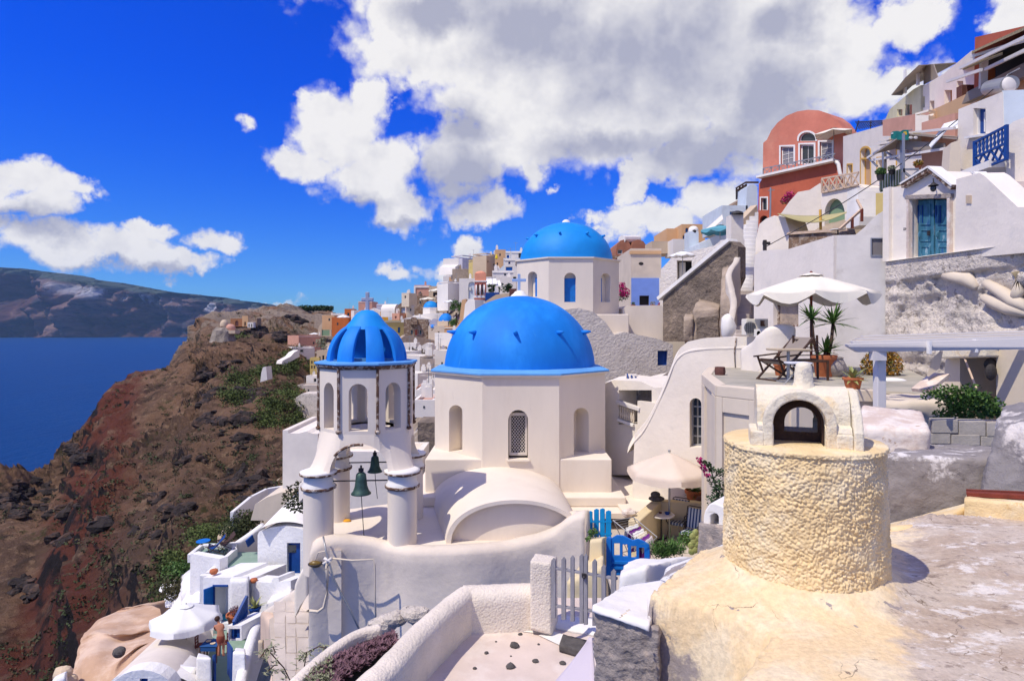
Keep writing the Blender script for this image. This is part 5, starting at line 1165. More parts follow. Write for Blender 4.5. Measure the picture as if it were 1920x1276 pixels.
build('bowl', mb.lathe(c0,[(.001,0),(.12,0),(.135,.08),(.125,.20),(.09,.205),(.08,.10),(.001,.10)],10), 'stone_red', sb, disp=('CLOUDS',.06,.03))
f1 = Fac(1408,25,1561,19.5)
house('tall white house wall behind the big ivory umbrella', f1,[(1413,680),(1414,500),(1416,478),(1428,470),(1456,468),(1478,467),(1563,441),(1562,690)], 'white',4.0,
      [('door', rect(1450,568,1497,612), 'brownstain', 'tan_stone',.07)], name='white_house', rv=.25)
f2 = Fac(1561,19.5,1666,18.9)
hs2 = house('shaded white wall with a grey meter cupboard beside the blue door house', f2,[(1561,700),(1562,441),(1604,440),(1622,425),(1642,404),(1668,388),(1668,700)], mat('shaded mottled limewash',(.70,.66,.62), bump=.3, bscale=4, bdist=.03, var=.12, col2=(.48,.43,.39), thr=(.5,.72), s2=.8),1.2,  # limewash darkened to carry this face's shade, with random blotches
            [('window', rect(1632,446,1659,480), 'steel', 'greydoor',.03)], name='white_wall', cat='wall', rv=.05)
f3 = Fac(1195,19.0,1448,17.2)
ol = [(1184,960),(1190,812),(1208,795),(1224,770),(1240,738),(1256,700),(1266,672),(1275,652),(1290,640),(1318,634),(1370,631),(1380,632),(1440,628),(1446,640),(1446,900)]
f3h = house('big white wall sweeping down in a curve, with an arched window', f3, ol, 'white',.8,[('window', arch(1293,746,1315,838), 'steel', 'glass',.05,(2,5))], name='swept_wall', cat='wall', rv=.38)
pts = [f3.pt(x, y,-.4) for x, y in [(1184,826),(1196,806),(1212,788),(1228,760),(1246,722),(1260,688),(1270,662),(1280,648),(1296,639),(1330,634),(1390,632),(1440,630)]]
build('rounded_top', ribbon_wall(pts,.84, lambda p: p.z-.32, step=.15, nz=3), 'white', f3h, smooth=True, disp=('CLOUDS',.5,.04))
thing('parapet_end', ribbon_wall([W(1398,650,16.9), W(1420,636,16.5), W(1432,622,16.2), W(1446,611,16.0), W(1472,607,15.9), W(1486,610,15.9)],.35, TZ-.1, step=.1), 'white', 'white parapet with an S-shaped top beside the deck chair', 'wall', smooth=True, disp=('CLOUDS',.3,.03))
thing('wall_cable', MB().tube([f3.pt(1380,632,.03), f3.pt(1377,660,.03), f3.pt(1379,699,.03)],.018,5), 'brownstain', 'brown cable running down the swept white wall', 'cable', smooth=True)
f4 = Fac(1137,22,1215,20.6)
bh = house('white house with a recessed balcony and balustrade behind the church', f4,[(1120,890),(1128,722),(1150,712),(1200,714),(1228,727),(1240,745),(1240,890)], 'white',3.0,[('o', rect(1160,731,1222,795), 'white', 'grey_plaster')], name='white_house', rv=1.0)
bal = empty('balustrade', f4.pt(1175,795), 'small cream balustrade of turned balusters below the recessed balcony', 'balustrade')
build('rail', MB().bar(f4.pt(1158,753,.02), f4.pt(1202,767,.02),.22,.12), 'lavmetal', bal, bevel=.01)
build('base_rail', MB().bar(f4.pt(1160,786,.0), f4.pt(1190,797,.0),.20,.10), 'chalk', bal, bevel=.01)
for i in range(7):
    t = i/6; p = f4.pt(1164+t*24,786+t*8,0)+VV((0,0,.05)); h_ = .42; build('baluster', MB().lathe(p,[(.04,0),(.03,.05),(.055,.14),(.03,.28),(.025,.34),(.04,.40),(.04, h_)],10), 'cream_wall', bal, smooth=True)
build('infill', MB().box(f4.pt(1216,778,0),(.8,.16,.9), ux=f4.u), 'white', bal)
bx('white roof parapet with a little chimney hut behind the church',1136,700,1240,730,25.5,3, 'white',-.8, top=[(1130,740),(1136,716),(1170,712),(1200,716),(1235,708),(1240,740)], name='roof_terrace', cat='roof')
hut = tag(build('chimney_hut', MB().box(W(1184,712,24.6),(.34,.4,.42)).box(W(1184,703,24.6),(.44,.5,.06)), 'white'), 'tiny white chimney box on the terrace behind the church', 'chimney')
st = empty('striped_lounger', W(1197,712,24), 'blue and white striped lounger behind the church roof', 'lounger')
for i in range(8): build('slat', MB().bar(W(1176+i*4,700+i*1.5,24), W(1179+i*4,717+i*.6,23.8),.045,.02), 'blue' if i % 2 == 0 else 'chalk', st)
# --- the big ivory umbrella
ud = Z(1521,697, TZ).y
umbrella('large ivory parasol with scalloped edge on a reddish pole on the terrace', Z(1521,697, TZ),1.58,(HY-514)/F*ud-TZ,.50, 'umb', 'wood_red',8,.25, scallop=.75, pr=.035, phase=R(22))
def deckchair(label, P0, u, wdt=.55, frame='wood_dark', cloth='canvas', group=None, s=1.0, name='deck_chair'):
    """P0 middle of the foot, u direction in which the back leans"""
    u = VV(u).normalized(); s_ = VV((-u.y, u.x,0)); up = VV((0,0,1)); r = empty(name, P0, label, 'deck chair', group)
    for k in (-1,1):
        o = s_*wdt/2*k
        build('side_rail', MB().bar(P0+o-u*.45*s+up*.0, P0+o+u*.55*s+up*.95*s,.05,.03), frame, r)
        build('leg', MB().bar(P0+o*1.1+u*.45*s, P0+o*1.1-u*.35*s+up*.45*s,.05,.03), frame, r)
        build('armrest', MB().bar(P0+o*1.1-u*.5*s+up*.52*s, P0+o*1.1+u*.15*s+up*.58*s,.05,.03).bar(P0+o*1.1-u*.4*s+up*.52*s, P0+o*1.1-u*.25*s+up*.15*s,.04,.03), frame, r)
    for (a, h) in ((-.45,.02),(.52,.92),(.45,.02),(-.35,.45)): build('cross_bar', MB().bar(P0-s_*wdt/2+u*a*s+up*h*s, P0+s_*wdt/2+u*a*s+up*h*s,.035), frame, r)
    rows = [[P0+s_*(wdt*.46*k)+u*(t*s)+up*(h*s) for k in (-1,1)] for t, h in [(-.38,.48),(-.25,.36),(-.05,.34),(.12,.46),(.3,.70),(.52,.95)]]
    c = build('sling', MB().loft(rows), cloth, r); q = c.modifiers.new('t', 'SOLIDIFY'); q.thickness = .01
    return r
deckchair('dark wooden deck chair with taupe canvas under the ivory umbrella', Z(1468,712, TZ),(.85,.25,0),.62, s=1.0)
tb = empty('side_table', Z(1478,716, TZ), 'small square table with a pale top and grey pedestal beside the deck chair', 'table')
tp = Z(1478,716, TZ); build('table_top', MB().box(tp+VV((0,0,.70)),(.72,.6,.04)), mat('pale table top',(.50,.40,.27), bump=.05), tb, bevel=.008); build('pedestal', MB().tube([tp, tp+VV((0,0,.68))],.035,8), 'steel', tb); build('foot', MB().box(tp+VV((0,0,.02)),(.45,.45,.04)), 'steel', tb)
fs = empty('folding_stool', Z(1496,722, TZ), 'folding stool with thin grey crossed legs and a white seat cloth', 'stool'); q_ = Z(1496,722, TZ)
for k in (-1,1): [build('leg', MB().tube([q_+VV((-.22*k, y,0)), q_+VV((.2*k, y,.45))],.012,6), 'steel', fs) for y in (-.15,.15)]
build('seat', MB().box(q_+VV((0,0,.46)),(.42,.34,.03)), 'cloth_white', fs)
dc2 = empty('slatted_chair', Z(1522,712, TZ), 'dark slatted garden chair half hidden behind the chimney stub', 'chair'); q_ = Z(1520,712, TZ)
for i in range(6): build('slat', MB().bar(q_+VV((-.25,.2,.45+.09*i)), q_+VV((.25,.2,.46+.09*i)),.05,.02), 'wood_dark', dc2)
for k in (-1,1): build('leg', MB().bar(q_+VV((.27*k,.22,0)), q_+VV((.27*k,.26,1.0)),.04), 'wood_dark', dc2); build('leg', MB().bar(q_+VV((.27*k,-.22,0)), q_+VV((.27*k,-.22,.45)),.04), 'wood_dark', dc2)
build('seat', MB().box(q_+VV((0,0,.43)),(.54,.46,.04)), 'wood_dark', dc2)
pot('tall yucca with three green heads in a big terracotta pot behind the umbrella pole', Z(1545,706, TZ),.27,.52, 'strap', stem=[(-.32,.95,1.0),(.22,.85,1.25),(.02,.18,1.05)], n=44, ln=.55, seed=3, wd=.055)
pot('small pot of curving reddish leaves behind the deck chair', Z(1462,704, TZ),.14,.30, 'strap', leafm='stone_red', n=7, ln=.7, seed=8, m='terracotta', wd=.05)
pot('spiky yellow-edged agave in an orange plastic pot', Z(1599,731, TZ),.17,.24, 'strap', leafm='leaf_var', n=22, ln=.40, seed=5, wd=.065)
bz = empty('orange_shrub', W(1652,705,15), 'round shrub with orange tinged leaves behind the pergola post', 'shrub'); build('stem', MB().tube([W(1652,715,15), W(1652,690,15)],.05), 'wood_dark', bz)
build('foliage', leafball(leafball(MB(), W(1654,685,15),.48,2400,.035, sc=(1.05,.8,.8)), W(1654,668,15),.34,700,.035, sc=(1.2,.8,.5)), 'leaf_orange', bz)
ur = empty('stone_urn', Z(1563,707, TZ), 'grey round stone urn against the wall beside the yucca', 'urn'); build('urn_body', MB().lathe(Z(1563,706, TZ),[(.001,0),(.16,0),(.26,.15),(.28,.28),(.2,.42),(.17,.44),(.001,.42)],20), 'grey_stone', ur, smooth=True, disp=('CLOUDS',.06,.03))
build('mouth', MB().lathe(Z(1563,706, TZ)+VV((0,0,.43)),[(.2,0),(.22,.02),(.2,.04),(.16,.03)],16), 'grey_stone', ur, smooth=True)
thing('floor_stone', MB().sphere(W(1672,716,13.6),.28,14,8,(1.3,.6,.35)), 'chalk', 'flat white stone on the terrace behind the pergola post', 'stone', smooth=True)
# --- pale pergola
pg = empty('pergola', W(1648,757,8.6), 'pale grey metal pergola with thin slats reaching in from the right edge', 'pergola')
build('beam', MB().prism([W(1590,646,8.4), W(1592,650,8.4), W(1610,660,8.4), W(2050,652,7.6), W(2050,630,7.6), W(1590,645,8.4)],[W(1590,646,8.4)+VV((0,.09,0)), W(1592,650,8.4)+VV((0,.09,0)), W(1610,660,8.4)+VV((0,.09,0)), W(2050,652,7.6)+VV((0,.09,0)), W(2050,630,7.6)+VV((0,.09,0)), W(1590,645,8.4)+VV((0,.09,0))]), 'lavmetal', pg)
for i in range(5):
    y = 642-i*2.6; build('slat', MB().bar(W(1596+i*5, y-.5,8.7+i*.42), W(2060, y-14,7.9+i*.42),.16,.035), 'lavmetal' if i % 2 == 0 else 'cream_wall', pg)
build('post', MB().bar(W(1649,660,8.5), W(1649,790,8.5),.12,.12), 'lavmetal', pg, bevel=.01)
build('bracket', MB().box(W(1646,667,8.38),(.18,.1,.12)), 'lavmetal', pg); build('clip', MB().box(W(1742,651,8.1),(.03,.06,.17)).box(W(1829,648,8.0),(.03,.06,.17)), 'chalk', pg)
f5 = Fac(1700,12.0,1980,9.0)
alc = house('pale alcove and wall under the pergola with a caged wall lamp', f5,[(1770,860),(1772,655),(1990,655),(1990,860)], 'cream_wall',1.4,[('o', rect(1800,664,1868,840), 'cream_wall', 'cream_wall')], name='alcove_wall', cat='wall', rv=.7)
build('hood', MB().bar(f5.pt(1768,664,.10), f5.pt(1862,660,.10),.3,.16), 'cream', alc, bevel=.03)
wl_ = empty('wall_lantern', f5.pt(1858,700), 'dark caged bulkhead lamp on the alcove wall under the pergola', 'lamp'); build('cage', MB().sphere(f5.pt(1858,697,.12),.09,10,8,(1,.7,1.5)), 'iron', wl_); build('wall_plate', MB().sphere(f5.pt(1857,683,.05),.11,12,6,(1,.4,1)), 'iron', wl_)
thing('leaning_stick', MB().tube([f5.pt(1809,672,.2), f5.pt(1831,728,.5)],.016,6), 'wood_pale', 'thin pale stick leaning in the alcove under the pergola', 'stick')
thing('propped_board', MB().prism([W(1738,704,10.4), W(1748,672,10.4), W(1770,650,10.4), W(1762,690,10.4), W(1741,706,10.4)],[W(1738,704,10.3), W(1748,672,10.3), W(1770,650,10.3), W(1762,690,10.3), W(1741,706,10.3)]), 'cream_wall', 'pale board propped on edge under the pergola', 'board')
thing('leaning_slab', MB().bar(W(1726,732,10.2), W(1764,702,10.4),.3,.06), 'pink_render', 'broken pinkish slab leaning below the propped board', 'slab')
mb = MB(); rng = random.Random(21); ms = MB(); vn = empty('vine', W(1812,790,9.0), 'leafy green vine sprawling over the grey block wall', 'vine')
for (x, y, r, n) in [(1770,740,.10,160),(1800,745,.14,260),(1785,760,.12,200),(1810,735,.14,200),(1835,748,.12,240),(1850,760,.14,240),(1815,768,.16,360),(1795,778,.12,200),(1845,775,.12,200),(1865,770,.10,160),(1765,778,.08,100),(1825,755,.2,300),(1775,735,.12,120),(1742,738,.08,60)]:
    leafball(mb, W(x, y,8.9), r*1.3, n,.028, sc=(1.4,1,.8), rng=rng)
for k in range(14): ms.tube([W(1812,790,9.0), W(1812+rng.uniform(-30,30),765,8.9), W(1812+rng.uniform(-60,60),740+rng.uniform(0,30),8.9)],.008,5)
build('vine_leaves', mb, 'leaf', vn); build('vine_stems', ms, 'wood_dark', vn)
thing('ochre_vault', hexa(quad8([(1640,790,9.6),(1800,800,9.4),(1640,752,9.6),(1790,752,9.4),(1640,790,11.5),(1800,800,11),(1640,736,11.5),(1775,742,11)]),(24,10,8)), 'cream_wall', 'small rounded cream roof edge behind the pinkish parapet', 'roof', smooth=True, sm=4, disp=('CLOUDS',.5,.15))
# --- rough rubble wall under the blue door house
fr_ = Fac(1664,18.6,1960,13.6)
g = []
for j in range(70):
    y = 486+(760-486)*j/69; g.append([])
    for i in range(90):
        x = 1660+(1960-1660)*i/89; g[-1].append((x, y))
rows = []
for r_ in g:
    row = []
    for (x, y) in r_:
        yt = 490-(x-1662)*.135; yy = yt+(y-486)*(760-yt)/(760-486)
        p = fr_.pt(x, yy); k = min(1, max(0,(yy-yt-38)/6)); n1 = noise.fractal(VV((p.x*.8, p.z*1.1, p.y)),1,2,5); n2 = noise.noise(VV((p.x*5, p.z*5,3)))
        row.append(fr_.pt(x, yy,.10*(1-k)+k*(n1*.22+n2*.05)-.05))
    rows.append(row)
rbw = thing('rubble_wall', MB().loft(rows), 'rock_white', 'rough half whitewashed rock face below the house with the blue door', 'wall', smooth=True, keep=True)
build('path_parapet', MB().loft([[fr_.pt(x,490-(x-1662)*.135,.12) for x in range(1660,1981,20)],[fr_.pt(x,490-(x-1662)*.135-1,-.45) for x in range(1660,1981,20)]]), 'chalk', rbw)
for i, pts in enumerate([[(1772,516),(1792,520),(1815,524),(1832,540)],[(1850,530),(1880,548),(1902,565),(1925,580)],[(1845,556),(1870,568),(1895,578),(1925,590)],[(1905,510),(1908,545),(1900,565)]]):
    thing('plaster_swelling', MB().tube([fr_.pt(x, y,-.02) for x, y in pts],[.10,.16,.17,.08][:len(pts)] if len(pts) == 4 else [.1,.15,.1],12), 'cream_wall', 'smooth cream swelling of plaster on the rough rock face, %s' % ['at its middle left', 'thick one at the right edge', 'thin one under the thick one', 'upright one at the right edge'][i], 'plaster swelling', 'plaster swellings on the rock face', smooth=True, disp=('CLOUDS',.28,.16))
# --- the blue door house
fd = Fac(1662,18.8,1925,14.4)
bd = house('white gabled doorway house with weathered blue double doors', fd,[(1662,494),(1662,352),(1703,348),(1751,320),(1792,352),(1794,490)], 'white',1.1,[('o', rect(1707,372,1778,492), 'white', 'dark')], name='door_house', rv=.4)
build('gable_coping', MB().bar(fd.pt(1699,349,.0), fd.pt(1751,318,.0),.35,.13).bar(fd.pt(1751,318,.0), fd.pt(1795,352,.0),.35,.13), 'brownstain', bd, bevel=.01)
build('gable_top', MB().bar(fd.pt(1698,345,.0), fd.pt(1751,313,.0),.40,.05).bar(fd.pt(1751,313,.0), fd.pt(1796,348,.0),.40,.05), 'chalk', bd)
for xx in (1705,1782): build('door_jamb', MB().bar(fd.pt(xx,490,.03), fd.pt(xx,367,.03),.13,.10), 'pink_render', bd, bevel=.01, disp=('CLOUDS',.1,.03))
build('door_lintel', MB().bar(fd.pt(1700,370,.04), fd.pt(1786,367,.04),.12,.12), 'grey_stone', bd, bevel=.01)
build('shaded_wall', MB().bar(fd.pt(1666,490,.0), fd.pt(1667,352,.0),.2,.25), 'white', bd)
for (x0, x1) in ((1711,1740),(1743,1775)):
    dr_ = build('door_leaf', polyface(fd,[(x0,492),(x0,375),(x1,374),(x1,492)],-.18,.05), 'teal_door', bd)
    for (ya, yb) in ((382,421),(429,452),(460,484)):
        w3 = 5; build('panel_moulding', frame_mesh(fd, rect(x0+w3, ya, x1-w3, yb),.05,-.155,-.19), 'teal_door', dr_)
    for s in (-4,0,4):
        xm = (x0+x1)/2+s; build('glazing_slat', MB().bar(fd.pt(xm,385,-.16), fd.pt(xm,418,-.16),.02), 'blue', dr_)
    build('panel_boss', MB().sphere(fd.pt((x0+x1)/2,440,-.16),.07,10,8,(1,.4,1.4)), 'teal_door', dr_)
build('door_handle', MB().box(fd.pt(1741,437,-.12),(.05,.06,.14)), 'iron', bd)
cu_ = bpy.data.curves.new('house_number', 'FONT'); cu_.body = '224'; cu_.size = .10; cu_.extrude = .004; cu_.align_x = 'CENTER'
no = bpy.data.objects.new('house_number', cu_); COL.objects.link(no); cu_.materials.append(M['iron']); pp_ = fd.pt(1697,431,.006); dgp = bpy.context.evaluated_depsgraph_get(); me_ = bpy.data.meshes.new_from_object(no.evaluated_get(dgp)); bpy.data.objects.remove(no); no = bpy.data.objects.new('house_number', me_); COL.objects.link(no); no.parent = bd; no.location = pp_-WLOC[bd]; no.rotation_euler = (R(90),0, math.atan2(fd.u.y, fd.u.x)); WLOC[no] = pp_
gl = empty('gooseneck_lamp', fd.pt(1751,352), 'gooseneck lamp over the weathered blue doors', 'lamp'); build('lamp_arm', MB().tube([fd.pt(1751,345,.0), fd.pt(1750,335,.18), fd.pt(1750,342,.3)],.014,6), 'iron', gl); build('lamp_shade', MB().lathe(fd.pt(1750,348,.3),[(.04,.08),(.06,.05),(.13,.0),(.125,-.01)],16), 'iron', gl, smooth=True); build('bulb_globe', MB().sphere(fd.pt(1750,353,.3),.075,10,8,(1,1,1.3)), 'glass', gl, smooth=True)
fw_ = Fac(1790,16.2,1950,13.4)
bw2 = house('bluish white wall with a sloping coping below the outside stair', fw_,[(1790,486),(1793,336),(1836,324),(1846,330),(1908,388),(1925,388),(1960,388),(1960,470)], 'white',.6,[], name='stair_wall', cat='wall')
build('coping', MB().bar(fw_.pt(1836,324,-.2), fw_.pt(1908,389,-.2),.3,.07), 'chalk', bw2)
thing('wall_tile', polyface(fw_, rect(1813,366,1822,381),.03,.03), 'sand', 'small round-patterned tile on the bluish white wall', 'tile')
stp = empty('outside_stair', W(1880,400,17.5), 'pinkish white outside stair at the right edge above the bluish wall', 'stair')
for i in range(7):
    x = 1862+i*9; y = 340+i*9; d_ = 16.6-.15*i; p = W(x, y, d_)
    build('step', MB().box(p+VV((.9,.25,-.5)),(1.8,.5,1.0)), mat('pinkish step plaster',(.70,.60,.54), bump=.15), stp)
# --- house with the blue balustrade
fb2 = Fac(1790,21.5,1960,17.2)
hb = house('white house with a blue shuttered window above the blue balustrade', fb2,[(1793,345),(1797,205),(1880,172),(1882,300),(1940,300),(1960,330)], 'white',4,[('window', rect(1825,203,1848,253), 'chalk', 'blue',.04,(2,1))], rv=.22)
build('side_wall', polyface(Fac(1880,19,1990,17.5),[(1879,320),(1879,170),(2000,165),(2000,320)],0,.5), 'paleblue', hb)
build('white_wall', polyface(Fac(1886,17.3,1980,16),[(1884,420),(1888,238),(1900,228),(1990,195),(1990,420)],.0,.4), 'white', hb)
build('window_sill', MB().bar(fb2.pt(1814,258,.06), fb2.pt(1852,252,.06),.2,.07), 'chalk', hb)
bb = empty('blue_balustrade', fb2.pt(1856,315), 'blue painted balcony railing with turned spindles above crossed bars', 'railing')
fr2 = Fac(1828,18.2,1888,16.8)
for (a, b) in (((1828,267),(1888,236)),((1828,295),(1887,268)),((1827,322),(1887,298))): build('rail', MB().bar(fr2.pt(*a), fr2.pt(*b),.07,.06), 'blue', bb)
for i in range(9):
    t = i/8; xx = 1830+t*56; p0 = fr2.pt(xx,294-t*27); p1 = fr2.pt(xx,267-t*31+1); h_ = p1.z-p0.z
    build('spindle', MB().lathe(p0,[(.03,0),(.022, h_*.1),(.045, h_*.3),(.022, h_*.5),(.045, h_*.7),(.022, h_*.9),(.03, h_)],8), 'blue', bb, smooth=True)
for i in range(4):
    t = i/4; u_ = (i+1)/4
    build('cross_bar', MB().bar(fr2.pt(1828+t*59,320-t*24), fr2.pt(1828+u_*59,295-u_*27),.05,.04).bar(fr2.pt(1828+t*59,295-t*27), fr2.pt(1828+u_*59,320-u_*24),.05,.042), 'blue', bb)
for xx in (1828,1887): build('post', MB().bar(fr2.pt(xx,322 if xx < 1850 else 300), fr2.pt(xx,265 if xx < 1850 else 234),.08), 'blue', bb)
build('balcony_slab', MB().bar(fr2.pt(1824,330,-.4), fr2.pt(1890,306,-.4),1.0,.2), 'chalk', hb)
bx('cream pier of the pergola house left of the blue balustrade',1780,262,1800,345,20.5,.8, 'cream_wall',-.1, top=[(1776,350),(1783,268),(1800,262),(1802,350)], name='pier', cat='wall')
sbm = empty('solar_boiler', W(1895,165,20), 'silver solar water tank on the roof at the right edge', 'water tank')
build('tank', MB().tube([W(1893,158,19.6), W(1855,165,22)],.26,20), 'steel', sbm, smooth=False); build('tank_cap', MB().sphere(W(1893,158,19.6),.25,14,8,(1,.4,1)), 'lavmetal', sbm, smooth=True)
build('tank_bracket', MB().tube([W(1882,150,19.7), W(1890,140,19.7), W(1912,128,19.4)],.02,6).tube([W(1884,170,19.6), W(1882,178,19.6)],.02,6), 'steel', sbm)
# --- restaurant terrace with reed pergolas, top right
ft = Fac(1660,40,1960,24)
rs = house('beige terrace base of the restaurant at the top right', Fac(1740,34,1960,21),[(1740,240),(1742,208),(1762,200),(1835,165),(1925,118),(1960,104),(1960,240)], 'peach',5,[], name='restaurant_terrace', cat='building')
fq = Fac(1800,28,1960,20)
build('parapet', polyface(fq,[(1808,195),(1818,172),(1960,100),(1960,128)],.1,.3), 'canvas', rs)
build('rear_wall', polyface(Fac(1800,33,1960,25),[(1826,180),(1828,70),(1960,40),(1960,150)],0,.2), 'red', rs)
build('side_opening', polyface(Fac(1800,32,1960,24),[(1850,160),(1852,100),(1960,60),(1960,120)],0,.2), 'dark', rs)
rp = empty('reed_pergola', fq.pt(1860,140), 'reed covered pergola on a taupe post over the restaurant terrace', 'pergola')
build('post', MB().bar(fq.pt(1843,165), fq.pt(1845,108),.24), 'lavmetal', rp)
for i,(a, b, c, d_) in enumerate([((1822,100),(1940,48),(1960,60),(1828,103)),((1806,131),(1880,103),(1960,92),(1850,118))]):
    p = [fq.pt(*a,.9), fq.pt(*b,.9), fq.pt(*b,-3), fq.pt(*a,-3)]; build('reed_mat', MB().prism(p,[q+VV((0,0,.10)) for q in p]), 'reed', rp, disp=('CLOUDS',.3,.12))
for (a, b, o_) in [((1800,128),(1960,52),1.0),((1822,106),(1960,64),.6),((1848,130),(1960,76),.7),((1776,153),(1840,131),1.2)]: build('beam', MB().bar(fq.pt(*a, o_), fq.pt(*b, o_),.09,.11), 'lavmetal', rp)
rc = empty('diner_chair', fq.pt(1854,150), 'orange red chair behind the restaurant parapet', 'chair'); build('backrest', MB().box(fq.pt(1854,145,-.8),(.55,.1,.8)), 'orange', rc, bevel=.08); build('seat', MB().box(fq.pt(1854,152,-.9),(.55,.5,.1)), 'orange', rc)
fl = Fac(1712,44,1862,31)
lh = house('long white house with brown doors high on the right', fl,[(1712,222),(1714,172),(1770,138),(1822,95),(1829,94),(1832,100),(1860,100),(1862,200)], 'white',6,
  [('window', rect(1728,181,1734,202), 'chalk', 'glass',.03),('window', rect(1743,189,1752,209), 'chalk', 'wood_orange',.04),('door', rect(1771,169,1785,204), 'chalk', 'wood_orange',.05),('door', rect(1794,152,1806,198), 'chalk', 'wood_orange',.05)], rv=.35)
thing('maroon_chimney', MB().box(fl.pt(1815,180,1.2),(.35,.35,1.0)).box(fl.pt(1806,182,1.4),(.4,.4,1.1)), 'stone_red', 'dark red pillar beside the brown doors high on the right', 'pillar')
fy_ = Fac(1655,52,1725,42)
yh = house('pale yellow house with sloping parapet and an awning', fy_,[(1660,224),(1668,205),(1712,168),(1726,160),(1726,224)], mat('pale yellow render',(.64,.60,.40), bump=.1),6,[('window', rect(1682,205,1692,218), 'cream_wall', 'glass',.04),('window', rect(1697,196,1710,216), 'cream_wall', 'glass',.04)])
aw = empty('canvas_awning', fy_.pt(1700,160), 'taupe canvas awning on white posts above the pale yellow house', 'awning')
for (x, y0, y1) in ((1697,175,131),(1721,160,124)): build('post', MB().bar(fy_.pt(x, y0,.2), fy_.pt(x, y1,.2),.16), 'chalk', aw)
cvs = MB().loft([[fy_.pt(1671,178,1.2), fy_.pt(1697,146,1.0), fy_.pt(1723,122,.8), fy_.pt(1793,117,-3)],[fy_.pt(1690,178,.4), fy_.pt(1710,160,-.5), fy_.pt(1740,146,-1.5), fy_.pt(1790,119,-5)]])
q = build('canvas', cvs, 'canvas', aw); s_ = q.modifiers.new('t', 'SOLIDIFY'); s_.thickness = .05
build('side_flap', polyface(fy_,[(1722,160),(1722,126),(1740,122),(1748,146)],-.3,.05), 'canvas', aw)
bx('beige wall band under the long white house',1655,205,1795,255,40,4, 'rose',-9, top=[(1655,255),(1655,225),(1715,214),(1795,196),(1795,255)], name='terrace_wall', cat='wall')
bx('white chimney block below the beige wall band',1716,216,1741,262,33,1.0, 'white',-.6, name='chimney', cat='chimney', parapet=.1)
ls = empty('lattice_screen', W(1625,235,48), 'dark lattice screens on the roof edge right of the pink house', 'screen'); fls = Fac(1602,50,1658,47)
for k in range(14):
    x = 1604+k*4; build('lath', MB().bar(fls.pt(min(x,1656),243-(x-1604)*.18), fls.pt(min(x+9,1656),228-(x-1604)*.02),.035).bar(fls.pt(min(x+9,1656),243-(x-1604)*.18), fls.pt(x,228-(x-1604)*.02),.035), 'iron', ls)
build('screen_frame', MB().bar(fls.pt(1604,229), fls.pt(1657,226),.06).bar(fls.pt(1604,247), fls.pt(1610,226),.06).bar(fls.pt(1632,243), fls.pt(1633,226),.06), 'iron', ls)
# --- white house with ochre arched door
fh = Fac(1580,50,1712,37)
wh = house('white house with an ochre framed arched doorway right of the pink house', fh,[(1580,395),(1581,256),(1666,232),(1668,300),(1740,290),(1740,395)], 'white',6,
  [('door', arch(1614,277,1632,357), 'ochre', 'peach',.08),('window', rect(1589,309,1598,326), 'ochre', 'wood_orange',.06),('window', rect(1645,297,1656,330), 'ochre', 'wood_orange',.06),('window', rect(1682,281,1692,310), 'ochre', 'wood_orange',.06)], rv=.35, sur=(.13, 'ochre'))
build('fanlight', polyface(fh, arch(1617,281,1630,294),-.20,.04), 'glass', wh); build('transom', MB().bar(fh.pt(1613,298,-.12), fh.pt(1633,296,-.12),.2,.12), 'ochre', wh)
# --- pink house
fp = Fac(1421,66,1586,58)
ph_ = house('tall salmon pink vaulted house with shuttered windows', fp,[(1430,335),(1431,268),(1438,262),(1446,245),(1458,230),(1475,217),(1495,209),(1515,206),(1535,207),(1553,213),(1568,224),(1580,240),(1586,258),(1586,330)], 'pink',2.5,
  [('window', rect(1464,275,1488,309), 'chalk', 'wood_grey',.10,(2,3)),('window', rect(1537,266,1560,298), 'chalk', 'wood_grey',.10,(2,3)),('door', rect(1500,271,1526,308), 'chalk', 'glass',.14,(2,1)),('window', arch(1498,248,1529,265,10,13), 'chalk', 'glass',.10)], rv=.3, sur=(.18, 'chalk'))
build('lower_wall', wallmesh(Fac(1421,64.5,1572,57.5),[(1420,440),(1423,345),(1432,330),(1500,316),(1566,304),(1574,330),(1574,440)],[rect(1427,371,1438,394), arch(1425,404,1440,432)],6, reveal=.35), 'red', ph_)
fp2 = Fac(1421,64.5,1572,57.5)
opening(fp2, ph_,('window', rect(1427,371,1438,394), 'chalk', 'glass',.06),.35); surround(fp2, ph_, rect(1427,371,1438,394),.14, 'chalk'); opening(fp2, ph_,('o', arch(1425,404,1440,432), 'red', 'dark'),.35)
build('balcony_slab', MB().bar(fp2.pt(1424,333,.1), fp2.pt(1568,301,.1),1.2,.22), 'chalk', ph_)
build('curved_trim', MB().tube([fp2.pt(*q,.1) for q in [(1567,303),(1572,308),(1575,325),(1580,334)]],.18,8), 'chalk', ph_, smooth=True)
br = empty('balcony_railing', fp2.pt(1495,318), 'grey crossed balcony railing across the pink house', 'railing'); a0, a1, b0, b1 = (1431,331),(1566,300),(1431,316),(1566,288)
lerp2 = lambda a, b, t: (a[0]+(b[0]-a[0])*t, a[1]+(b[1]-a[1])*t)
for (a, b) in ((a0, a1),(b0, b1)): build('rail', MB().bar(fp2.pt(*a,.5), fp2.pt(*b,.5),.09), 'steel', br)
for i in range(9):
    p, q = lerp2(a0, a1, i/9), lerp2(b0, b1, i/9); p2, q2 = lerp2(a0, a1,(i+1)/9), lerp2(b0, b1,(i+1)/9)
    build('post', MB().bar(fp2.pt(*p,.5), fp2.pt(*q,.5),.09), 'steel', br); build('cross_bar', MB().bar(fp2.pt(*p,.5), fp2.pt(*q2,.5),.05).bar(fp2.pt(*q,.52), fp2.pt(*p2,.52),.05), 'steel', br)
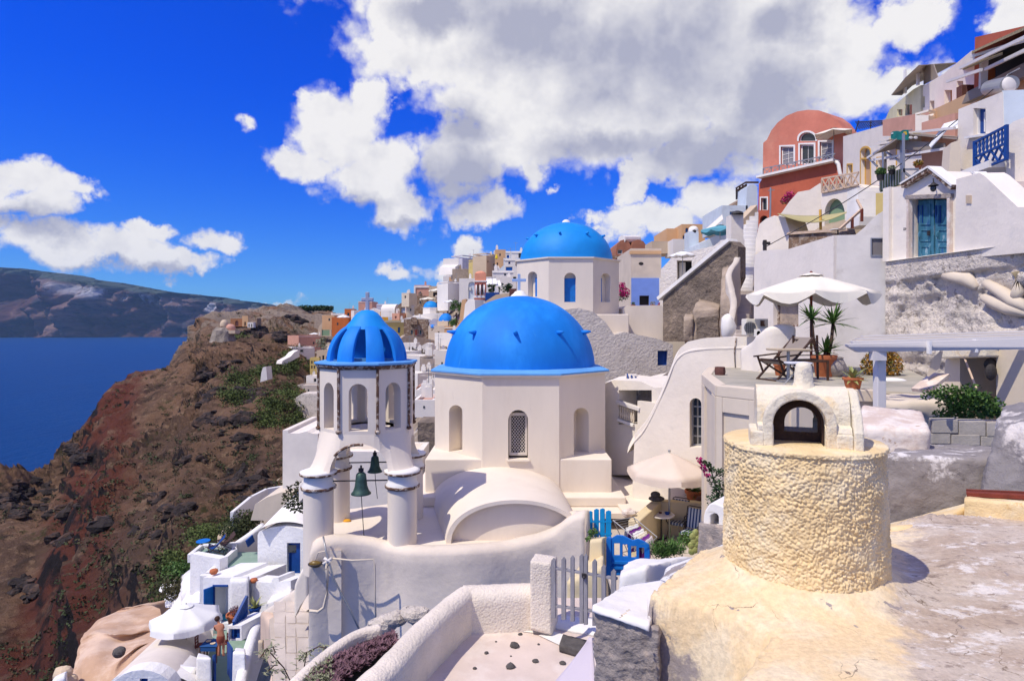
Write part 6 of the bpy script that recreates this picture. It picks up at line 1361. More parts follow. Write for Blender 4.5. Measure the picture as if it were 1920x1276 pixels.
umbrella('cream parasol on the balcony at the right end of the pink house', fp.pt(1563,300,1.0),1.75,3.0,.55, 'umb', 'steel',6,.05)
mb = MB(); bv = empty('bougainvillea', W(1478,372,55), 'magenta bougainvillea hanging by the pink house lower wall', 'climbing plant'); build('blossom', leafball(leafball(MB(), W(1482,367,55),.55,260,.09), W(1472,375,55),.4,120,.09), 'bloom', bv); build('leaves', leafball(MB(), W(1474,376,55.1),.5,160,.08), 'leaf', bv)
# --- white curved terrace with sage arch, sail, rails
fs_ = Fac(1460,46,1650,38)
wt = house('curved white terrace building with a sage green arch', fs_,[(1538,470),(1540,352),(1548,346),(1590,343),(1612,350),(1622,358),(1640,380),(1660,400),(1660,470)], 'white',4,[('o', arch(1546,372,1584,434,12,30), 'white', 'sage')], rv=.4)
bx('grey white swooping parapet wall below the pink house',1460,345,1545,450,44,2.5, 'white',-1.5, top=[(1420,470),(1436,428),(1452,412),(1466,398),(1480,378),(1496,360),(1518,356),(1538,343),(1542,352),(1542,470)], name='swooping_wall', cat='wall')
bx('white wall with small bluish inner court under the shade sail',1416,400,1482,480,38,2, 'white',-2, top=[(1416,490),(1417,450),(1424,420),(1436,410),(1452,404),(1472,408),(1480,432),(1480,490)], name='court_wall', cat='wall')
wr_ = empty('timber_railing', fs_.pt(1575,355), 'pale timber railing with crossed bars on the curved white terrace', 'railing')
A0, A1, B0, B1 = (1541,361),(1610,346),(1541,335),(1610,323)
for (a, b) in ((A0, A1),(B0, B1)): build('rail', MB().bar(fs_.pt(*a,.1), fs_.pt(*b,.1),.10), 'wood_pale', wr_)
for i in range(5):
    p, q = lerp2(A0, A1, i/5), lerp2(B0, B1, i/5); p2, q2 = lerp2(A0, A1,(i+1)/5), lerp2(B0, B1,(i+1)/5)
    build('post', MB().bar(fs_.pt(*p,.1), fs_.pt(*q,.1),.09), 'wood_pale', wr_); build('cross_bar', MB().bar(fs_.pt(*p,.1), fs_.pt(*q2,.1),.07).bar(fs_.pt(*q,.14), fs_.pt(*p2,.14),.07), 'wood_pale', wr_)
sa = empty('shade_sail', W(1538,430,36), 'khaki shade sail stretched on an ochre pole', 'shade sail')
rows = [[W(1458+(1592-1458)*i/20,400+(-4*i/20)+math.sin(math.pi*i/20)*(6+j*3.2),38-j*.6) for i in range(21)] for j in range(5)]
s_ = build('cloth', MB().loft(rows), 'sail', sa, smooth=True).modifiers.new('t', 'SOLIDIFY'); s_.thickness = .03
build('pole', MB().tube([W(1539,440,36), W(1538,393,36)],.08,8), 'ochre', sa)
bk = house('rubble faced terrace edge of warm brown stones behind the white slope', Fac(1478,30,1545,28.5),[(1478,475),(1479,439),(1536,436),(1560,436),(1560,475)], 'brownstone',.6,[], name='stone_parapet', cat='wall')
build('capping', MB().bar(W(1477,438,30), W(1590,430,27.5),.12), 'wood_pale', bk)
hrl = empty('stair_handrail', W(1600,425,26), 'pale wooden handrail climbing the white steps', 'handrail')
build('rail', MB().bar(W(1574,430,26), W(1616,392,27),.09).bar(W(1616,392,27), W(1607,375,28),.09), 'wood_pale', hrl)
for (x, y0, y1) in ((1598,428,408),(1616,415,392)): build('post', MB().bar(W(x, y0,26.5), W(x, y1,26.5),.09), 'wood_red', hrl)
stw = empty('white_steps', W(1630,400,30), 'flight of white steps below the ochre framed doorway', 'stair')
for i in range(9): build('step', MB().box(W(1636-i*1.0,418-i*7,29+i*.9),(1.9,1.1,.30+.1)), 'chalk', stw)
bx('mustard coloured wall beside the white steps',1642,362,1657,412,25,1.5, 'yell_wall',-.4, name='mustard_wall', cat='wall', parapet=0)
rt = empty('round_table', W(1571,437,27), 'small round table on the terrace at the foot of the handrail', 'table'); build('table_top', MB().lathe(W(1571,431,27),[(.001,.03),(.32,.03),(.32,0),(.001,0)],18), 'chalk', rt); build('pedestal', MB().tube([W(1571,442,27), W(1571,431,27)],.03), 'iron', rt)
fg_ = Fac(1640,27,1800,21.5)
pc_ = empty('taupe_pergola', fg_.pt(1700,300), 'taupe canvas pergola on grey posts above the gabled doorway', 'pergola')
q = build('canvas_roof', MB().prism([fg_.pt(1640,289,1), fg_.pt(1696,252,.6), fg_.pt(1795,262,.4), fg_.pt(1795,250,-3)],[p+VV((0,0,.05)) for p in [fg_.pt(1640,289,1), fg_.pt(1696,252,.6), fg_.pt(1795,262,.4), fg_.pt(1795,250,-3)]]), 'canvas', pc_)
for (a, b) in (((1627,296),(1700,250)),((1636,300),(1790,276)),((1700,250),(1790,240))): build('beam', MB().bar(fg_.pt(*a,.4), fg_.pt(*b,.4),.09), 'lavmetal', pc_)
build('fascia', polyface(fg_,[(1696,280),(1697,262),(1790,268),(1790,282)],.35,.04), 'canvas', pc_)
for (x, y0, y1) in ((1658,345,278),(1692,345,254)): build('post', MB().bar(fg_.pt(x, y0,.4), fg_.pt(x, y1,.4),.13), 'steel', pc_)
for i in range(4): x = 1644+i*14; build('slat', MB().bar(fg_.pt(x-4,274-i*8.5,.6), fg_.pt(x+14,271-i*8.5,-.6),.4,.05), 'chalk', pc_)
for (a, b) in (((1662,285),(1690,305)),((1628,296),(1645,312))): build('brace', MB().bar(fg_.pt(*a,.4), fg_.pt(*b,.4),.06), 'steel', pc_)
sg = empty('green_sign', fg_.pt(1720,261,.7), 'green signboard with a painted sun and white flowers on the taupe pergola', 'sign')
build('board', polyface(fg_,[(1704,260),(1704,249),(1708,246),(1715,245),(1722,247),(1728,243),(1736,243),(1737,262),(1725,262),(1714,261)],.7,.06), mat('green sign paint',(.01,.18,.16), bump=0, var=.25, scale=5), sg)
build('sun_emblem', polyface(fg_, arch(1729,246,1736,252,8,3),.712,.01), mat('sun yellow',(.65,.42,.03), bump=0), sg)
for x in (1708,1717): build('flower_emblem', MB().sphere(fg_.pt(x,258,.71),.07,8,6,(1.2,.2,.8)), 'lavmetal', sg)
mb = MB()
for i in range(8):
    x = 1712+i*1.9; mb.bar(fg_.pt(x,251.3,.715), fg_.pt(x+.6,248.6,.715),.012); mb.bar(fg_.pt(x,250+.6*(i % 2),.715), fg_.pt(x+1.1,250-.4*(i % 3),.715),.012)
build('lettering', mb, 'yell_wall', sg)
bx('beige house front with a white awning right of the green sign',1728,262,1795,340,24.5,3, 'rose',-2, top=[(1728,345),(1728,230),(1790,212),(1793,345)])
wa = empty('white_awning', W(1765,255,22), 'crumpled white awning edge over the beige house front', 'awning'); s_ = build('cloth', MB().loft([[W(1741,272,22.5), W(1752,256,22.3), W(1770,232,22), W(1796,224,21.5)],[W(1744,276,22.0), W(1757,262,21.8), W(1776,243,21.6), W(1796,241,21.3)]]), 'umb_white', wa, disp=('CLOUDS',.3,.1)).modifiers.new('t', 'SOLIDIFY'); s_.thickness = .03
gr = empty('iron_railing', W(1680,340,19.5), 'grey railing with a round clipped bush and pots over the doorway house', 'railing'); fgr = Fac(1648,21,1700,19)
build('panel', polyface(fgr,[(1650,360),(1650,330),(1690,316),(1690,345)],0,.05), 'leaf_dark', gr)
for i in range(9): x = 1650+i*5; build('bar', MB().bar(fgr.pt(x,358-(x-1650)*.35,.04), fgr.pt(x,330-(x-1650)*.35,.04),.03), 'steel', gr)
for (a, b) in (((1692,318),(1722,317)),((1692,345),(1722,320)),((1692,320),(1722,343)),((1694,347),(1694,250))): build('brace', MB().bar(W(*a,19.2), W(*b,19.2),.06), 'steel', gr)
tb_ = empty('clipped_bush', W(1651,338,20), 'round clipped green bush in a dark pot at the railing corner', 'potted plant'); build('crown', leafball(MB(), W(1651,322,20),.17,900,.025, sc=(1,1,.8)), 'leaf', tb_); build('crown_core', MB().sphere(W(1651,322,20),.14,12,8), 'leaf_dark', tb_); build('pot', MB().lathe(W(1651,338,20),[(.001,0),(.09,0),(.12,.16),(.10,.17)],14), 'iron', tb_)
pot('sprawling pot plant right of the clipped bush', W(1672,327,19.8),.10,.14, 'ball', leafm='leaf_grey', n=160, ln=.16, seed=31, m='iron')
pot('red flowering pot plant behind the gable of the doorway house', W(1722,318,19.8),.10,.12, 'ball', leafm='leaf_orange', n=160, ln=.2, seed=32)
thing('overhead_cable', MB().tube([W(1437+(1900-1437)*t,462-(462-135)*t+24*math.sin(math.pi*t),26-6*t) for t in [i/24 for i in range(25)]],.018,5), 'iron', 'black overhead cable sagging from a post up to the top right', 'cable', smooth=True)
po = empty('cable_post', W(1434,480,26), 'short dark iron post that carries the overhead cable', 'post'); build('shaft', MB().bar(W(1434,480,26), W(1434,450,26),.12), 'iron', po); build('insulator', MB().box(W(1437,456,26),(.3,.1,.12)), 'iron', po)
up = empty('utility_pole', W(1443,480,40), 'thin grey utility pole in front of the pink house', 'pole'); build('shaft', MB().tube([W(1443,485,40), W(1445,352,40)],.06,8), 'steel', up); build('arm', MB().bar(W(1440,357,40), W(1452,356,40),.05), 'steel', up)
# -- stairs and triangular wall, middle right
tw_ = house('tall triangular dark rubble wall with a white coping left of the stairs', Fac(1240,33,1390,29),[(1243,640),(1243,561),(1330,489),(1374,452),(1384,462),(1384,520),(1366,560),(1372,600),(1366,640)], 'dark_stone',.6,[], name='gable_wall', cat='wall')
ftw = Fac(1240,33,1390,29); build('coping', MB().bar(ftw.pt(1241,560,-.2), ftw.pt(1374,450,-.2),.75,.18), 'chalk', tw_)
thing('stone_pilaster', hexa(quad8([(1283,640,28.5),(1300,640,28.5),(1281,600,28.5),(1299,596,28.5),(1283,640,29.6),(1300,640,29.6),(1285,588,29.6),(1300,588,29.6)]),(6,6,12)), 'tan_stone', 'tan mortar pier, left one before the dark triangular wall', 'ruined pier', smooth=True, sm=1, disp=('CLOUDS',.5,.2))
thing('ruined_oven', hexa(quad8([(1300,640,28.6),(1352,640,28.2),(1300,580,28.6),(1350,577,28.2),(1304,640,30.5),(1350,640,30),(1310,557,30.5),(1350,570,30)]),(14,8,14)), 'tan_stone', 'block of tan mortar with a dark rubble face before the triangular wall', 'ruin', smooth=True, sm=2, disp=('CLOUDS',.8,.3))
build('rubble_face', polyface(Fac(1300,28.5,1352,28.1),[(1306,640),(1306,596),(1346,592),(1348,640)],.12,.2), 'dark_stone', bpy.data.objects['ruined_oven'])
thing('tan_pier', hexa(quad8([(1350,650,27.6),(1370,650,27.2),(1350,570,27.6),(1370,566,27.2),(1352,650,28.6),(1370,650,28.2),(1354,500,29.5),(1366,495,29.2)]),(8,8,16)), 'tan_stone', 'sloping tan mortar pier right of the dark triangular wall', 'ruined pier', smooth=True, sm=2, disp=('CLOUDS',.5,.15))
thing('snaking_parapet', ribbon_wall([W(1370,600,26.5), W(1376,565,27), W(1372,538,27.5), W(1366,515,28), W(1371,500,28.5), W(1380,487,29), W(1383,476,29.5)],.28, lambda p: p.z-2.2, step=.2), mat('creamy worn limewash',(.62,.55,.47), bump=.5, bscale=5, bdist=.05, var=.12), 'cream white parapet snaking up beside the stairs', 'wall', smooth=True, disp=('CLOUDS',.5,.08))
stf = empty('long_stairway', W(1395,640,25), 'long outdoor stairway, tan below and white above, climbing to the pink house', 'stair')
ns = 34
for i in range(ns):
    t = i/(ns-1); y = 640-(640-398)*t; d_ = 24.5+t*19
    k_ = t*6; q = int(min(5, k_)); k_ -= q; XL, XR = [1378,1380,1380,1384,1388,1392,1404],[1404,1404,1408,1412,1416,1419,1422]; xl = XL[q]*(1-k_)+XL[q+1]*k_; xr = XR[q]*(1-k_)+XR[q+1]*k_
    a, b = W(xl, y, d_), W(xr, y-.6, d_); st_ = MB().box(((a.x+b.x)/2, d_+.55, a.z-.35),(b.x-a.x,1.15,.7))
    build('step', st_, 'paving' if t < .42 else 'chalk', stf, bevel=.02)
for (x0, x1, y0, y1, d_, lab) in [(1371,1394,402,446,34,'upper white chimney block beside the stairway with a dark cowl'),(1370,1396,448,494,30,'lower white chimney block beside the stairway')]:
    bx(lab, x0, y0, x1, y1+10, d_,.8, 'white',0, name='chimney', cat='chimney', parapet=.0)
thing('chimney_cowl', MB().lathe(W(1382,402,34),[(.35,0),(.30,.12),(.1,.2),(.001,.21)],12), 'iron', 'dark curved cowl on the upper chimney block', 'cowl')
bx('low wall of weathered limewash left of the cable post',1414,480,1478,500,26,.8, 'weathered',-1, top=[(1418,560),(1420,478),(1480,470),(1480,560)], name='white_wall', cat='wall')
thing('white_boulder', MB().sphere(W(1365,612,24),.38,12,8,(.8,.7,1.2)), 'chalk', 'lumpy whitewashed rock at the foot of the stairway', 'rock', smooth=True, disp=('CLOUDS',.3,.25))
ac = empty('air_conditioner', W(1409,628,17.2), 'white air conditioner unit with a round grille on the white wall', 'air conditioner')
build('casing', MB().box(W(1415,613,17.2),(.62,.35,.46)), 'umb', ac, bevel=.02); gc = W(1406,614,17.0); mb = MB()
build('fan_guard', MB().lathe((0,0,0),[(.001,0),(.165,0),(.165,.02),(.001,.02)],24), 'steel', ac, smooth=False)
fgd = [o for o in ac.children if o.name.startswith('fan_guard')][0]; fgd.location = gc+VV((0,.0,0))-WLOC[ac]; fgd.rotation_euler = (R(90),0,0)
mb = MB()
for i in range(5): mb.bar(gc+VV((-.16,-.03,-.10+.05*i)), gc+VV((.16,-.03,-.10+.05*i)),.008)
for i in range(5): mb.bar(gc+VV((-.10+.05*i,-.035,-.15)), gc+VV((-.10+.05*i,-.035,.15)),.008)
build('grille', mb, 'iron', ac); build('badge', MB().box(W(1430,606,16.98),(.12,.02,.16)), 'brownstain', ac)
cy = empty('cream_vent_box', W(1423,628,17), 'small white box with an arched hole beside the air conditioner', 'vent'); fv = Fac(1414,16.9,1436,16.8); build('box_body', wallmesh(fv,[(1414,631),(1414,617),(1436,615),(1436,631)],[arch(1419,620,1426,628)],.25, reveal=.15), 'chalk', cy); build('hole', polyface(fv, arch(1418,619,1427,629),-.15,.02), 'dark', cy)
bx('narrow house, cream above and periwinkle blue below',1183,472,1240,578,46,6, mat('warm cream render',(.66,.56,.44), bump=.15),0, ops=[('w',1199,554,1217,572,'wood_dark','dark')], name='two_tone_house',
   parts=lambda r: (build('blue_storey', wallmesh(Fac(1183,45.9,1241,45.9), rect(1184,521,1237,575),[rect(1199,554,1217,572)],.09, through=True), 'periwinkle', r), build('top_band', polyface(Fac(1183,45.9,1241,45.9), rect(1181,470,1240,476),.0,.2), 'peach', r), build('oval_vent', MB().sphere(W(1202,494,46),.17,10,6,(1.1,.3,.7)), 'dark', r), build('white_corner', polyface(Fac(1183,45.9,1241,45.9), rect(1236,521,1241,575),.01,.1), 'chalk', r)))
for i,(x, w_) in enumerate([(1187,.25),(1224,.3),(1237,.2)]): pot('pot plant below the periwinkle storey, %s' % ['at the left end', 'right of the dark window', 'with a pink flower at the right end'][i], W(x,577,45),.18,.22, 'ball', leafm=['leaf', 'leaf_grey', 'bloom'][i], n=70, ln=w_, seed=40+i)
bg_ = empty('bougainvillea', W(1170,560,44), 'magenta bougainvillea between the second dome and the two-tone house', 'climbing plant'); build('blossom', leafball(leafball(MB(), W(1169,548,44),.5,420,.07), W(1166,536,44),.35,160,.07), 'bloom', bg_); build('leaves', leafball(MB(), W(1166,556,44.1),.5,160,.07), 'leaf_dark', bg_)
for (x0,y0,x1,y1,l) in [(1158,512,1183,528,'upper'),(1158,528,1185,548,'lower')]: bx('%s little white vaulted roof left of the two-tone house' % l, x0,y0,x1,y1,52,3,'white_far',0,top=[(x0,y1+20),(x0,y0+3),((x0+x1)/2,y0),(x1,y0+4),(x1,y1+20)], name='vaulted_roof', cat='roof')
bx('rough white house with a tall doorway and white umbrella',1237,470,1345,580,42,6, 'white_rough',-1.5, top=[(1237,590),(1239,505),(1255,488),(1262,478),(1300,470),(1340,460),(1352,450),(1368,448),(1372,590)], ops=[('o',1269,488,1297,526)], rv=.9,
   parts=lambda r: (build('inner_door', polyface(Fac(1237,42,1345,40.5), rect(1271,490,1283,525),-.6,.05), 'umb', r), build('white_cabinet', polyface(Fac(1237,42,1345,40.5), rect(1286,511,1293,524),-.5,.2), 'chalk', r)))
bx('low rough white wall under the doorway house',1238,525,1285,600,38,3, 'white_rough',-.5, name='low_wall', cat='wall', parapet=0)
umbrella('small white parasol over the tall doorway', W(1280,527,39.5),.82,1.95,.28, 'umb_white', 'steel',8,.08)
bx('long peach house on the ridge, lower left wing',1250,432,1283,462,78,7, 'peach',0, ops=[('w',1261,452,1266,464,'peach','glass_blue')])
bx('peach house on the ridge with an arched window',1278,424,1322,462,76,7, 'peach',0, ops=[('wa',1285,427,1291,436,'peach','glass_blue'),('w',1280,441,1284,452,'peach','glass_blue'),('w',1286,441,1291,452,'peach','glass_blue')])
bx('greyish flat terrace wall in front of the peach houses',1222,452,1262,475,60,3, 'sand',0, parapet=0, name='terrace_wall', cat='wall')
bx('pale wall running under the peach houses',1262,448,1300,478,58,3, 'white_far',0, parapet=0, name='terrace_wall', cat='wall')
ct = bx('white chimney tower with a rounded arched cap',1291,434,1310,475,50,1.2, 'paleblue',0, name='chimney', cat='chimney', parapet=0, parts=lambda r: (build('cap', MB().sphere(W(1300,432,50.5),.42,12,8,(1,1,.9)), 'chalk', r, smooth=True), build('cap_hole', MB().sphere(W(1302,434,50.1),.16,8,6), 'dark', r)))
bx('pale blue vaulted roof right of the arched-cap chimney',1310,440,1372,475,47,5, 'paleblue',0, top=[(1310,480),(1312,456),(1335,445),(1345,440),(1360,440),(1372,450),(1374,480)], name='vaulted_roof', cat='roof')
umbrella('wide teal parasol on the pale blue roof terrace', W(1350,447,44),1.35,.95,.33, 'umb_teal', 'steel',8,.22)
bx('pale blue white house with a turquoise shutter below the brown gable',1353,391,1402,430,50,5, 'paleblue',0, ops=[('w',1368,396,1376,410,'chalk','glass_blue')])
aw2 = thing('cream_awning', MB().prism([W(1317,436,49), W(1354,404,49), W(1356,412,46), W(1330,436,46)],[p+VV((0,0,.08)) for p in [W(1317,436,49), W(1354,404,49), W(1356,412,46), W(1330,436,46)]]), 'umb', 'sloping cream awning left of the pale blue white house', 'awning')
bx('brown stone gable wall above the pale blue house',1364,366,1400,393,52,4, 'brownstone',0, top=[(1364,392),(1399,366),(1399,392)], name='stone_gable', cat='wall')
bx('tall bluish white chimney tower left of the pink house',1400,347,1421,402,50,2, 'paleblue',0, top=[(1396,430),(1401,350),(1406,346),(1414,346),(1420,350),(1422,430)], name='chimney', cat='chimney')
gp = empty('glazed_pergola', W(1395,375,54), 'dark timber glazed pergola above the brown stone gable', 'pergola')
for x in (1381,1387,1393,1399): build('post', MB().bar(W(x,374-(x-1381)*.6,54), W(x,352-(x-1381)*.4,54),.12), 'iron', gp)
for (a, b) in (((1380,353),(1398,342)),((1398,342),(1422,342)),((1380,358),(1398,347))): build('rafter', MB().bar(W(*a,54), W(*b,54),.14), 'wood_dark', gp)
build('glass_panel', MB().add([W(1381,374,54.1), W(1400,363,54.1), W(1400,348,54.1), W(1381,358,54.1)],[(0,1,2,3)]), 'paleblue', gp)
bx('sand coloured stair parapet left of the pink house',1388,380,1424,430,42,.5, 'sand',2, top=[(1388,440),(1390,414),(1420,384),(1421,396),(1402,420),(1398,440)], name='stair_parapet', cat='wall')
bv_ = bx('brown house with twin vaulted roofs on the ridge behind the second dome',1155,449,1225,505,74,7, mat('brown red render',(.36,.15,.09), bump=.2, var=.2),0, top=[(1155,515),(1155,470),(1157,458),(1163,451),(1170,449),(1178,452),(1184,462),(1187,452),(1196,449),(1206,452),(1212,460),(1225,464),(1225,515)], ops=[('w',1158,468,1167,476,'chalk','glass'),('o',1160,490,1166,504,'dark'),('o',1172,490,1180,504,'dark'),('o',1185,488,1192,500,'dark')],
   parts=lambda r: (build('white_vault_top', MB().tube([W(1166,449,74.2), W(1196,449,77)],.5,10), 'chalk', r), build('balcony', MB().box(W(1172,482,73.6),(3.2,.6,.25)), 'brownstone', r)))
# -- the village on the ridge
HB = BVHTree.FromPolygons(hl.v, hl.f)
def dh(px, py, default=150):
    h = HB.ray_cast(VV((0,0,0)), W(px, py,1).normalized())[0]
    return h.y if h is not None else default
def gd(x, y):
    h = on_cliff(x, y); return min(h.y if h else 1e9, dh(x, y,1e9),400)-2
def vb(label, x0, y0, x1, y1, m='white_far', ang=0, ops=(), top=None, d=None, depth=None, **k):
    d = d or dh((x0+x1)/2, y1+4)-1.5
    if x1 < 626 and y1 > 600: d = gd((x0+x1)/2, y1+2)-7
    s = d/F
    r = bx(label, x0, y0, x1, y1+(14 if top is None else 0), d, depth or max(4,(x1-x0)*s*.8), m, ang, ops=ops, top=top, group=k.pop('group', None), rv=.3, **k)
    q = random.Random(int(x0*7+y0));
    if top is None and k.get('cat', 'house') == 'house':
        for n in range(q.choice((1,1,2))):
            p = W(x0+(x1-x0)*q.uniform(.12,.88), y0, d)+VV((0, q.uniform(1,3),.3)); h_ = q.uniform(.5,1.0)
            build('chimney', MB().box(p+VV((0,0, h_/2)),(.5,.5, h_)).box(p+VV((0,0, h_+.12)),(.3,.3,.22)), q.choice(('white_far', 'white_far', m)), r)
        if q.random() < .5: p = W(x0+(x1-x0)*q.uniform(.2,.8), y0, d)+VV((0,2,.2)); build('aerial', MB().tube([p, p+VV((0,0,2.2))],.03,4).bar(p+VV((-.5,0,2)), p+VV((.5,0,2)),.03), 'steel', r)
        if not ops and y1-y0 > 8:
            f = Fac(x0, d, x1, d+ang); xm = x0+(x1-x0)*q.uniform(.3,.7); ym = (y0+y1)/2+1
            build('window', polyface(f, rect(xm-1.4, ym-2.4, xm+1.4, ym+2),.03,.06), 'glass', r)
        build('eave_line', MB().bar(W(x0, y0+.6, d)+VV((0,-.05,0)), W(x1, y0+.6, d+ang)+VV((0,-.05,0)),.12,.14), 'chalk', r) if q.random() < .35 else None
    return r
def barrel(x0, y0, x1, y1, base): # arched gable
    cx = (x0+x1)/2; r = (x1-x0)/2; return [(x0, base)]+[(cx-r*math.cos(math.pi*i/10), y1-(y1-y0)*math.sin(math.pi*i/10)) for i in range(11)]+[(x1, base)]
def smalldome(label, cx, cy0, r, hgt, m, d, drumh=0, name='small_domed_chapel'):
    """cy0: row where the dome sits; r in pixels"""
    s = d/F; root = empty(name, W(cx, cy0+drumh, d), label, 'chapel'); c = W(cx, cy0, d)
    build('dome', MB().lathe(c,[(r*s*math.cos(math.pi/2*i/10)+.001, hgt*s*math.sin(math.pi/2*i/10)) for i in range(11)],28), m, root, smooth=True)
    if drumh: build('drum', MB().lathe(c,[(r*s*1.08,-drumh*s-2),(r*s*1.08,-.1),(r*s*1.14,-.05),(r*s*1.14,.05),(.1,.06)],8), 'white_far', root)
    return root
vb('burnt orange house at the far end of the village',622,596,652,616, 'orange',0, d=190, depth=8)
vb('burnt orange block with a grey window behind the bell tower',646,580,660,598, 'orange',0,[('w',651,586,655,592,'lilac','glass')], d=205, depth=6)
vb('cream vaulted house with a green arched front at the far end',588,607,620,628, 'sand',0, top=barrel(596,604,621,622,630), ops=[('oa',603,611,618,629,'sage')], d=185)
vb('little sand coloured house above the cream vaulted one',604,592,627,604, 'peach',0, d=200)
vb('rose coloured cave house front with a bright left edge',560,630,602,654, 'rose',8, d=170)
vb('white flat terrace roof below the rose coloured front',548,652,590,660, 'white_far',4, d=160, depth=6, ops=[('w',563,655,569,660,'white_far','glass')])
vb('stepped white wall running down from the flat terrace roof',530,660,566,676, 'white_far',6, top=[(528,682),(530,676),(545,668),(552,660),(560,656),(562,668),(548,676),(534,684)], d=155, depth=2, name='stepped_wall', cat='wall')
vb('sand coloured house with three windows beside the bell tower',594,658,618,690, 'sand',0,[('w',598,668,601,678,'cream_wall','glass'),('w',604,666,608,682,'cream_wall','glass'),('w',611,668,614,678,'cream_wall','glass')], d=118)
vb('ochre house with two rows of windows left of the bell tower',581,672,599,694, 'yell_wall',0,[('w',583,676,586,682,'cream_wall','glass'),('w',588,676,591,682,'cream_wall','glass'),('w',583,685,586,691,'cream_wall','glass'),('w',588,685,591,691,'cream_wall','glass')], d=112)
vb('small white house with a green lawn terrace left of the bell tower',574,706,598,724, 'white_far',0,[('w',588,709,593,716,'white_far','glass')], d=100)
vb('little white vault with a curved roof left of the tower base',556,724,600,738, 'paving',0, d=96, depth=5)
vb('pale rock cave front with a window left of the bell tower',545,742,600,775, 'rock_white',0, top=[(545,785),(550,748),(565,738),(598,738),(600,785)], d=88, name='cave_house')
vb('ruined white hut with brown top on the slope',489,690,500,712, 'white_far',0, top=[(488,716),(490,698),(493,688),(499,687),(501,712)], d=125, depth=3, name='ruined_hut', cat='hut')
umbrella('white parasol nearest the orange house at the far end', W(644,600,176),1.9,1.6,.7, 'umb_white', 'steel',8,.1)
umbrella('white parasol below the cream vaulted house', W(611,630, gd(611,632)-2),2.2,1.3,.7, 'umb_white', 'steel',8,.1)
umbrella('white parasol left of the cream vaulted house', W(590,628, gd(590,632)-2),2.2,1.0,.5, 'umb_white', 'steel',8,.1)
vb('long white house with small windows below the hilltop chapel',664,583,690,601, 'white_far',2,[('w',668,592,671,599,'lilac','glass'),('w',675,590,678,598,'lilac','glass'),('w',682,592,685,598,'lilac','glass')], d=188)
vb('pinkish hilltop building with a red roof edge',672,566,698,584, 'rose',0, d=215, depth=9)
vb('white sloping roofed house right of the tower cross',692,576,712,590, 'white_far',0, top=[(692,592),(694,580),(700,577),(712,583),(712,592)], d=200)
vb('lilac grey house with a flat curved roof on the skyline',706,571,735,590, 'lilac',0,[('w',728,579,732,585,'lilac','glass')], d=205)
vb('white wall with two small windows right of the tower cross',694,586,714,606, 'white_far',0,[('w',702,590,705,596,'lilac','glass'),('w',707,590,710,596,'lilac','glass')], d=180)
vb('ochre orange front with a white arch',713,586,730,604, mat('orange front',(.62,.30,.04), bump=0),0,[('oa',714,583,724,590,'white_far')], d=178)
vb('white blue vault beside the ochre front',727,584,748,604, 'paleblue',0, top=barrel(728,584,742,592,606), d=174)
vb('mustard yellow house with a blue window behind the small church',706,602,758,640, 'yell_wall',3,[('w',746,613,751,624,'yell_wall','glass_blue')], d=140)
vb('brown vaulted house with a rounded cream roof edge',741,566,780,588, 'brownstone',0, top=barrel(744,566,772,582,590), ops=[('o',752,577,770,586,'paleblue')], d=158)
vb('white half of the brown vaulted house',738,572,748,592, 'white_far',3, top=barrel(740,570,752,582,594), d=160)
vb('rubble stone church front with a red door and white trimmed windows',757,600,802,634, 'brownstone',0,[('d',777,617,783,629,'chalk','red'),('w',770,618,774,627,'chalk','glass'),('w',786,618,790,627,'chalk','glass')], d=128,
   parts=lambda r: build('white_vault', wallmesh(Fac(750,129,805,129), barrel(752,594,806,602,604),[],5), 'chalk', r))
vb('small brown arched belfry wall above the stone church front',768,594,782,606, 'brownstone',0, top=barrel(768,594,782,604,608), d=127, depth=1.5, name='arched_gable', cat='gable')
smalldome('small white chapel with a pale blue dome on the ridge',808,577,14,13, 'blue_dome2',138,14)
vb('long white vaulted nave below the pale blue dome',775,590,826,602, 'white_far',0, top=[(770,606),(774,592),(800,588),(830,586),(832,606)], d=134, name='vaulted_nave', cat='chapel')
vb('pale grey gabled vault beside the bright blue half dome',804,598,824,618, 'lilac',0, top=barrel(804,597,826,612,620), d=126, name='vaulted_roof')
smalldome('bright blue half dome with a white rim left of the big dome',836,604,14,17, 'blue_dome',122,9)
vb('white wall with a tiny blue dome and small dark windows',803,613,835,640, 'cream_wall',0,[('w',809,617,811,620),('w',821,621,824,625)], d=117)
smalldome('tiny blue dome on the white wall',811,614,6,6, 'blue_dome',117.5,0)
vb('peach coloured wall at the left edge of the big dome',833,614,862,650, 'peach',0, d=112)
vb('weathered retaining wall crossing below the stone church',745,632,835,650, 'tan_stone',4, top=[(742,662),(744,640),(760,628),(790,632),(838,644),(838,662)], d=113, depth=2, name='retaining_wall', cat='wall', parapet=0)
vb('white stepped house cluster right of the bell tower, upper part',752,646,780,668, 'white_far',0,[('w',766,650,769,660),('w',772,650,775,658)], d=96)
vb('white house with round windows right of the bell tower',774,644,805,680, 'white_far',0, top=[(774,690),(775,652),(790,648),(799,643),(808,645),(812,662),(822,674),(822,690)], ops=[('w',780,650,783,655),('w',793,655,796,660),('w',805,661,808,666)], d=92)
vb('grey white wall with a blue shutter right of the bell tower',757,662,790,705, 'white_far',2,[('w',779,685,785,698,'white_far','glass_blue')], d=84)
vb('grey block with small windows between the domes',815,652,836,674, 'tan_stone',0,[('w',820,657,824,661),('w',827,664,830,670)], d=98)
vb('bright white cube house with blue door and shutters',787,672,815,706, 'white_far',6,[('w',801,679,804,689,'white_far','blue'),('w',792,689,796,698,'white_far','blue'),('d',798,691,805,703,'white_far','blue'),('w',807,689,811,698,'white_far','glass')], d=74)
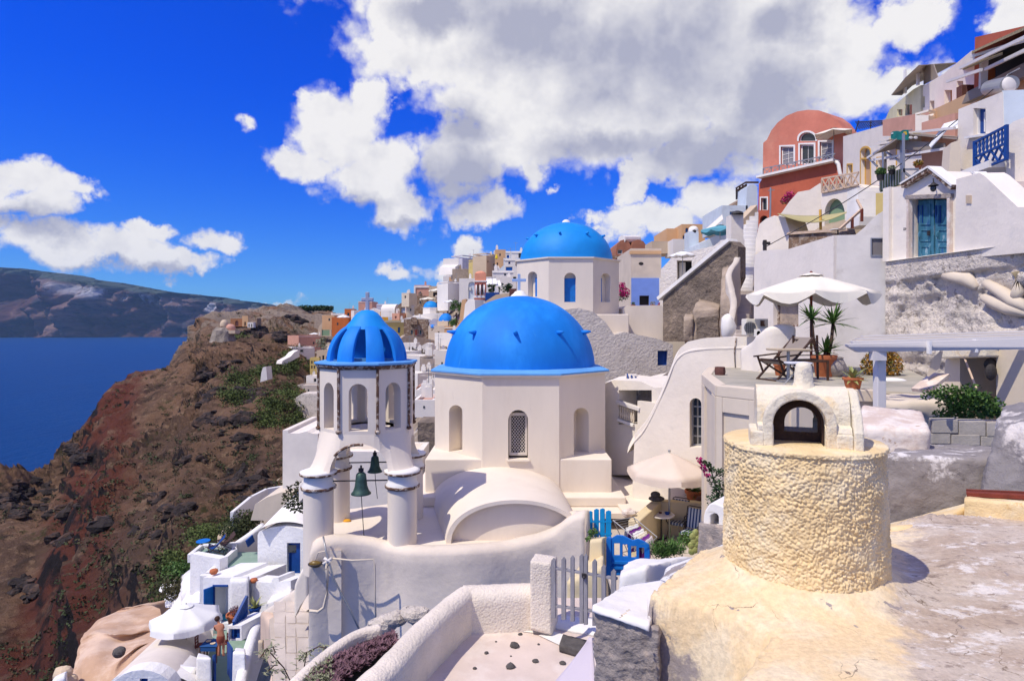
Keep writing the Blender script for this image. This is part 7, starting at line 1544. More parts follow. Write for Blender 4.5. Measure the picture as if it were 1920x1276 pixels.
vb('low pale lilac house below the white cube house',783,704,812,730, 'white_far',2,[('o',793,716,799,730,'paleblue'),('w',808,719,811,723)], d=66)
vb('white house wall with a bright roof at the left rim of the big dome',812,660,840,700, 'white_far',0, d=82)
vb('small brown arched door hut below the lilac house',780,722,792,738, 'rose',0, top=barrel(780,722,792,730,742), ops=[('oa',782,725,790,738,'stone_red')], d=60, name='hut', cat='hut')
vb('white roof terrace with a dark stone right of the bell tower',780,736,818,752, 'white_far',0, d=52)
vb('pink tiled roof terrace between the tower and the big church',775,756,815,768, 'white_far',0, d=44, depth=4, roofm='tile_pink')
vb('pitted dark stone wall between the tower and the big church',783,792,815,846, 'dark_stone',0, d=30, depth=2, name='stone_wall', cat='wall', parapet=0)
bx('plain white wall left of the bell tower with a small pot on its corner',530,806,592,912,40,6, 'white',0, top=[(530,915),(530,806),(540,806),(541,812),(560,812),(575,808),(584,812),(596,813),(596,915)], name='white_wall', cat='wall')
vb('white flat roofed house with a rose front high on the ridge',777,536,806,560, 'rose',0, d=175, parts=lambda r: (build('white_edge', polyface(Fac(777,174.8,806,174.8),[(776,562),(776,536),(806,536),(806,539),(779,539),(779,562)],.02,.3), 'chalk', r)))
vb('brown stepped house beside the rose front on the ridge',804,538,835,564, 'sand',0,[('o',812,548,820,556,'dark')], d=172)
vb('rubble house wall below the rose front',768,556,800,576, 'brownstone',0, d=166)
vb('pinkish gable house at the left end of the skyline',763,558,780,572, 'rose',0, d=180)
vb('grey rubble stair wall below the brown stepped house',800,560,834,580, 'tan_stone',0, top=[(800,584),(802,574),(832,556),(836,584)], d=150, name='stair_wall', cat='wall')
vb('sand coloured wall with a pale pole under the ridge umbrellas',816,555,838,586, 'sand',0, d=148, ops=[('o',818,566,826,576,'dark')])
umbrella('cream parasol on the ridge, the upper one', W(820,556,140),2.0,1.9,.5, 'umb', 'wood_pale',8,.15)
umbrella('cream parasol on the ridge, the lower left one', W(803,568,142),2.0,1.4,.45, 'umb', 'wood_pale',8,.15)
umbrella('white parasol above the green trees of the village', W(845,574,122),1.5,1.3,.4, 'umb_white', 'steel',8,.1)
belf = vb('white wall belfry with two slots on the skyline',836,500,845,520, 'white_far',0,[('o',839,504,841,517,'lilac'),('o',842,504,844,517,'lilac')], d=170, depth=1, name='belfry', cat='belfry')
vb('white and peach house under the skyline belfry',831,519,850,540, 'white_far',0, d=168, parts=lambda r: build('peach_front', polyface(Fac(831,168,850,168), rect(842,519,850,530),.06,.1), 'peach', r))
vb('big skyline house, front shade painted lilac grey, with a bright left wall',867,484,903,508, 'lilac',5,[('w',893,494,896,497)], d=150)  # shade of the front is put into its colour; left face stays white
vb('bright white stepped wall left of the big skyline house',858,484,868,512, 'white_far',4, top=[(852,515),(854,500),(860,496),(860,484),(868,484),(868,515)], ops=[('w',861,494,864,500)], d=150)
smalldome('small white dome on the skyline',856,504,6,6, 'white_far',152,4)
vb('brown rubble slope house under the big skyline house',848,506,900,535, 'tan_stone',0,[('o',878,512,880,520,'sand')], d=146)
vb('white house with a blue balcony in the middle of the village',840,531,870,568, 'white_far',3,[('w',864,540,868,548,'white_far','glass_blue'),('w',871,542,874,548)], d=134)
vb('white house with a big pale arch left of the pink belfry',861,524,892,562, 'white_far',0,[('oa',878,528,891,560,'paleblue'),('w',880,538,883,544,'white_far','glass_blue')], d=130)
vb('cream house with rounded corner on the skyline',899,489,917,512, 'yell_wall',2,[('w',909,497,914,504,'sage','glass')], d=142)
vb('tan tower house with small windows on the skyline',912,479,930,512, 'sand',3,[('w',925,494,928,498),('w',914,488,916,492)], d=140)
vb('cream house with a yellow parasol balcony',928,470,948,510, 'peach',0,[('w',936,475,939,480,'cream_wall','glass'),('w',931,492,934,497)], d=136)
thing('folded_parasol', MB().lathe(W(931,486,130),[(.05,0),(.35,.25),(.18,.8),(.02,1.1)],8), mat('yellow cloth',(.75,.55,.03), bump=0), 'bright yellow folded parasol on the skyline balcony', 'parasol')
vb('white house with blue balconies left of the second dome',948,473,990,492, 'white_far',0,[('w',950,478,958,486,'paleblue','blue_bright'),('w',972,474,978,484)], d=128)
vb('pale blue balcony storey left of the second dome',944,486,978,500, 'paleblue',0,[('w',950,488,958,497,'chalk','blue_bright'),('w',961,488,968,497,'chalk','blue_bright'),('w',970,488,976,497,'chalk','glass')], d=122)
vb('white house with a wide blue window left of the second church',946,487,970,512, 'white_far',0,[('w',953,490,957,495,'white_far','blue'),('w',948,500,961,508,'white_far','blue_bright')], d=110)
vb('pale blue stair wall going down from the blue balcony',932,500,950,514, 'paleblue',0, top=[(930,516),(932,508),(946,496),(950,516)], d=112, name='stair_wall', cat='wall')
vb('white wall with little square windows left of the second church',923,510,964,524, 'white_far',0,[('w',945,512,949,517),('w',955,516,957,519),('w',926,518,930,521)], d=100)
vb('white house with sails and shrubs left of the second church',910,522,968,552, 'white_far',0,[('w',940,530,943,536),('w',948,538,951,545),('o',962,512,969,525,'dark')], d=92)
for i,(x0, x1, y) in enumerate([(910,930,523),(929,937,526)]): thing('shade_cloth', MB().add([W(x0, y,88), W(x1, y-1,88), W(x1+3, y+9,86), W(x0-1, y+10,86)],[(0,1,2,3)]), 'umb_white',['wide white shade cloth over the shrubs right of the pink belfry', 'narrow white triangular shade cloth nearer the second church'][i], 'shade cloth')
vb('orange brown retaining wall behind the big dome',905,548,960,590, 'sand',0, top=[(900,600),(910,565),(930,552),(955,549),(985,556),(985,600)], d=72, depth=3, name='retaining_wall', cat='wall')
vb('dark red planter wall behind the big dome cross',955,541,972,556, 'stone_red',0, d=68, depth=2, name='planter_wall', cat='wall', parapet=0)
vb('dark blue fronted shop under the shrubs',910,552,936,562, 'blue',0, d=76, depth=3)
vb('tall white wall with an orange edge left of the big dome',868,560,892,600, 'white_far',-3, top=[(866,625),(872,570),(878,561),(890,562),(893,625)], d=80, name='white_wall', cat='wall')
vb('orange brown wall beside the village trees',862,562,874,620, 'peach',0, top=[(858,625),(866,562),(874,560),(872,625)], d=82, name='orange_wall', cat='wall', depth=3)
pb = empty('pink_belfry', W(900,590,78), 'salmon pink belfry with white columns rising behind the big dome', 'belfry'); s = 78/F
fpb = Fac(888,78,914,78)
build('lower_block', wallmesh(fpb, rect(889,556,912,600),[],1.6), 'pink', pb)
build('cornice', MB().box(W(900.5,556,78)+VV((0,.8,0)),(1.85,1.9,.28)).box(W(900.5,567,78)+VV((0,.8,0)),(1.8,1.85,.2)), 'chalk', pb)
build('arcade', wallmesh(fpb, rect(890,528,911,554),[arch(894,532,899,553), arch(902,532,907,553)],1.5, through=True), 'pink', pb)
for x in (893,900.5,908): build('column', MB().tube([W(x,553,77.8), W(x,534,77.8)],.09,8), 'chalk', pb, smooth=True)
build('upper_cornice', MB().box(W(900.5,527,78)+VV((0,.8,0)),(1.6,1.8,.16)), 'chalk', pb)
build('pink_crown', MB().box(W(900.5,519,78)+VV((0,.75,0)),(1.4,1.4,.95)).lathe(W(900.5,513,78)+VV((0,.75,.05)),[(.72,0),(.62,.18),(.35,.32),(.001,.38)],16), mat('light salmon',(.75,.32,.20), bump=0), pb)
for i,(x0, y0, x1, y1, n, lab) in enumerate([(843,566,868,606,900,'leaning green tree between the village houses left of the pink belfry'),(915,534,928,546,260,'dark green shrub under the wide shade cloth'),(928,540,938,548,160,'dark green shrub under the narrow shade cloth'),(942,534,962,546,260,'dark shrub beside the cross of the big dome'),(592,634,612,652,240,'white flowering green shrub below the far parasols'),(860,590,870,608,200,'purple flowering shrub under the leaning green tree')]):
    d = 100 if i in (0,5) else (84 if i < 4 else 160); s = d/F; root = empty('tree' if i == 0 else 'shrub', W((x0+x1)/2, y1, d), lab, 'tree' if i == 0 else 'shrub'); mb = MB(); rg = random.Random(i)
    for k in range(10):
        t = rg.random(); cx_ = (x0+x1)/2+rg.uniform(-.35,.35)*(x1-x0)-(t-.5)*(-10 if i == 0 else 0); cy_ = y0+(y1-y0)*(1-t); leafball(mb, W(cx_, cy_, d),(x1-x0)*s*.30, n//10,.16 if d < 120 else .3, rng=rg)
    build('crown', mb,['leaf', 'leaf_dark', 'leaf_dark', 'leaf_dark', 'leaf_grey', 'cloth_purple'][i], root); build('trunk', MB().tube([W((x0+x1)/2, y1+2, d), W((x0+x1)/2, y0+(y1-y0)*.5, d)],.12,6), 'wood_dark', root)
rg = random.Random(9); shades = ['white with a brown door', 'cream with a dark window', 'sand coloured', 'white with a blue window', 'rose tinted', 'grey white']
cols = ['white_far', 'cream_wall', 'sand', 'white_far', 'rose', 'lilac']
for i,(x, y, w_, h_) in enumerate([(636,618,20,12),(770,580,14,12),(786,580,16,10),(838,545,14,14),(880,516,18,10),(896,512,20,8),(925,505,14,10),(760,556,14,10),(848,612,16,16),(855,636,16,18),(742,594,14,10),(826,668,12,10),(765,712,22,20),(640,640,24,20),(735,640,24,14),(745,660,16,14)]):
    k = i % 6; d = dh(x, y+h_)-1.5
    vb('small %s house %s' % (shades[k],['behind the crown of the bell tower, highest', 'below the brown stepped house', 'below the cream parasols', 'left of the white house with the blue balcony', 'above the big pale arch', 'left of the cream cornered house', 'under the yellow parasol', 'at the left foot of the skyline', 'right of the bright blue half dome', 'at the left rim of the big dome', 'below the white blue vault', 'left of the grey block between the domes', 'under the round-windowed house', 'hidden behind the bell tower crown', 'below the mustard house', 'between tower crown and white cluster'][i]), x-w_/2, y-h_/2, x+w_/2, y+h_/2, cols[k], rg.uniform(-1,3),[('w', x-1.5, y-2, x+1.5, y+3, cols[k], 'glass_blue' if k == 3 else 'glass')], d=d)
dk = 218; hd = lambda x, y: (on_cliff(x, y) or VV((0,262,0))).y-5
cs = empty('ruined_castle', W(415,655, dk), 'ruined pale stone castle with a round white top on the headland', 'ruin')
build('tower', MB().lathe(W(418,655, dk),[(5.6,-4),(4.8,1.5),(3.9,4.5),(3.3,6.6),(2.2,7.7),(.1,7.9)],18), mat('pale castle stone',(.32,.27,.22), bump=.8, bscale=1.2, bdist=.6, var=.35, scale=.4), cs, disp=('CLOUDS',2.0,1.6))
build('dome', MB().lathe(W(420.5,611, dk),[(1.4,0),(1.4,.8),(1.2,1.4),(.7,2.1),(.01,2.3)],14), 'sand', cs, smooth=True); build('side_vault', MB().sphere(W(432,615, dk),1.5,12,8,(1.2,1,1)), 'rose', cs, smooth=True)
build('left_dome', MB().sphere(W(408,619, dk),1.0,12,8), 'chalk', cs, smooth=True); build('side_hall', MB().box(W(436,622, dk),(3.6,4,1.2)), 'sand', cs)
bx('orange stone house on the headland behind the castle',432,598,456,612, hd(444,612),8, mat('orange stone',(.38,.17,.08), bump=.3),0, ops=[('oa',441,601,447,611,'stone_red')])
bx('taller orange stone tower of the headland house',454,593,465,612, hd(444,612)-1,5, 'peach',0, ops=[('w',458,603,461,611,'orange','dark')], name='stone_tower', cat='tower')
bx('white porch beside the orange headland tower',464,605,475,614, hd(470,614),4, 'white_far',0, ops=[('o',466,607,468,613),('o',471,607,473,613)], name='porch', cat='building')
bx('low brown walls on the headland right of the porch',466,596,482,612, hd(474,612)+2,4, 'brownstone',0, parapet=0, name='ruined_wall', cat='ruin')
bx('grey stone retaining wall on the headland crest',590,588,622,612, hd(600,612),5, 'tan_stone',0, top=[(588,618),(592,588),(622,592),(626,618)], name='retaining_wall', cat='wall')
for i in range(7): thing('crest_tree', leafball(leafball(MB(), W(566+i*8.5,577,345),2.2,90,.7, sc=(1.2,1,.7)), W(566+i*8.5+3,579,345),1.8,50,.6), 'leaf_dark', 'dark low tree on the headland crest, %s in the row' % ('leftmost', 'second from the left', 'third from the left', 'middle one', 'third from the right', 'second from the right', 'rightmost')[i], 'tree', 'dark low trees on the headland crest')
bx('low white houses on the skyline right of the headland',622,588,646,596,300,6, 'white_far',0, name='low_house')
# -- patio with the beige parasol
PZ = -5.95
mb = MB().prism([(2.2,11.5, PZ-.1),(2.2,11.5, PZ),(7.2,11.5, PZ),(7.2,11.5, PZ-.1)],[(2.4,19.5, PZ-.1),(2.4,19.5, PZ),(8.5,19.5, PZ),(8.5,19.5, PZ-.1)]); build('patio_floor', mb, 'paving', kind='structure')
yw = mat('butter yellow render',(.72,.60,.38), bump=.2, bscale=8, var=.08); M['butter'] = yw
def lowwall(label, a, b, ztop, zbot, th=.3, m='butter', name='low_wall'):
    a, b = VV(a), VV(b); mb = MB().bar(VV((a.x, a.y,(ztop+zbot)/2)), VV((b.x, b.y,(ztop+zbot)/2)), th, ztop-zbot); return thing(name, mb, m, label, 'wall', bevel=.04, seg=3)
p1, p2, p3 = W(1188,985,15.8), W(1232,945,17.6), W(1330,950,17.4)
lowwall('butter yellow patio wall, left part running back', p1, p2,-5.02, PZ-.3); lowwall('butter yellow patio wall behind the striped chairs', p2+VV((.05,0,0)), p3,-5.0, PZ-.3)
umbrella('beige parasol over the small round patio table', Z(1255,1012, PZ),1.20,(HY-848)/F*Z(1255,1012, PZ).y-PZ,.52, 'umb_beige', 'steel',6,.16, scallop=.3, vent=False, phase=R(-90), pr=.03)
rtb = empty('round_table', Z(1243,1012, PZ), 'small round white metal table under the beige parasol', 'table'); q_ = Z(1240,1012, PZ)
build('table_top', MB().lathe(q_+VV((0,0,.70)),[(.001,.03),(.36,.03),(.36,0),(.001,0)],28), 'lavmetal', rtb); build('pedestal', MB().tube([q_, q_+VV((0,0,.70))],.025,8), 'iron', rtb)
build('foot', MB().bar(q_+VV((-.25,-.2,.01)), q_+VV((.25,.2,.01)),.03).bar(q_+VV((.25,-.2,.01)), q_+VV((-.25,.2,.01)),.03), 'iron', rtb)
thing('blue_ashtray', MB().lathe(q_+VV((.15,-.05,.73)),[(.05,0),(.075,.06),(.06,.06),(.045,.02),(.001,.02)],14), 'blue', 'blue bowl on the small round table', 'bowl')
thing('red_bowl', MB().lathe(q_+VV((-.02,.03,.73)),[(.03,0),(.05,.04),(.04,.04),(.001,.01)],12), 'stone_red', 'small dark red dish on the round table, left of the blue bowl', 'dish')
def striped_chair(label, c, ang):
    c = VV(c); root = empty('folding_chair', c, label, 'chair', 'striped folding chairs on the patio'); X = VV((math.cos(ang), math.sin(ang),0)); Y = VV((-X.y, X.x,0)); Zv = VV((0,0,1))
    P = lambda a, b, h: c+X*a+Y*b+Zv*h   # X = the way the sitter faces
    def cloth(name, pts):
        mb = MB(); rows = [[P(a,-.21+.42*k/6, h) for k in range(7)] for a, h in pts]; mb.loft(rows); mb.uv = [(k/6, j/len(rows)) for j in range(len(rows)) for k in range(7)]
        o = build(name, mb, 'stripes', root, keep=True); q = o.modifiers.new('t', 'SOLIDIFY'); q.thickness = .035
    cloth('seat',[(.24,.40),(.20,.46),(.05,.45),(-.12,.44),(-.20,.45)]); cloth('backrest',[(-.19,.47),(-.22,.62),(-.27,.80),(-.31,.95),(-.33,.98),(-.36,.95)])
    for s in (-1,1):
        build('leg', MB().tube([P(.25,.24*s,0), P(-.20,.24*s,.62)],.012,6), 'iron', root); build('leg', MB().tube([P(-.28,.24*s,0), P(.20,.24*s,.45)],.012,6), 'iron', root)
        build('armrest', MB().tube([P(-.23,.25*s,.66), P(.22,.25*s,.66), P(.24,.25*s,.45)],.014,6), 'iron', root); build('back_frame', MB().tube([P(-.15,.23*s,.44), P(-.33,.23*s,1.0), P(-.36,.18*s,1.02)],.014,6), 'iron', root)
    build('top_bar', MB().tube([P(-.36,-.18,1.02), P(-.36,.18,1.02)],.014,6), 'iron', root)
striped_chair('blue and white striped folding chair behind, nearer the round table', Z(1272,1012, PZ)+VV((.05,.25,0)), R(238)); striped_chair('blue and white striped folding chair in front, nearer the white oven hut', Z(1294,1024, PZ)+VV((.0,-.1,0)), R(232))
rk = empty('drying_rack', Z(1210,1030, PZ), 'folding wire drying rack with purple and white laundry', 'clothes airer')
q0, q1, q2, q3 = W(1150,975,14.6), W(1188,969,15.0), W(1232,1006,14.6), W(1212,1026,14.0)
fr_mb = MB()
for a, b in ((q0, q1),(q1, q2),(q2, q3),(q3, q0)): fr_mb.tube([a, b],.012,6)
for i in range(1,12): t = i/12; fr_mb.tube([q1.lerp(q2, t), q0.lerp(q3, t)],.005,4)
build('rack_top', fr_mb, 'steel', rk)
for a, b in ((q0, Z(1180,1040, PZ)),(q2, Z(1190,1045, PZ)),(q3, Z(1165,1035, PZ)),(q1, Z(1215,1030, PZ))): build('leg', MB().tube([a, b],.012,6), 'steel', rk)
for i,(t, m_, lab, ln) in enumerate([(.30,'cloth_white','white towel hanging at the back of the drying rack',.45),(.42,'cloth_purple','dark purple garment on the drying rack',.5),(.52,'cloth_white','white shirt in the middle of the drying rack',.4),(.64,'umb','pale striped garment on the drying rack',.35),(.76,'cloth_purple','purple garment at the front of the drying rack',.55),(.86,'lav','pinkish small towel at the front corner of the drying rack',.3)]):
    a, b = q1.lerp(q2, t), q0.lerp(q3, t); a, b = a.lerp(b,.15), a.lerp(b,.85); dn = VV((0,0,-ln)); s = (q2-q1).normalized()*.05
    rows = [[a.lerp(b, k/6)+s*sg+dn*abs(j)/3+VV((0,0,.012*math.sin(k*2.1+j))) for k in range(7)] for j, sg in ((-3,-.8),(-2,-.9),(-1,-.9),(0,0),(1,.9),(2,.9),(3,.8))]
    thing('laundry', MB().loft(rows), m_, lab, 'laundry', smooth=True)
bt1 = tag(build('rounded_wall_end', ribbon_wall([W(1075,958,15.6), W(1092,957,15.8), W(1100,966,16.2)],.4,-8, step=.1), 'weathered', smooth=True), 'rounded end of the long weathered wall by the azure gate', 'wall')
fag = Fac(1102,15.4,1146,15.2); ag = empty('azure_gate', fag.pt(1124,1005), 'azure wooden gate of four round-topped boards', 'gate')
for (x0, x1, y0) in ((1102,1111,958),(1114,1123,954),(1125,1134,953),(1136,1146,957)): build('board', polyface(fag,[(x0,1006),(x0,y0+1),((x0+x1)/2,y0-1),(x1,y0+1),(x1,1006)],.02,.035), 'blue_gate', ag, bevel=.006)
for y in (977,1000): build('rail', MB().bar(fag.pt(1102, y,-.02), fag.pt(1147, y,-.02),.09,.03), 'blue_gate', ag)
fbg = Fac(1140,12.6,1220,12.3); bg2 = empty('blue_gate', fbg.pt(1180,1075), 'deep blue wooden gate with a wavy top and four openings', 'gate')
topc = [(1147,1008),(1156,1003),(1168,1004),(1178,1009),(1186,1013),(1196,1010),(1206,1014),(1216,1020),(1218,1026)]
hs_ = [rect(1151,1018,1162,1041), rect(1167,1020,1177,1043), rect(1183,1023,1193,1045), rect(1198,1026,1208,1047)]
build('gate_leaf', wallmesh(fbg,[(1145,1078),(1145,1012)]+topc+[(1218,1078)], hs_,.05, through=True), 'blue_bright', bg2, bevel=.004)
build('gate_post', polyface(fbg,[(1137,1078),(1137,1009),(1140,1006),(1146,1008),(1146,1078)],.03,.09), 'blue_bright', bg2, bevel=.005)
for y in (1053,1063): build('ledge_board', MB().bar(fbg.pt(1147, y,.02), fbg.pt(1216, y+3,.02),.05,.05), 'blue_bright', bg2)
gp_ = thing('gate_pier', hexa(quad8([(1103,1085,12.4),(1130,1085,12.3),(1106,1012,12.4),(1129,1009,12.3),(1110,1080,13.0),(1138,1080,12.9),(1113,1006,13.0),(1138,1005,12.9)]),(8,8,10)), 'butter', 'butter yellow pier between the two blue gates', 'gate pier', smooth=True, sm=1)
thing('yellow_low_wall', hexa(quad8([(1060,1175,11.5),(1140,1175,11.3),(1062,1090,11.5),(1130,1060,11.3),(1075,1130,13),(1142,1120,12.8),(1085,1060,13),(1132,1030,12.8)]),(12,8,10)), 'butter', 'butter yellow wall seen through the grey pickets', 'wall', smooth=True, sm=2, disp=('CLOUDS',.4,.06))
wn = empty('potted_vine', W(1115,1010,12.6), 'little green plant on top of the yellow pier', 'plant'); build('leaves', leafball(leafball(MB(), W(1112,998,12.7),.12,110,.03), W(1103,1010,12.5),.07,40,.03), 'leaf', wn)
bsh = empty('green_shrub', W(1255,1045,12.6), 'feathery green shrub in front of the drying rack', 'shrub'); mb = MB(); rg = random.Random(77)
for _ in range(520):
    a = rg.uniform(0,6.28); e = rg.uniform(.1,1.4); c = W(1254+rg.gauss(0,15),1040-abs(rg.gauss(0,9)),12.5+rg.uniform(-.3,.3)); blade(mb, c,(math.cos(a)*math.cos(e), math.sin(a)*math.cos(e)*.5, math.sin(e)), rg.uniform(.12,.30),.02,.2,3)
for _ in range(7): leafball(mb, W(1254+rg.gauss(0,15),1030+rg.gauss(0,8),12.5),.2,220,.022, rng=rg)
build('foliage', mb, 'leaf', bsh)
cb = empty('yellow_succulent', W(1302,1020,13.2), 'yellowish prickly pear like succulent at the corner below the oven hut', 'succulent')
for (x, y) in ((1299,1005),(1304,998),(1308,1008),(1301,1015),(1296,1022),(1306,1020),(1303,1030),(1297,1033)): build('pad', MB().sphere(W(x, y,13.2),.075,8,6,(1,.5,1.1)), 'leaf_var', cb, smooth=True)
mb = MB(); lz = empty('leafy_shrub', W(1288,1010,14.5), 'small bright green shrub between the chairs and the yellow succulent', 'shrub'); build('foliage', leafball(MB(), W(1288,1008,14.5),.22,420,.03), 'leaf', lz)
ov = empty('oven_hut', W(1336,990,9.4), 'small white oven shaped chimney cap with an arched mouth', 'chimney cap'); fo = Fac(1318,9.3,1356,9.1)
ol_ = [(1318,992),(1319,968),(1322,956),(1330,944),(1342,943),(1358,950),(1368,992)]
build('hut_body', wallmesh(fo, ol_,[arch(1332,962,1347,985)],.55, reveal=.35), 'chalk', ov, bevel=.02, seg=3); build('mouth', polyface(fo, arch(1331,961,1348,986),-.34,.02), 'soot', ov)
thing('oven_block', hexa(quad8([(1308,1040,9.2),(1362,1040,8.9),(1310,980,9.2),(1362,986,8.9),(1312,1035,10),(1368,1035,9.8),(1318,976,10),(1368,978,9.8)]),(10,8,10)), 'grey_stone', 'grey mortar block under the small white oven hut', 'wall', smooth=True, sm=1, disp=[('CLOUDS',.2,.05)])
pot('green agave in a big terracotta pot behind the patio wall', W(1302,945,18.0),.26,.42, 'strap', n=40, ln=.42, seed=12, wd=.06)
thing('boulder', MB().sphere(W(1318,939,17.6),.20,12,8,(1.1,.8,.8)), 'stone_red', 'dark reddish round stone beside the terracotta pot', 'stone', smooth=True, disp=('CLOUDS',.2,.08))
thing('flat_pebble', MB().sphere(W(1231,934,17.4),.23,16,8,(1,.7,.35)), 'stone_dark', 'wide flat dark pebble, the lower one on the patio wall corner', 'stone', smooth=True)
thing('round_pebble', MB().sphere(W(1229,926.5,17.4),.14,14,8,(1,.8,.65)), 'stone_dark', 'smaller dark pebble balanced on the wide flat one', 'stone', smooth=True)
thing('pumice_lump', MB().sphere(W(1178,961,16.2),.16,10,6,(1.3,.8,.7)), 'pink_render', 'pinkish pumice lump on the wall left of the patio', 'stone', disp=('CLOUDS',.12,.12))
bgv = empty('bougainvillea', W(1345,960,11.6), 'climbing bougainvillea with a few magenta blooms on the cream building corner', 'climbing plant'); mb, mf, ms = MB(), MB(), MB(); rg = random.Random(5)
for (x, y, r) in [(1342,935,.28),(1348,915,.22),(1340,900,.2),(1350,885,.14),(1335,880,.10),(1328,870,.08),(1352,930,.25),(1322,866,.06),(1345,948,.2)]: leafball(mb, W(x, y,11.5), r*.75, int(560*r),.028, rng=rg)
for (x, y) in [(1314,866),(1318,874),(1311,861),(1321,880),(1325,890)]: leafball(mf, W(x, y,11.5),.06,30,.03, rng=rg)
ms.tube([W(1346,1150,11.6), W(1345,950,11.6), W(1343,915,11.6), W(1333,880,11.6), W(1313,862,11.6)],.012,5); ms.tube([W(1345,950,11.6), W(1350,900,11.6)],.012,5)
build('leaves', mb, 'leaf_dark', bgv); build('blossom', mf, 'bloom', bgv); build('stems', ms, 'wood_dark', bgv)
thing('furled_parasol', MB().lathe(W(1324,950,16.2),[(.02,0),(.02,.5),(.08,.55),(.10,.9),(.05,1.35),(.01,1.45)],10), 'brownstain', 'furled brown parasol standing behind the beige one', 'parasol')
# -- houses below on the left
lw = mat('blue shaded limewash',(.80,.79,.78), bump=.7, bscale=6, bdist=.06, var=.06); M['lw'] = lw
fdv = Fac(483,37.5,592,36.5)
dvh = house('white cave house with a rounded roof and a deep blue door', fdv,[(483,1078),(483,1002),(486,996),(508,988),(535,985),(562,990),(584,998),(592,1001),(592,1078)], 'lw',2.0,[('door', rect(538,1017,563,1076), 'blue', 'blue',.10)], rv=.25)
build('door_grille', MB().box(fdv.pt(551,1028,-.20),(.75,.04,.45)), 'glass', dvh);
rows = []
for j in range(9):
    t = j/8; d_ = 36.9+t*7; rows.append([W(483+ (592-483)*i/16,997,36.9).lerp(W(483+(592-483)*i/16,997,36.9),0)+VV((0, t*7, math.sin(math.pi*i/16)**.6*(.62+.9*math.sin(math.pi/2*min(1, t*1.2))))) for i in range(17)])
build('vaulted_roof', MB().loft(rows), 'chalk', dvh, smooth=True)
def flat(label, poly, z, m, name='terrace', cat='terrace', th=.12, zb=None):
    """horizontal slab whose outline is given by picture points at height z"""
    a = [Z(x, y, z) for x, y in poly]; return thing(name, MB().prism(a,[p+VV((0,0,-(th if zb is None else z-zb))) for p in a]), m, label, cat)
def rim(label, poly, z, h, th=.28, m='lw', closed=False, zb=0.0):
    """low parapet walls standing on height z along picture points measured at their top"""
    r = empty('parapet', Z(*poly[0], z+h), label, 'wall'); P = [Z(x, y, z+h) for x, y in poly]
    for a, b in zip(P, P[1:]): build('run', MB().bar(a+VV((0,0,-(h+zb)/2))-(b-a).normalized()*th*.45, b+VV((0,0,-(h+zb)/2))+(b-a).normalized()*th*.45, th, h+zb), m, r, bevel=.04, seg=2)
    return r
ZT1 = W(0,1076,37).z
flat('green painted terrace in front of the blue door',[(388,1076),(420,1036),(450,1034),(484,1034),(484,1078),(420,1080)], ZT1, 'green', zb=ZT1-3.5)
flat('green painted lower terrace beside the blue door',[(465,1092),(484,1078),(592,1076),(592,1092),(545,1098),(470,1100)], ZT1-.15, 'green', zb=ZT1-3)
rim('white parapet stepping round the green terrace',[(380,1076),(412,1076),(436,1078),(450,1076)], ZT1,.45, zb=2.2)
rim('white parapet along the left side of the green terrace',[(392,1070),(440,1028),(436,1016)], ZT1,.5, zb=.6)
ZD = ZT1+.35
fw1 = Fac(356,38.5,412,36.5)
house('white wall block carrying the deck chair terrace', fw1,[(356,1115),(357,1037),(384,1042),(412,1047),(412,1115)], 'lw',.5,[], name='terrace_wall', cat='wall')
flat('grey green floor of the deck chair terrace',[(358,1038),(380,1018),(436,1016),(412,1046)], ZD, 'green')
rim('white parapet round the deck chair terrace',[(357,1037),(378,1020),(420,1019),(440,1018)], ZD,.25, zb=.3)
deckchair('blue deck chair on the small terrace above the white cave houses', Z(404,1036, ZD),(.9,.35,0),.8, cloth='blue', s=1.1)
deckchair('empty dark framed deck chair folded behind the blue one', Z(424,1028, ZD),(.8,.5,0),.8, cloth='wood_dark', s=1.0)
thing('blue_tabletop', MB().lathe(W(381,1014,39.5),[(.001,.04),(.42,.04),(.42,0),(.001,0)],16), 'blue_bright', 'small bright blue round table at the terrace corner', 'table')
fol = Fac(380,35.5,470,33.5)
oh = house('white cave dwelling with an open doorway and blue door leaf', fol,[(380,1180),(381,1082),(432,1082),(434,1088),(468,1086),(468,1180)], 'lw',2.5,[('o', rect(401,1097,428,1168), 'lw', 'dark')], rv=1.2)
build('door_leaf', polyface(Fac(378,34.2,404,35.3),[(380,1131),(380,1104),(401,1096),(401,1146)],.1,.05), 'blue_bright', oh); build('inner_floor', polyface(fol, rect(402,1158,428,1166),-.3,.3), mat('turquoise floor paint',(.02,.22,.30), bump=0), oh)
build('door_frame', MB().bar(fol.pt(401,1168,.0), fol.pt(401,1096,.0),.10).bar(fol.pt(400,1097,.0), fol.pt(428,1097,.0),.10), 'blue', oh)
thing('white_pilaster', hexa(quad8([(430,1175,32.8),(467,1175,32.6),(431,1086,32.8),(466,1084,32.6),(432,1170,33.6),(468,1170,33.6),(434,1080,33.6),(468,1079,33.6)]),(6,6,10)), 'lw', 'white pier with a rounded top right of the open doorway', 'wall', smooth=True, sm=1)
fr3 = Fac(465,33.5,545,31.5)
house('white wall with a step shaped top right of the open doorway', fr3,[(465,1165),(466,1092),(470,1089),(508,1092),(512,1083),(522,1082),(523,1090),(545,1088),(545,1165)], 'lw',1.0,[], name='white_wall', cat='wall')
thing('white_vault', hexa(quad8([(495,1170,31),(560,1150,30.5),(500,1128,31),(545,1108,30.5),(497,1165,33),(560,1145,32.5),(512,1112,33),(552,1098,32.5)]),(10,8,8)), 'chalk', 'bright white sloping roof beside the steps', 'roof', smooth=True, sm=3)
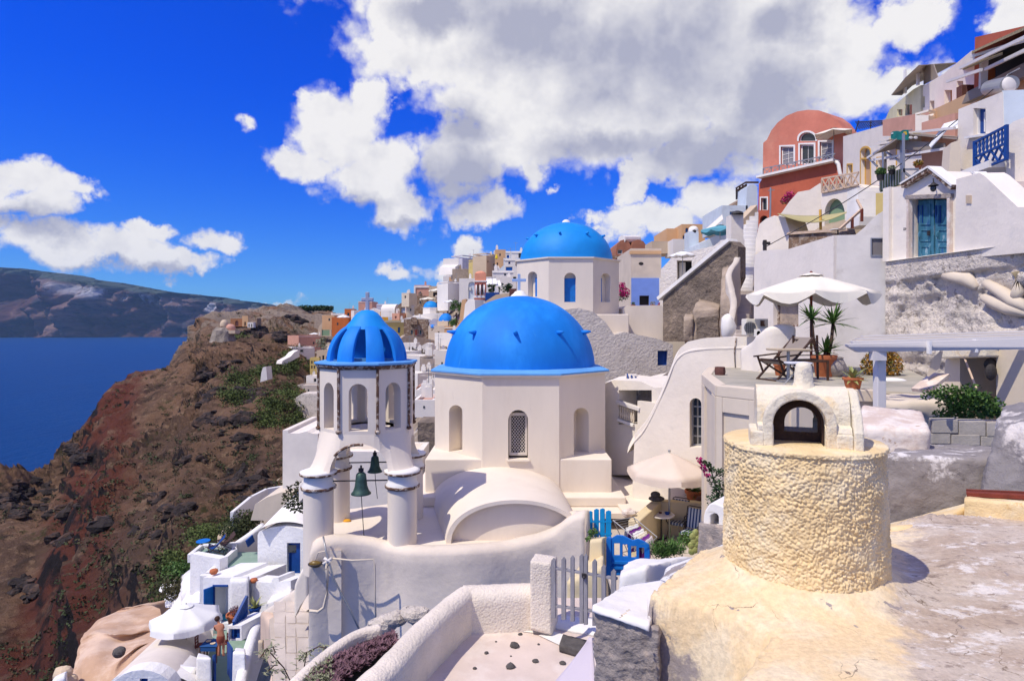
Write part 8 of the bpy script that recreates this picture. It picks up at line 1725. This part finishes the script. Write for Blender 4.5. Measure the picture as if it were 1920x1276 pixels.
pot('spiky aloe in a blue pot on the stair corner', W(478,1153,31),.28,.42, 'strap', leafm='leaf_var', m='blue', n=22, ln=.8, seed=51, wd=.10)
pot('brown pot with a dark plant outside the open doorway', W(441,1172,31.5),.42,.62, 'ball', leafm='succ', n=260, ln=.45, seed=52)
thing('clay_pot', MB().lathe(W(401,1075,35.5),[(.001,0),(.16,0),(.24,.12),(.21,.24),(.14,.27),(.001,.25)],16), 'terracotta', 'round clay pot lying on the green terrace parapet', 'pot', smooth=True)
thing('clay_pot', MB().lathe(W(476,1091,33.2),[(.001,0),(.14,0),(.2,.1),(.17,.2),(.001,.2)],16), 'terracotta', 'round clay pot on the step shaped white wall', 'pot', smooth=True)
ZL = W(0,1240,31).z
flat('green painted patio under the white octagonal parasol',[(375,1276),(392,1196),(425,1180),(470,1120),(500,1130),(470,1200),(440,1276),(430,1340),(380,1340)], ZL, 'green', zb=ZL-2)
flat('grey white sunken floor behind the white parasol',[(322,1236),(355,1185),(400,1180),(395,1240)], ZL-.1, 'paving')
umbrella('large white octagonal parasol seen from above at the lower left', W(349,1240,29.5),1.62,(HY-1133)/F*29.5-(HY-1240)/F*29.5+.0,.62, 'umb_white', 'steel',8,.25, scallop=.2, phase=R(10), pr=.05)
fsl = Fac(400,28,470,26)
bs = empty('blue_staircase_rail', W(452,1190,29), 'deep blue slatted stair rail beside the brown pot', 'railing')
A0, A1 = W(438,1196,28.5), W(463,1146,29.5); up_ = VV((0,0,.75))
build('rail', MB().bar(A0+up_, A1+up_,.12), 'blue', bs); build('base_rail', MB().bar(A0, A1,.14), 'blue', bs)
for i in range(11): t = i/10; build('slat', MB().bar(A0.lerp(A1, t), A0.lerp(A1, t)+up_,.07), 'blue', bs)
fbx = Fac(428,28.6,452,28.2); house('white box with a deep blue front under the brown pot', fbx, rect(426,1172,453,1200), 'lw',1.5,[('window', rect(431,1178,450,1197), 'blue', 'blue',.05)], name='planter_box', cat='planter')
bd1 = empty('blue_double_gate', W(412,1265,26), 'pair of deep blue gate leaves at the patio steps', 'gate')
build('gate_leaf', MB().prism([W(426,1202,26.5),W(434,1214,25.8),W(434,1276,25.8),W(426,1262,26.5)],[p+VV((.06,.0,0)) for p in [W(426,1202,26.5),W(434,1214,25.8),W(434,1276,25.8),W(426,1262,26.5)]]), 'blue', bd1)
build('gate_leaf', MB().prism([W(398,1228,26.0),W(402,1226,25.8),W(402,1300,25.8),W(398,1300,26)],[p+VV((.05,.05,0)) for p in [W(398,1228,26.0),W(402,1226,25.8),W(402,1300,25.8),W(398,1300,26)]]), 'blue', bd1)
thing('rounded_gate_post', hexa(quad8([(366,1300,25.5),(398,1300,25.4),(368,1232,25.5),(396,1232,25.4),(368,1296,26.3),(398,1296,26.2),(372,1222,26.3),(392,1228,26.2)]),(8,8,14)), 'lw', 'white gate post with a rounded knob left of the blue gate', 'gate post', smooth=True, sm=3)
thing('rounded_gate_post', hexa(quad8([(434,1300,25.6),(462,1300,25.4),(436,1222,25.6),(460,1222,25.4),(438,1296,26.4),(466,1296,26.3),(442,1212,26.4),(460,1214,26.3)]),(8,8,14)), 'lw', 'white gate post with a rounded knob right of the blue gate', 'gate post', smooth=True, sm=3)
thing('bench_wall', ribbon_wall([W(318,1240,26.5), W(340,1248,26.2), W(366,1252,26.0)],.5,-17, step=.2), 'lw', 'low curved white wall in front of the parasol', 'wall', smooth=True)
thing('stair_wall', ribbon_wall([W(450,1276,24.5), W(458,1240,26), W(466,1210,27), W(474,1185,28), W(484,1160,29.5)],.45, lambda p: p.z-2.0, step=.3), 'lw', 'white wall rising beside the patio steps', 'wall', smooth=True)
rows = []
for j in range(12):
    t = j/11; c0 = W(262,1330,24.5); c1 = W(352,1200,33); c = c0.lerp(c1, t); hw = 2.1-.5*t
    rows.append([c+VV((-hw*math.cos(math.pi*i/20)*.98+.35*math.sin(math.pi*i/20), hw*.35*math.cos(math.pi*i/20),(1.5-.35*t)*math.sin(math.pi*i/20))) for i in range(21)])
vr = empty('vaulted_roof', W(270,1330,25), 'long cream white vaulted roof sloping up to the parasol at the lower left', 'roof'); build('vault', MB().loft(rows), mat('cream white vault plaster',(.74,.66,.57), bump=.25, bscale=3, bdist=.04, var=.08), vr, smooth=True, keep=True)
mb = MB(); mb.v += rows[0]; mb.f.append(tuple(range(21))); build('gable', mb, 'lw', vr)
rows = []
for j in range(8):
    t = j/7; c = W(322,1300,25).lerp(W(345,1255,28), t); rows.append([c+VV((-1.3*math.cos(math.pi*i/16),.3*math.cos(math.pi*i/16),.75*math.sin(math.pi*i/16))) for i in range(17)])
vr2 = empty('vaulted_roof', W(322,1300,25), 'small bright white vaulted roof beside the gate at the bottom left', 'roof'); build('vault', MB().loft(rows), 'chalk', vr2, smooth=True, keep=True)
bx('blue window in the white gable at the bottom edge',240,1256,320,1330,23.8,.6, 'lw',0, top=barrel(206,1255,326,1300,1330), ops=[('w',262,1271,277,1290,'blue','blue')], name='white_gable')
G = []
pum = mat('smooth carved pumice',(.55,.36,.24), bump=.35, bscale=2.5, bdist=.1, var=.12, scale=.5, col2=(.63,.46,.34), thr=(.45,.6), s2=.5); M['pumice'] = pum
def pumi(p):
    n = noise.noise(p*.42+VV((3,1,7))); h = max(0,-n-.02)*4.2; return p+VV((-.3,.7,-.3))*h+VV((0,0,1))*noise.fractal(p*.3,1,2,3)*.35
rows = [[W(160,1185,40),W(190,1160,42),W(225,1140,43.5),(W(262,1133,44)),W(300,1138,43)],[W(148,1210,37),W(185,1186,38.5),W(225,1170,40),W(262,1165,40.5),W(310,1170,39)],[W(142,1250,34.5),W(178,1222,35.5),W(215,1215,36),W(255,1205,36),W(300,1200,35)],[W(140,1310,32.5),W(170,1290,33),W(205,1278,33),W(240,1260,32.5),W(280,1240,32)],[W(135,1400,31),W(165,1400,31),W(195,1400,30.5),W(230,1400,30),W(265,1400,29.5)]]
tag(build('carved_pumice', patch(rows,90,70, fn=pumi), 'pumice', smooth=True, keep=True), 'carved pinkish pumice rock with hollows at the lower left', 'rock')
thing('pumice_kerb', ribbon_wall([W(132,1300,34), W(150,1245,36), W(160,1200,39), W(185,1172,42), W(215,1152,44.5), W(250,1137,46.5), W(290,1128,48), W(312,1124,49)],.6, lambda p: p.z-2.5, step=.5), 'pumice', 'pinkish plastered kerb curving round the carved pumice rock', 'wall', smooth=True, disp=('CLOUDS',1,.15))
for i,(x, y, r) in enumerate([(223,1222,.35),(118,1262,.5),(128,1276,.5)]): thing('lava_boulder', MB().sphere(W(x, y,33), r,10,8,(1,.8,.8)), 'stone_dark' if i == 0 else 'sand',['small dark lava boulder on the carved pumice', 'upper pale boulder at the end of the pumice kerb', 'lower pale boulder at the end of the pumice kerb'][i], 'boulder', disp=('CLOUDS',.4,.15))
thing('white_block', hexa(quad8([(95,1330,30),(128,1330,30),(98,1274,30),(122,1262,30),(100,1330,33),(130,1330,33),(104,1266,33),(126,1256,33)]),(6,6,6)), 'lw', 'corner of a white house at the bottom left edge', 'house', smooth=True, sm=1)
thing('path_wall', ribbon_wall([W(516,1290,19), W(530,1215,21), W(524,1182,23.5),(W(508,1150,25.5)), W(500,1142,26.5)],.5, lambda p: p.z-1.6, step=.25), mat('peachy path coping',(.62,.47,.36), bump=.3, bscale=8, var=.12), 'peach topped wall bending down along the stone path', 'wall', smooth=True)
thing('upper_path_wall', ribbon_wall([W(500,1142,26.5), W(530,1122,25.5), W(560,1100,24.5), W(592,1078,23.5)],.5, lambda p: p.z-1.2, step=.25), 'weathered', 'weathered coping wall climbing from the path to the tower wall', 'wall', smooth=True)
ZP = W(0,1225,20.5).z
pth = tag(build('stone_path', MB().prism([Z(515,1340,ZP), Z(505,1160,ZP-.0), Z(605,1105,ZP), Z(680,1340,ZP)],[p+VV((0,0,-.3)) for p in [Z(515,1340,ZP), Z(505,1160,ZP), Z(605,1105,ZP), Z(680,1340,ZP)]]), 'paving_joint'), kind='structure')
rg = random.Random(4); gx = [514,536,556,580,606]; gy = [1128,1146,1168,1194,1222,1256,1292]
for j in range(len(gy)-1):
    for i in range(len(gx)-1):
        q = [(gx[i]+rg.uniform(-4,4)+1, gy[j]+rg.uniform(-3,3)+1),(gx[i+1]-1.2+rg.uniform(-1,1), gy[j]+rg.uniform(-2,2)+1),(gx[i+1]-1.2+rg.uniform(-1,1), gy[j+1]-1+rg.uniform(-1.5,1.5)),(gx[i]+1.2, gy[j+1]-1+rg.uniform(-1.5,1.5))]
        a = [Z(x, y, ZP+.02+rg.uniform(0,.012)) for x, y in q]; build('paving_stone', MB().prism(a,[p+VV((0,0,-.06)) for p in a]), 'paving' if (i, j) != (3,3) else 'chalk', pth)
thing('flower_box', hexa(quad8([(484,1235,21),(494,1235,21),(484,1200,21),(493,1200,21),(486,1232,21.5),(496,1232,21.5),(486,1198,21.5),(495,1198,21.5)]),(3,3,6)), 'sand', 'small sand coloured niche post on the white path wall', 'post', smooth=True, sm=1)
rim('long white terrace wall running to the plain white wall',[(436,958),(470,930),(500,915),(530,910)], W(0,945,50).z,.4, zb=.8)
bx('low cream roof terrace behind the cave house',478,915,545,960,46,6, 'cream_wall',0, top=[(470,975),(478,945),(500,932),(528,922),(545,925),(545,975)], name='roof_terrace', cat='roof')
thing('sand_stair_wall', ribbon_wall([W(416,1000,46), W(436,980,47.5), W(460,958,49)],.7, lambda p: p.z-1.8, step=.4), 'sand', 'sand coloured wall climbing behind the deck chair terrace', 'wall', smooth=True)
thing('white_ramp_wall', ribbon_wall([W(440,1017,41), W(465,1000,42), W(492,980,43)],.5, lambda p: p.z-2, step=.3), 'lw', 'white sloping wall left of the cave house roof', 'wall', smooth=True)
thing('white_stair_wall', ribbon_wall([W(566,905,26), W(580,890,25), W(590,878,24.5)],.25, lambda p: p.z-.8, step=.2), 'white', 'thin white stair parapet left of the front pillar', 'wall', smooth=True)
thing('curved_white_wall', ribbon_wall([W(556,1090,22), W(566,1068,22), W(582,1046,22)],.4, lambda p: p.z-1.2, step=.2), 'white', 'curved white wall joining the corner with the round lamp', 'wall', smooth=True)
thing('rubble_retaining', patch([[W(300,1100,47),W(330,1085,46),W(352,1070,43),(W(360,1066,42))],[W(318,1145,42),W(335,1130,41),W(352,1110,39.5),W(378,1100,39)],[W(330,1200,39),W(345,1170,38),W(362,1140,37),W(388,1110,36.5)]],40,30, fn=lambda p: p+VV((noise.noise(p*1.2), noise.noise(p*1.2+VV((5,0,0))), noise.noise(p*1.1+VV((0,9,0)))))*.35), 'lw', 'lumpy whitewashed rock left of the open doorway', 'rock', smooth=True, keep=True)
bb_ = empty('blue_barrier', W(466,1016,40), 'small blue lattice gate on the upper terrace', 'gate'); build('lattice', MB().bar(W(463,1019,40), W(475,1008,40.5),.1,.5), 'blue', bb_)
mb = MB(); rg = random.Random(13)
for (x, y, r, d_, lab, m_) in [(336,1070,1.0,44,'yellow green bush left of the white terrace block','leaf'),(322,1100,1.1,43,'olive bush above the umbrella','scrub'),(462,975,1.1,47,'dry bush beside the sand coloured wall, right one','scrub'),(440,992,1.0,46,'dry bush beside the sand coloured wall, left one','scrub'),(575,930,1.0,30,'dry bush left of the front pillar','scrub'),(385,1005,1.5,52,'olive green bush above the blue table','scrub_green')]:
    b_ = empty('bush', W(x, y+6, d_), lab, 'bush'); build('foliage', leafball(leafball(MB(), W(x, y, d_), r,700,.11, sc=(1.2,1,.8), rng=rg), W(x+10, y+4, d_), r*.7,300,.11, rng=rg), m_, b_); build('stem', MB().tube([W(x, y+10, d_), W(x, y, d_)],.05), 'wood_dark', b_)
# -- the person on the patio
def skin_body(name, joints, edges, radii, m, parent, lv=2):
    base = WLOC[parent]; me = bpy.data.meshes.new(name); me.from_pydata([VV(j)-base for j in joints], edges,[]); me.materials.append(M[m]); o = bpy.data.objects.new(name, me); COL.objects.link(o); o.parent = parent; WLOC[o] = base
    s = o.modifiers.new('s', 'SKIN'); sv = me.skin_vertices[0].data
    for i, r in enumerate(radii): sv[i].radius = (r, r) if not isinstance(r, tuple) else r
    sv[0].use_root = True; q = o.modifiers.new('u', 'SUBSURF'); q.levels = lv; q.render_levels = lv
    for p in me.polygons: p.use_smooth = True
    return o
pc0 = W(413,1231,28.0); K = 1.0
pn = empty('person', pc0, 'bare-backed person with brown hair bending over the blue table below the parasol', 'person')
def J(x, y, z): return pc0+VV((x, y, z))*K
J_ = [J(.02,0,.92), J(.0,.03,1.12), J(-.06,.08,1.32), J(-.12,.14,1.46), J(-.18,.18,1.52), J(-.24,.22,1.62),   # pelvis..head
      J(.14,.0,.88), J(.12,.06,.48), J(.15,-.02,.08), J(.13,.14,.04), J(-.10,.0,.88), J(-.08,.08,.48), J(-.08,.0,.08), J(-.10,.16,.04),
      J(.08,.10,1.42), J(.02,.30,1.18), J(-.16,.46,1.02), J(-.24,.52,.98), J(-.30,.10,1.38), J(-.40,.28,1.15), J(-.42,.46,1.0), J(-.43,.54,.98)]
E_ = [(0,1),(1,2),(2,3),(3,4),(4,5),(0,6),(6,7),(7,8),(8,9),(0,10),(10,11),(11,12),(12,13),(2,14),(14,15),(15,16),(16,17),(2,18),(18,19),(19,20),(20,21)]
R_ = [(.15,.11),(.13,.10),(.16,.10),.055,.05,.10,.10,.065,.045,.035,.10,.065,.045,.035,.055,.042,.032,.03,.055,.042,.032,.03]
skin_body('body', J_, E_, R_, 'skin', pn)
build('hair', MB().sphere(J(-.24,.20,1.66),.118,14,10,(1,1.05,1)), 'hair', pn, smooth=True)
build('shorts', MB().lathe(J(.02,.0,.70),[(.17,.0),(.185,.15),(.17,.27),(.12,.30)],16), mat('rusty shorts',(.22,.05,.03), bump=.1), pn, smooth=True)
tbl = empty('blue_table', W(398,1222,28.6), 'small table with a blue cloth and things on it in front of the person', 'table'); tq = W(397,1205,28.8)
build('tablecloth', MB().box(tq,(.8,.7,.05)).box(tq+VV((0,-.34,-.1)),(.8,.02,.2)), 'cloth_blue', tbl)
for sx in (-1,1):
    for sy in (-1,1): build('leg', MB().bar(tq+VV((.38*sx,.33*sy,-.75)), tq+VV((.38*sx,.33*sy,0)),.05), 'wood_dark', tbl)
for i,(dx, dy) in enumerate([(-.2,.1),(.1,-.1),(.25,.2)]): thing('plate', MB().lathe(tq+VV((dx, dy,.03)),[(.001,0),(.08,0),(.12,.03),(.001,.02)],14), 'sand', 'plate of food on the blue tablecloth, %s' % ['far left one', 'nearest one', 'far right one'][i], 'plate')
def simple_chair(label, c, ang, m):
    r = empty('wooden_chair', c, label, 'chair'); X = VV((math.cos(ang), math.sin(ang),0)); Y = VV((-X.y, X.x,0)); P = lambda a, b, h: VV(c)+X*a+Y*b+VV((0,0, h))
    build('seat', MB().box(P(0,0,.45),(.44,.44,.04), ux=X), m, r)
    for a in (-.2,.2):
        for b in (-.2,.2): build('leg', MB().bar(P(a, b,0), P(a, b,.45 if a > 0 else .95),.04), m, r)
    for h in (.6,.75,.9): build('back_slat', MB().bar(P(-.2,-.2, h), P(-.2,.2, h),.05,.02), m, r)
simple_chair('brown wooden chair left of the blue table', W(377,1226,29.2), R(10), 'wood_red'); simple_chair('brown wooden chair behind the person', W(418,1222,28.6), R(200), 'wood_red')
# -- air between here and the far cliff
hz_ = bpy.data.materials.new('sea air'); hz_.use_nodes = True; hn = hz_.node_tree; hn.nodes.clear(); ho_ = hn.nodes.new('ShaderNodeOutputMaterial'); pv = hn.nodes.new('ShaderNodeVolumePrincipled')
pv.inputs['Color'].default_value = (.34,.60,1,1); pv.inputs['Density'].default_value = HAZE; pv.inputs['Anisotropy'].default_value = .0
hn.links.new(pv.outputs[0], ho_.inputs['Volume'])
hm = MB().add([(-8800,-200, SEA-1),(8800,-200, SEA-1),(8800,7000, SEA-1),(-8800,7000, SEA-1),(-8800,-200,640),(8800,-200,640),(8800,7000,640),(-8800,7000,640)],[(0,3,2,1),(4,5,6,7),(0,1,5,4),(1,2,6,5),(2,3,7,6),(3,0,4,7)])
if HAZE: build('haze', hm, hz_, kind='stuff', keep=True)
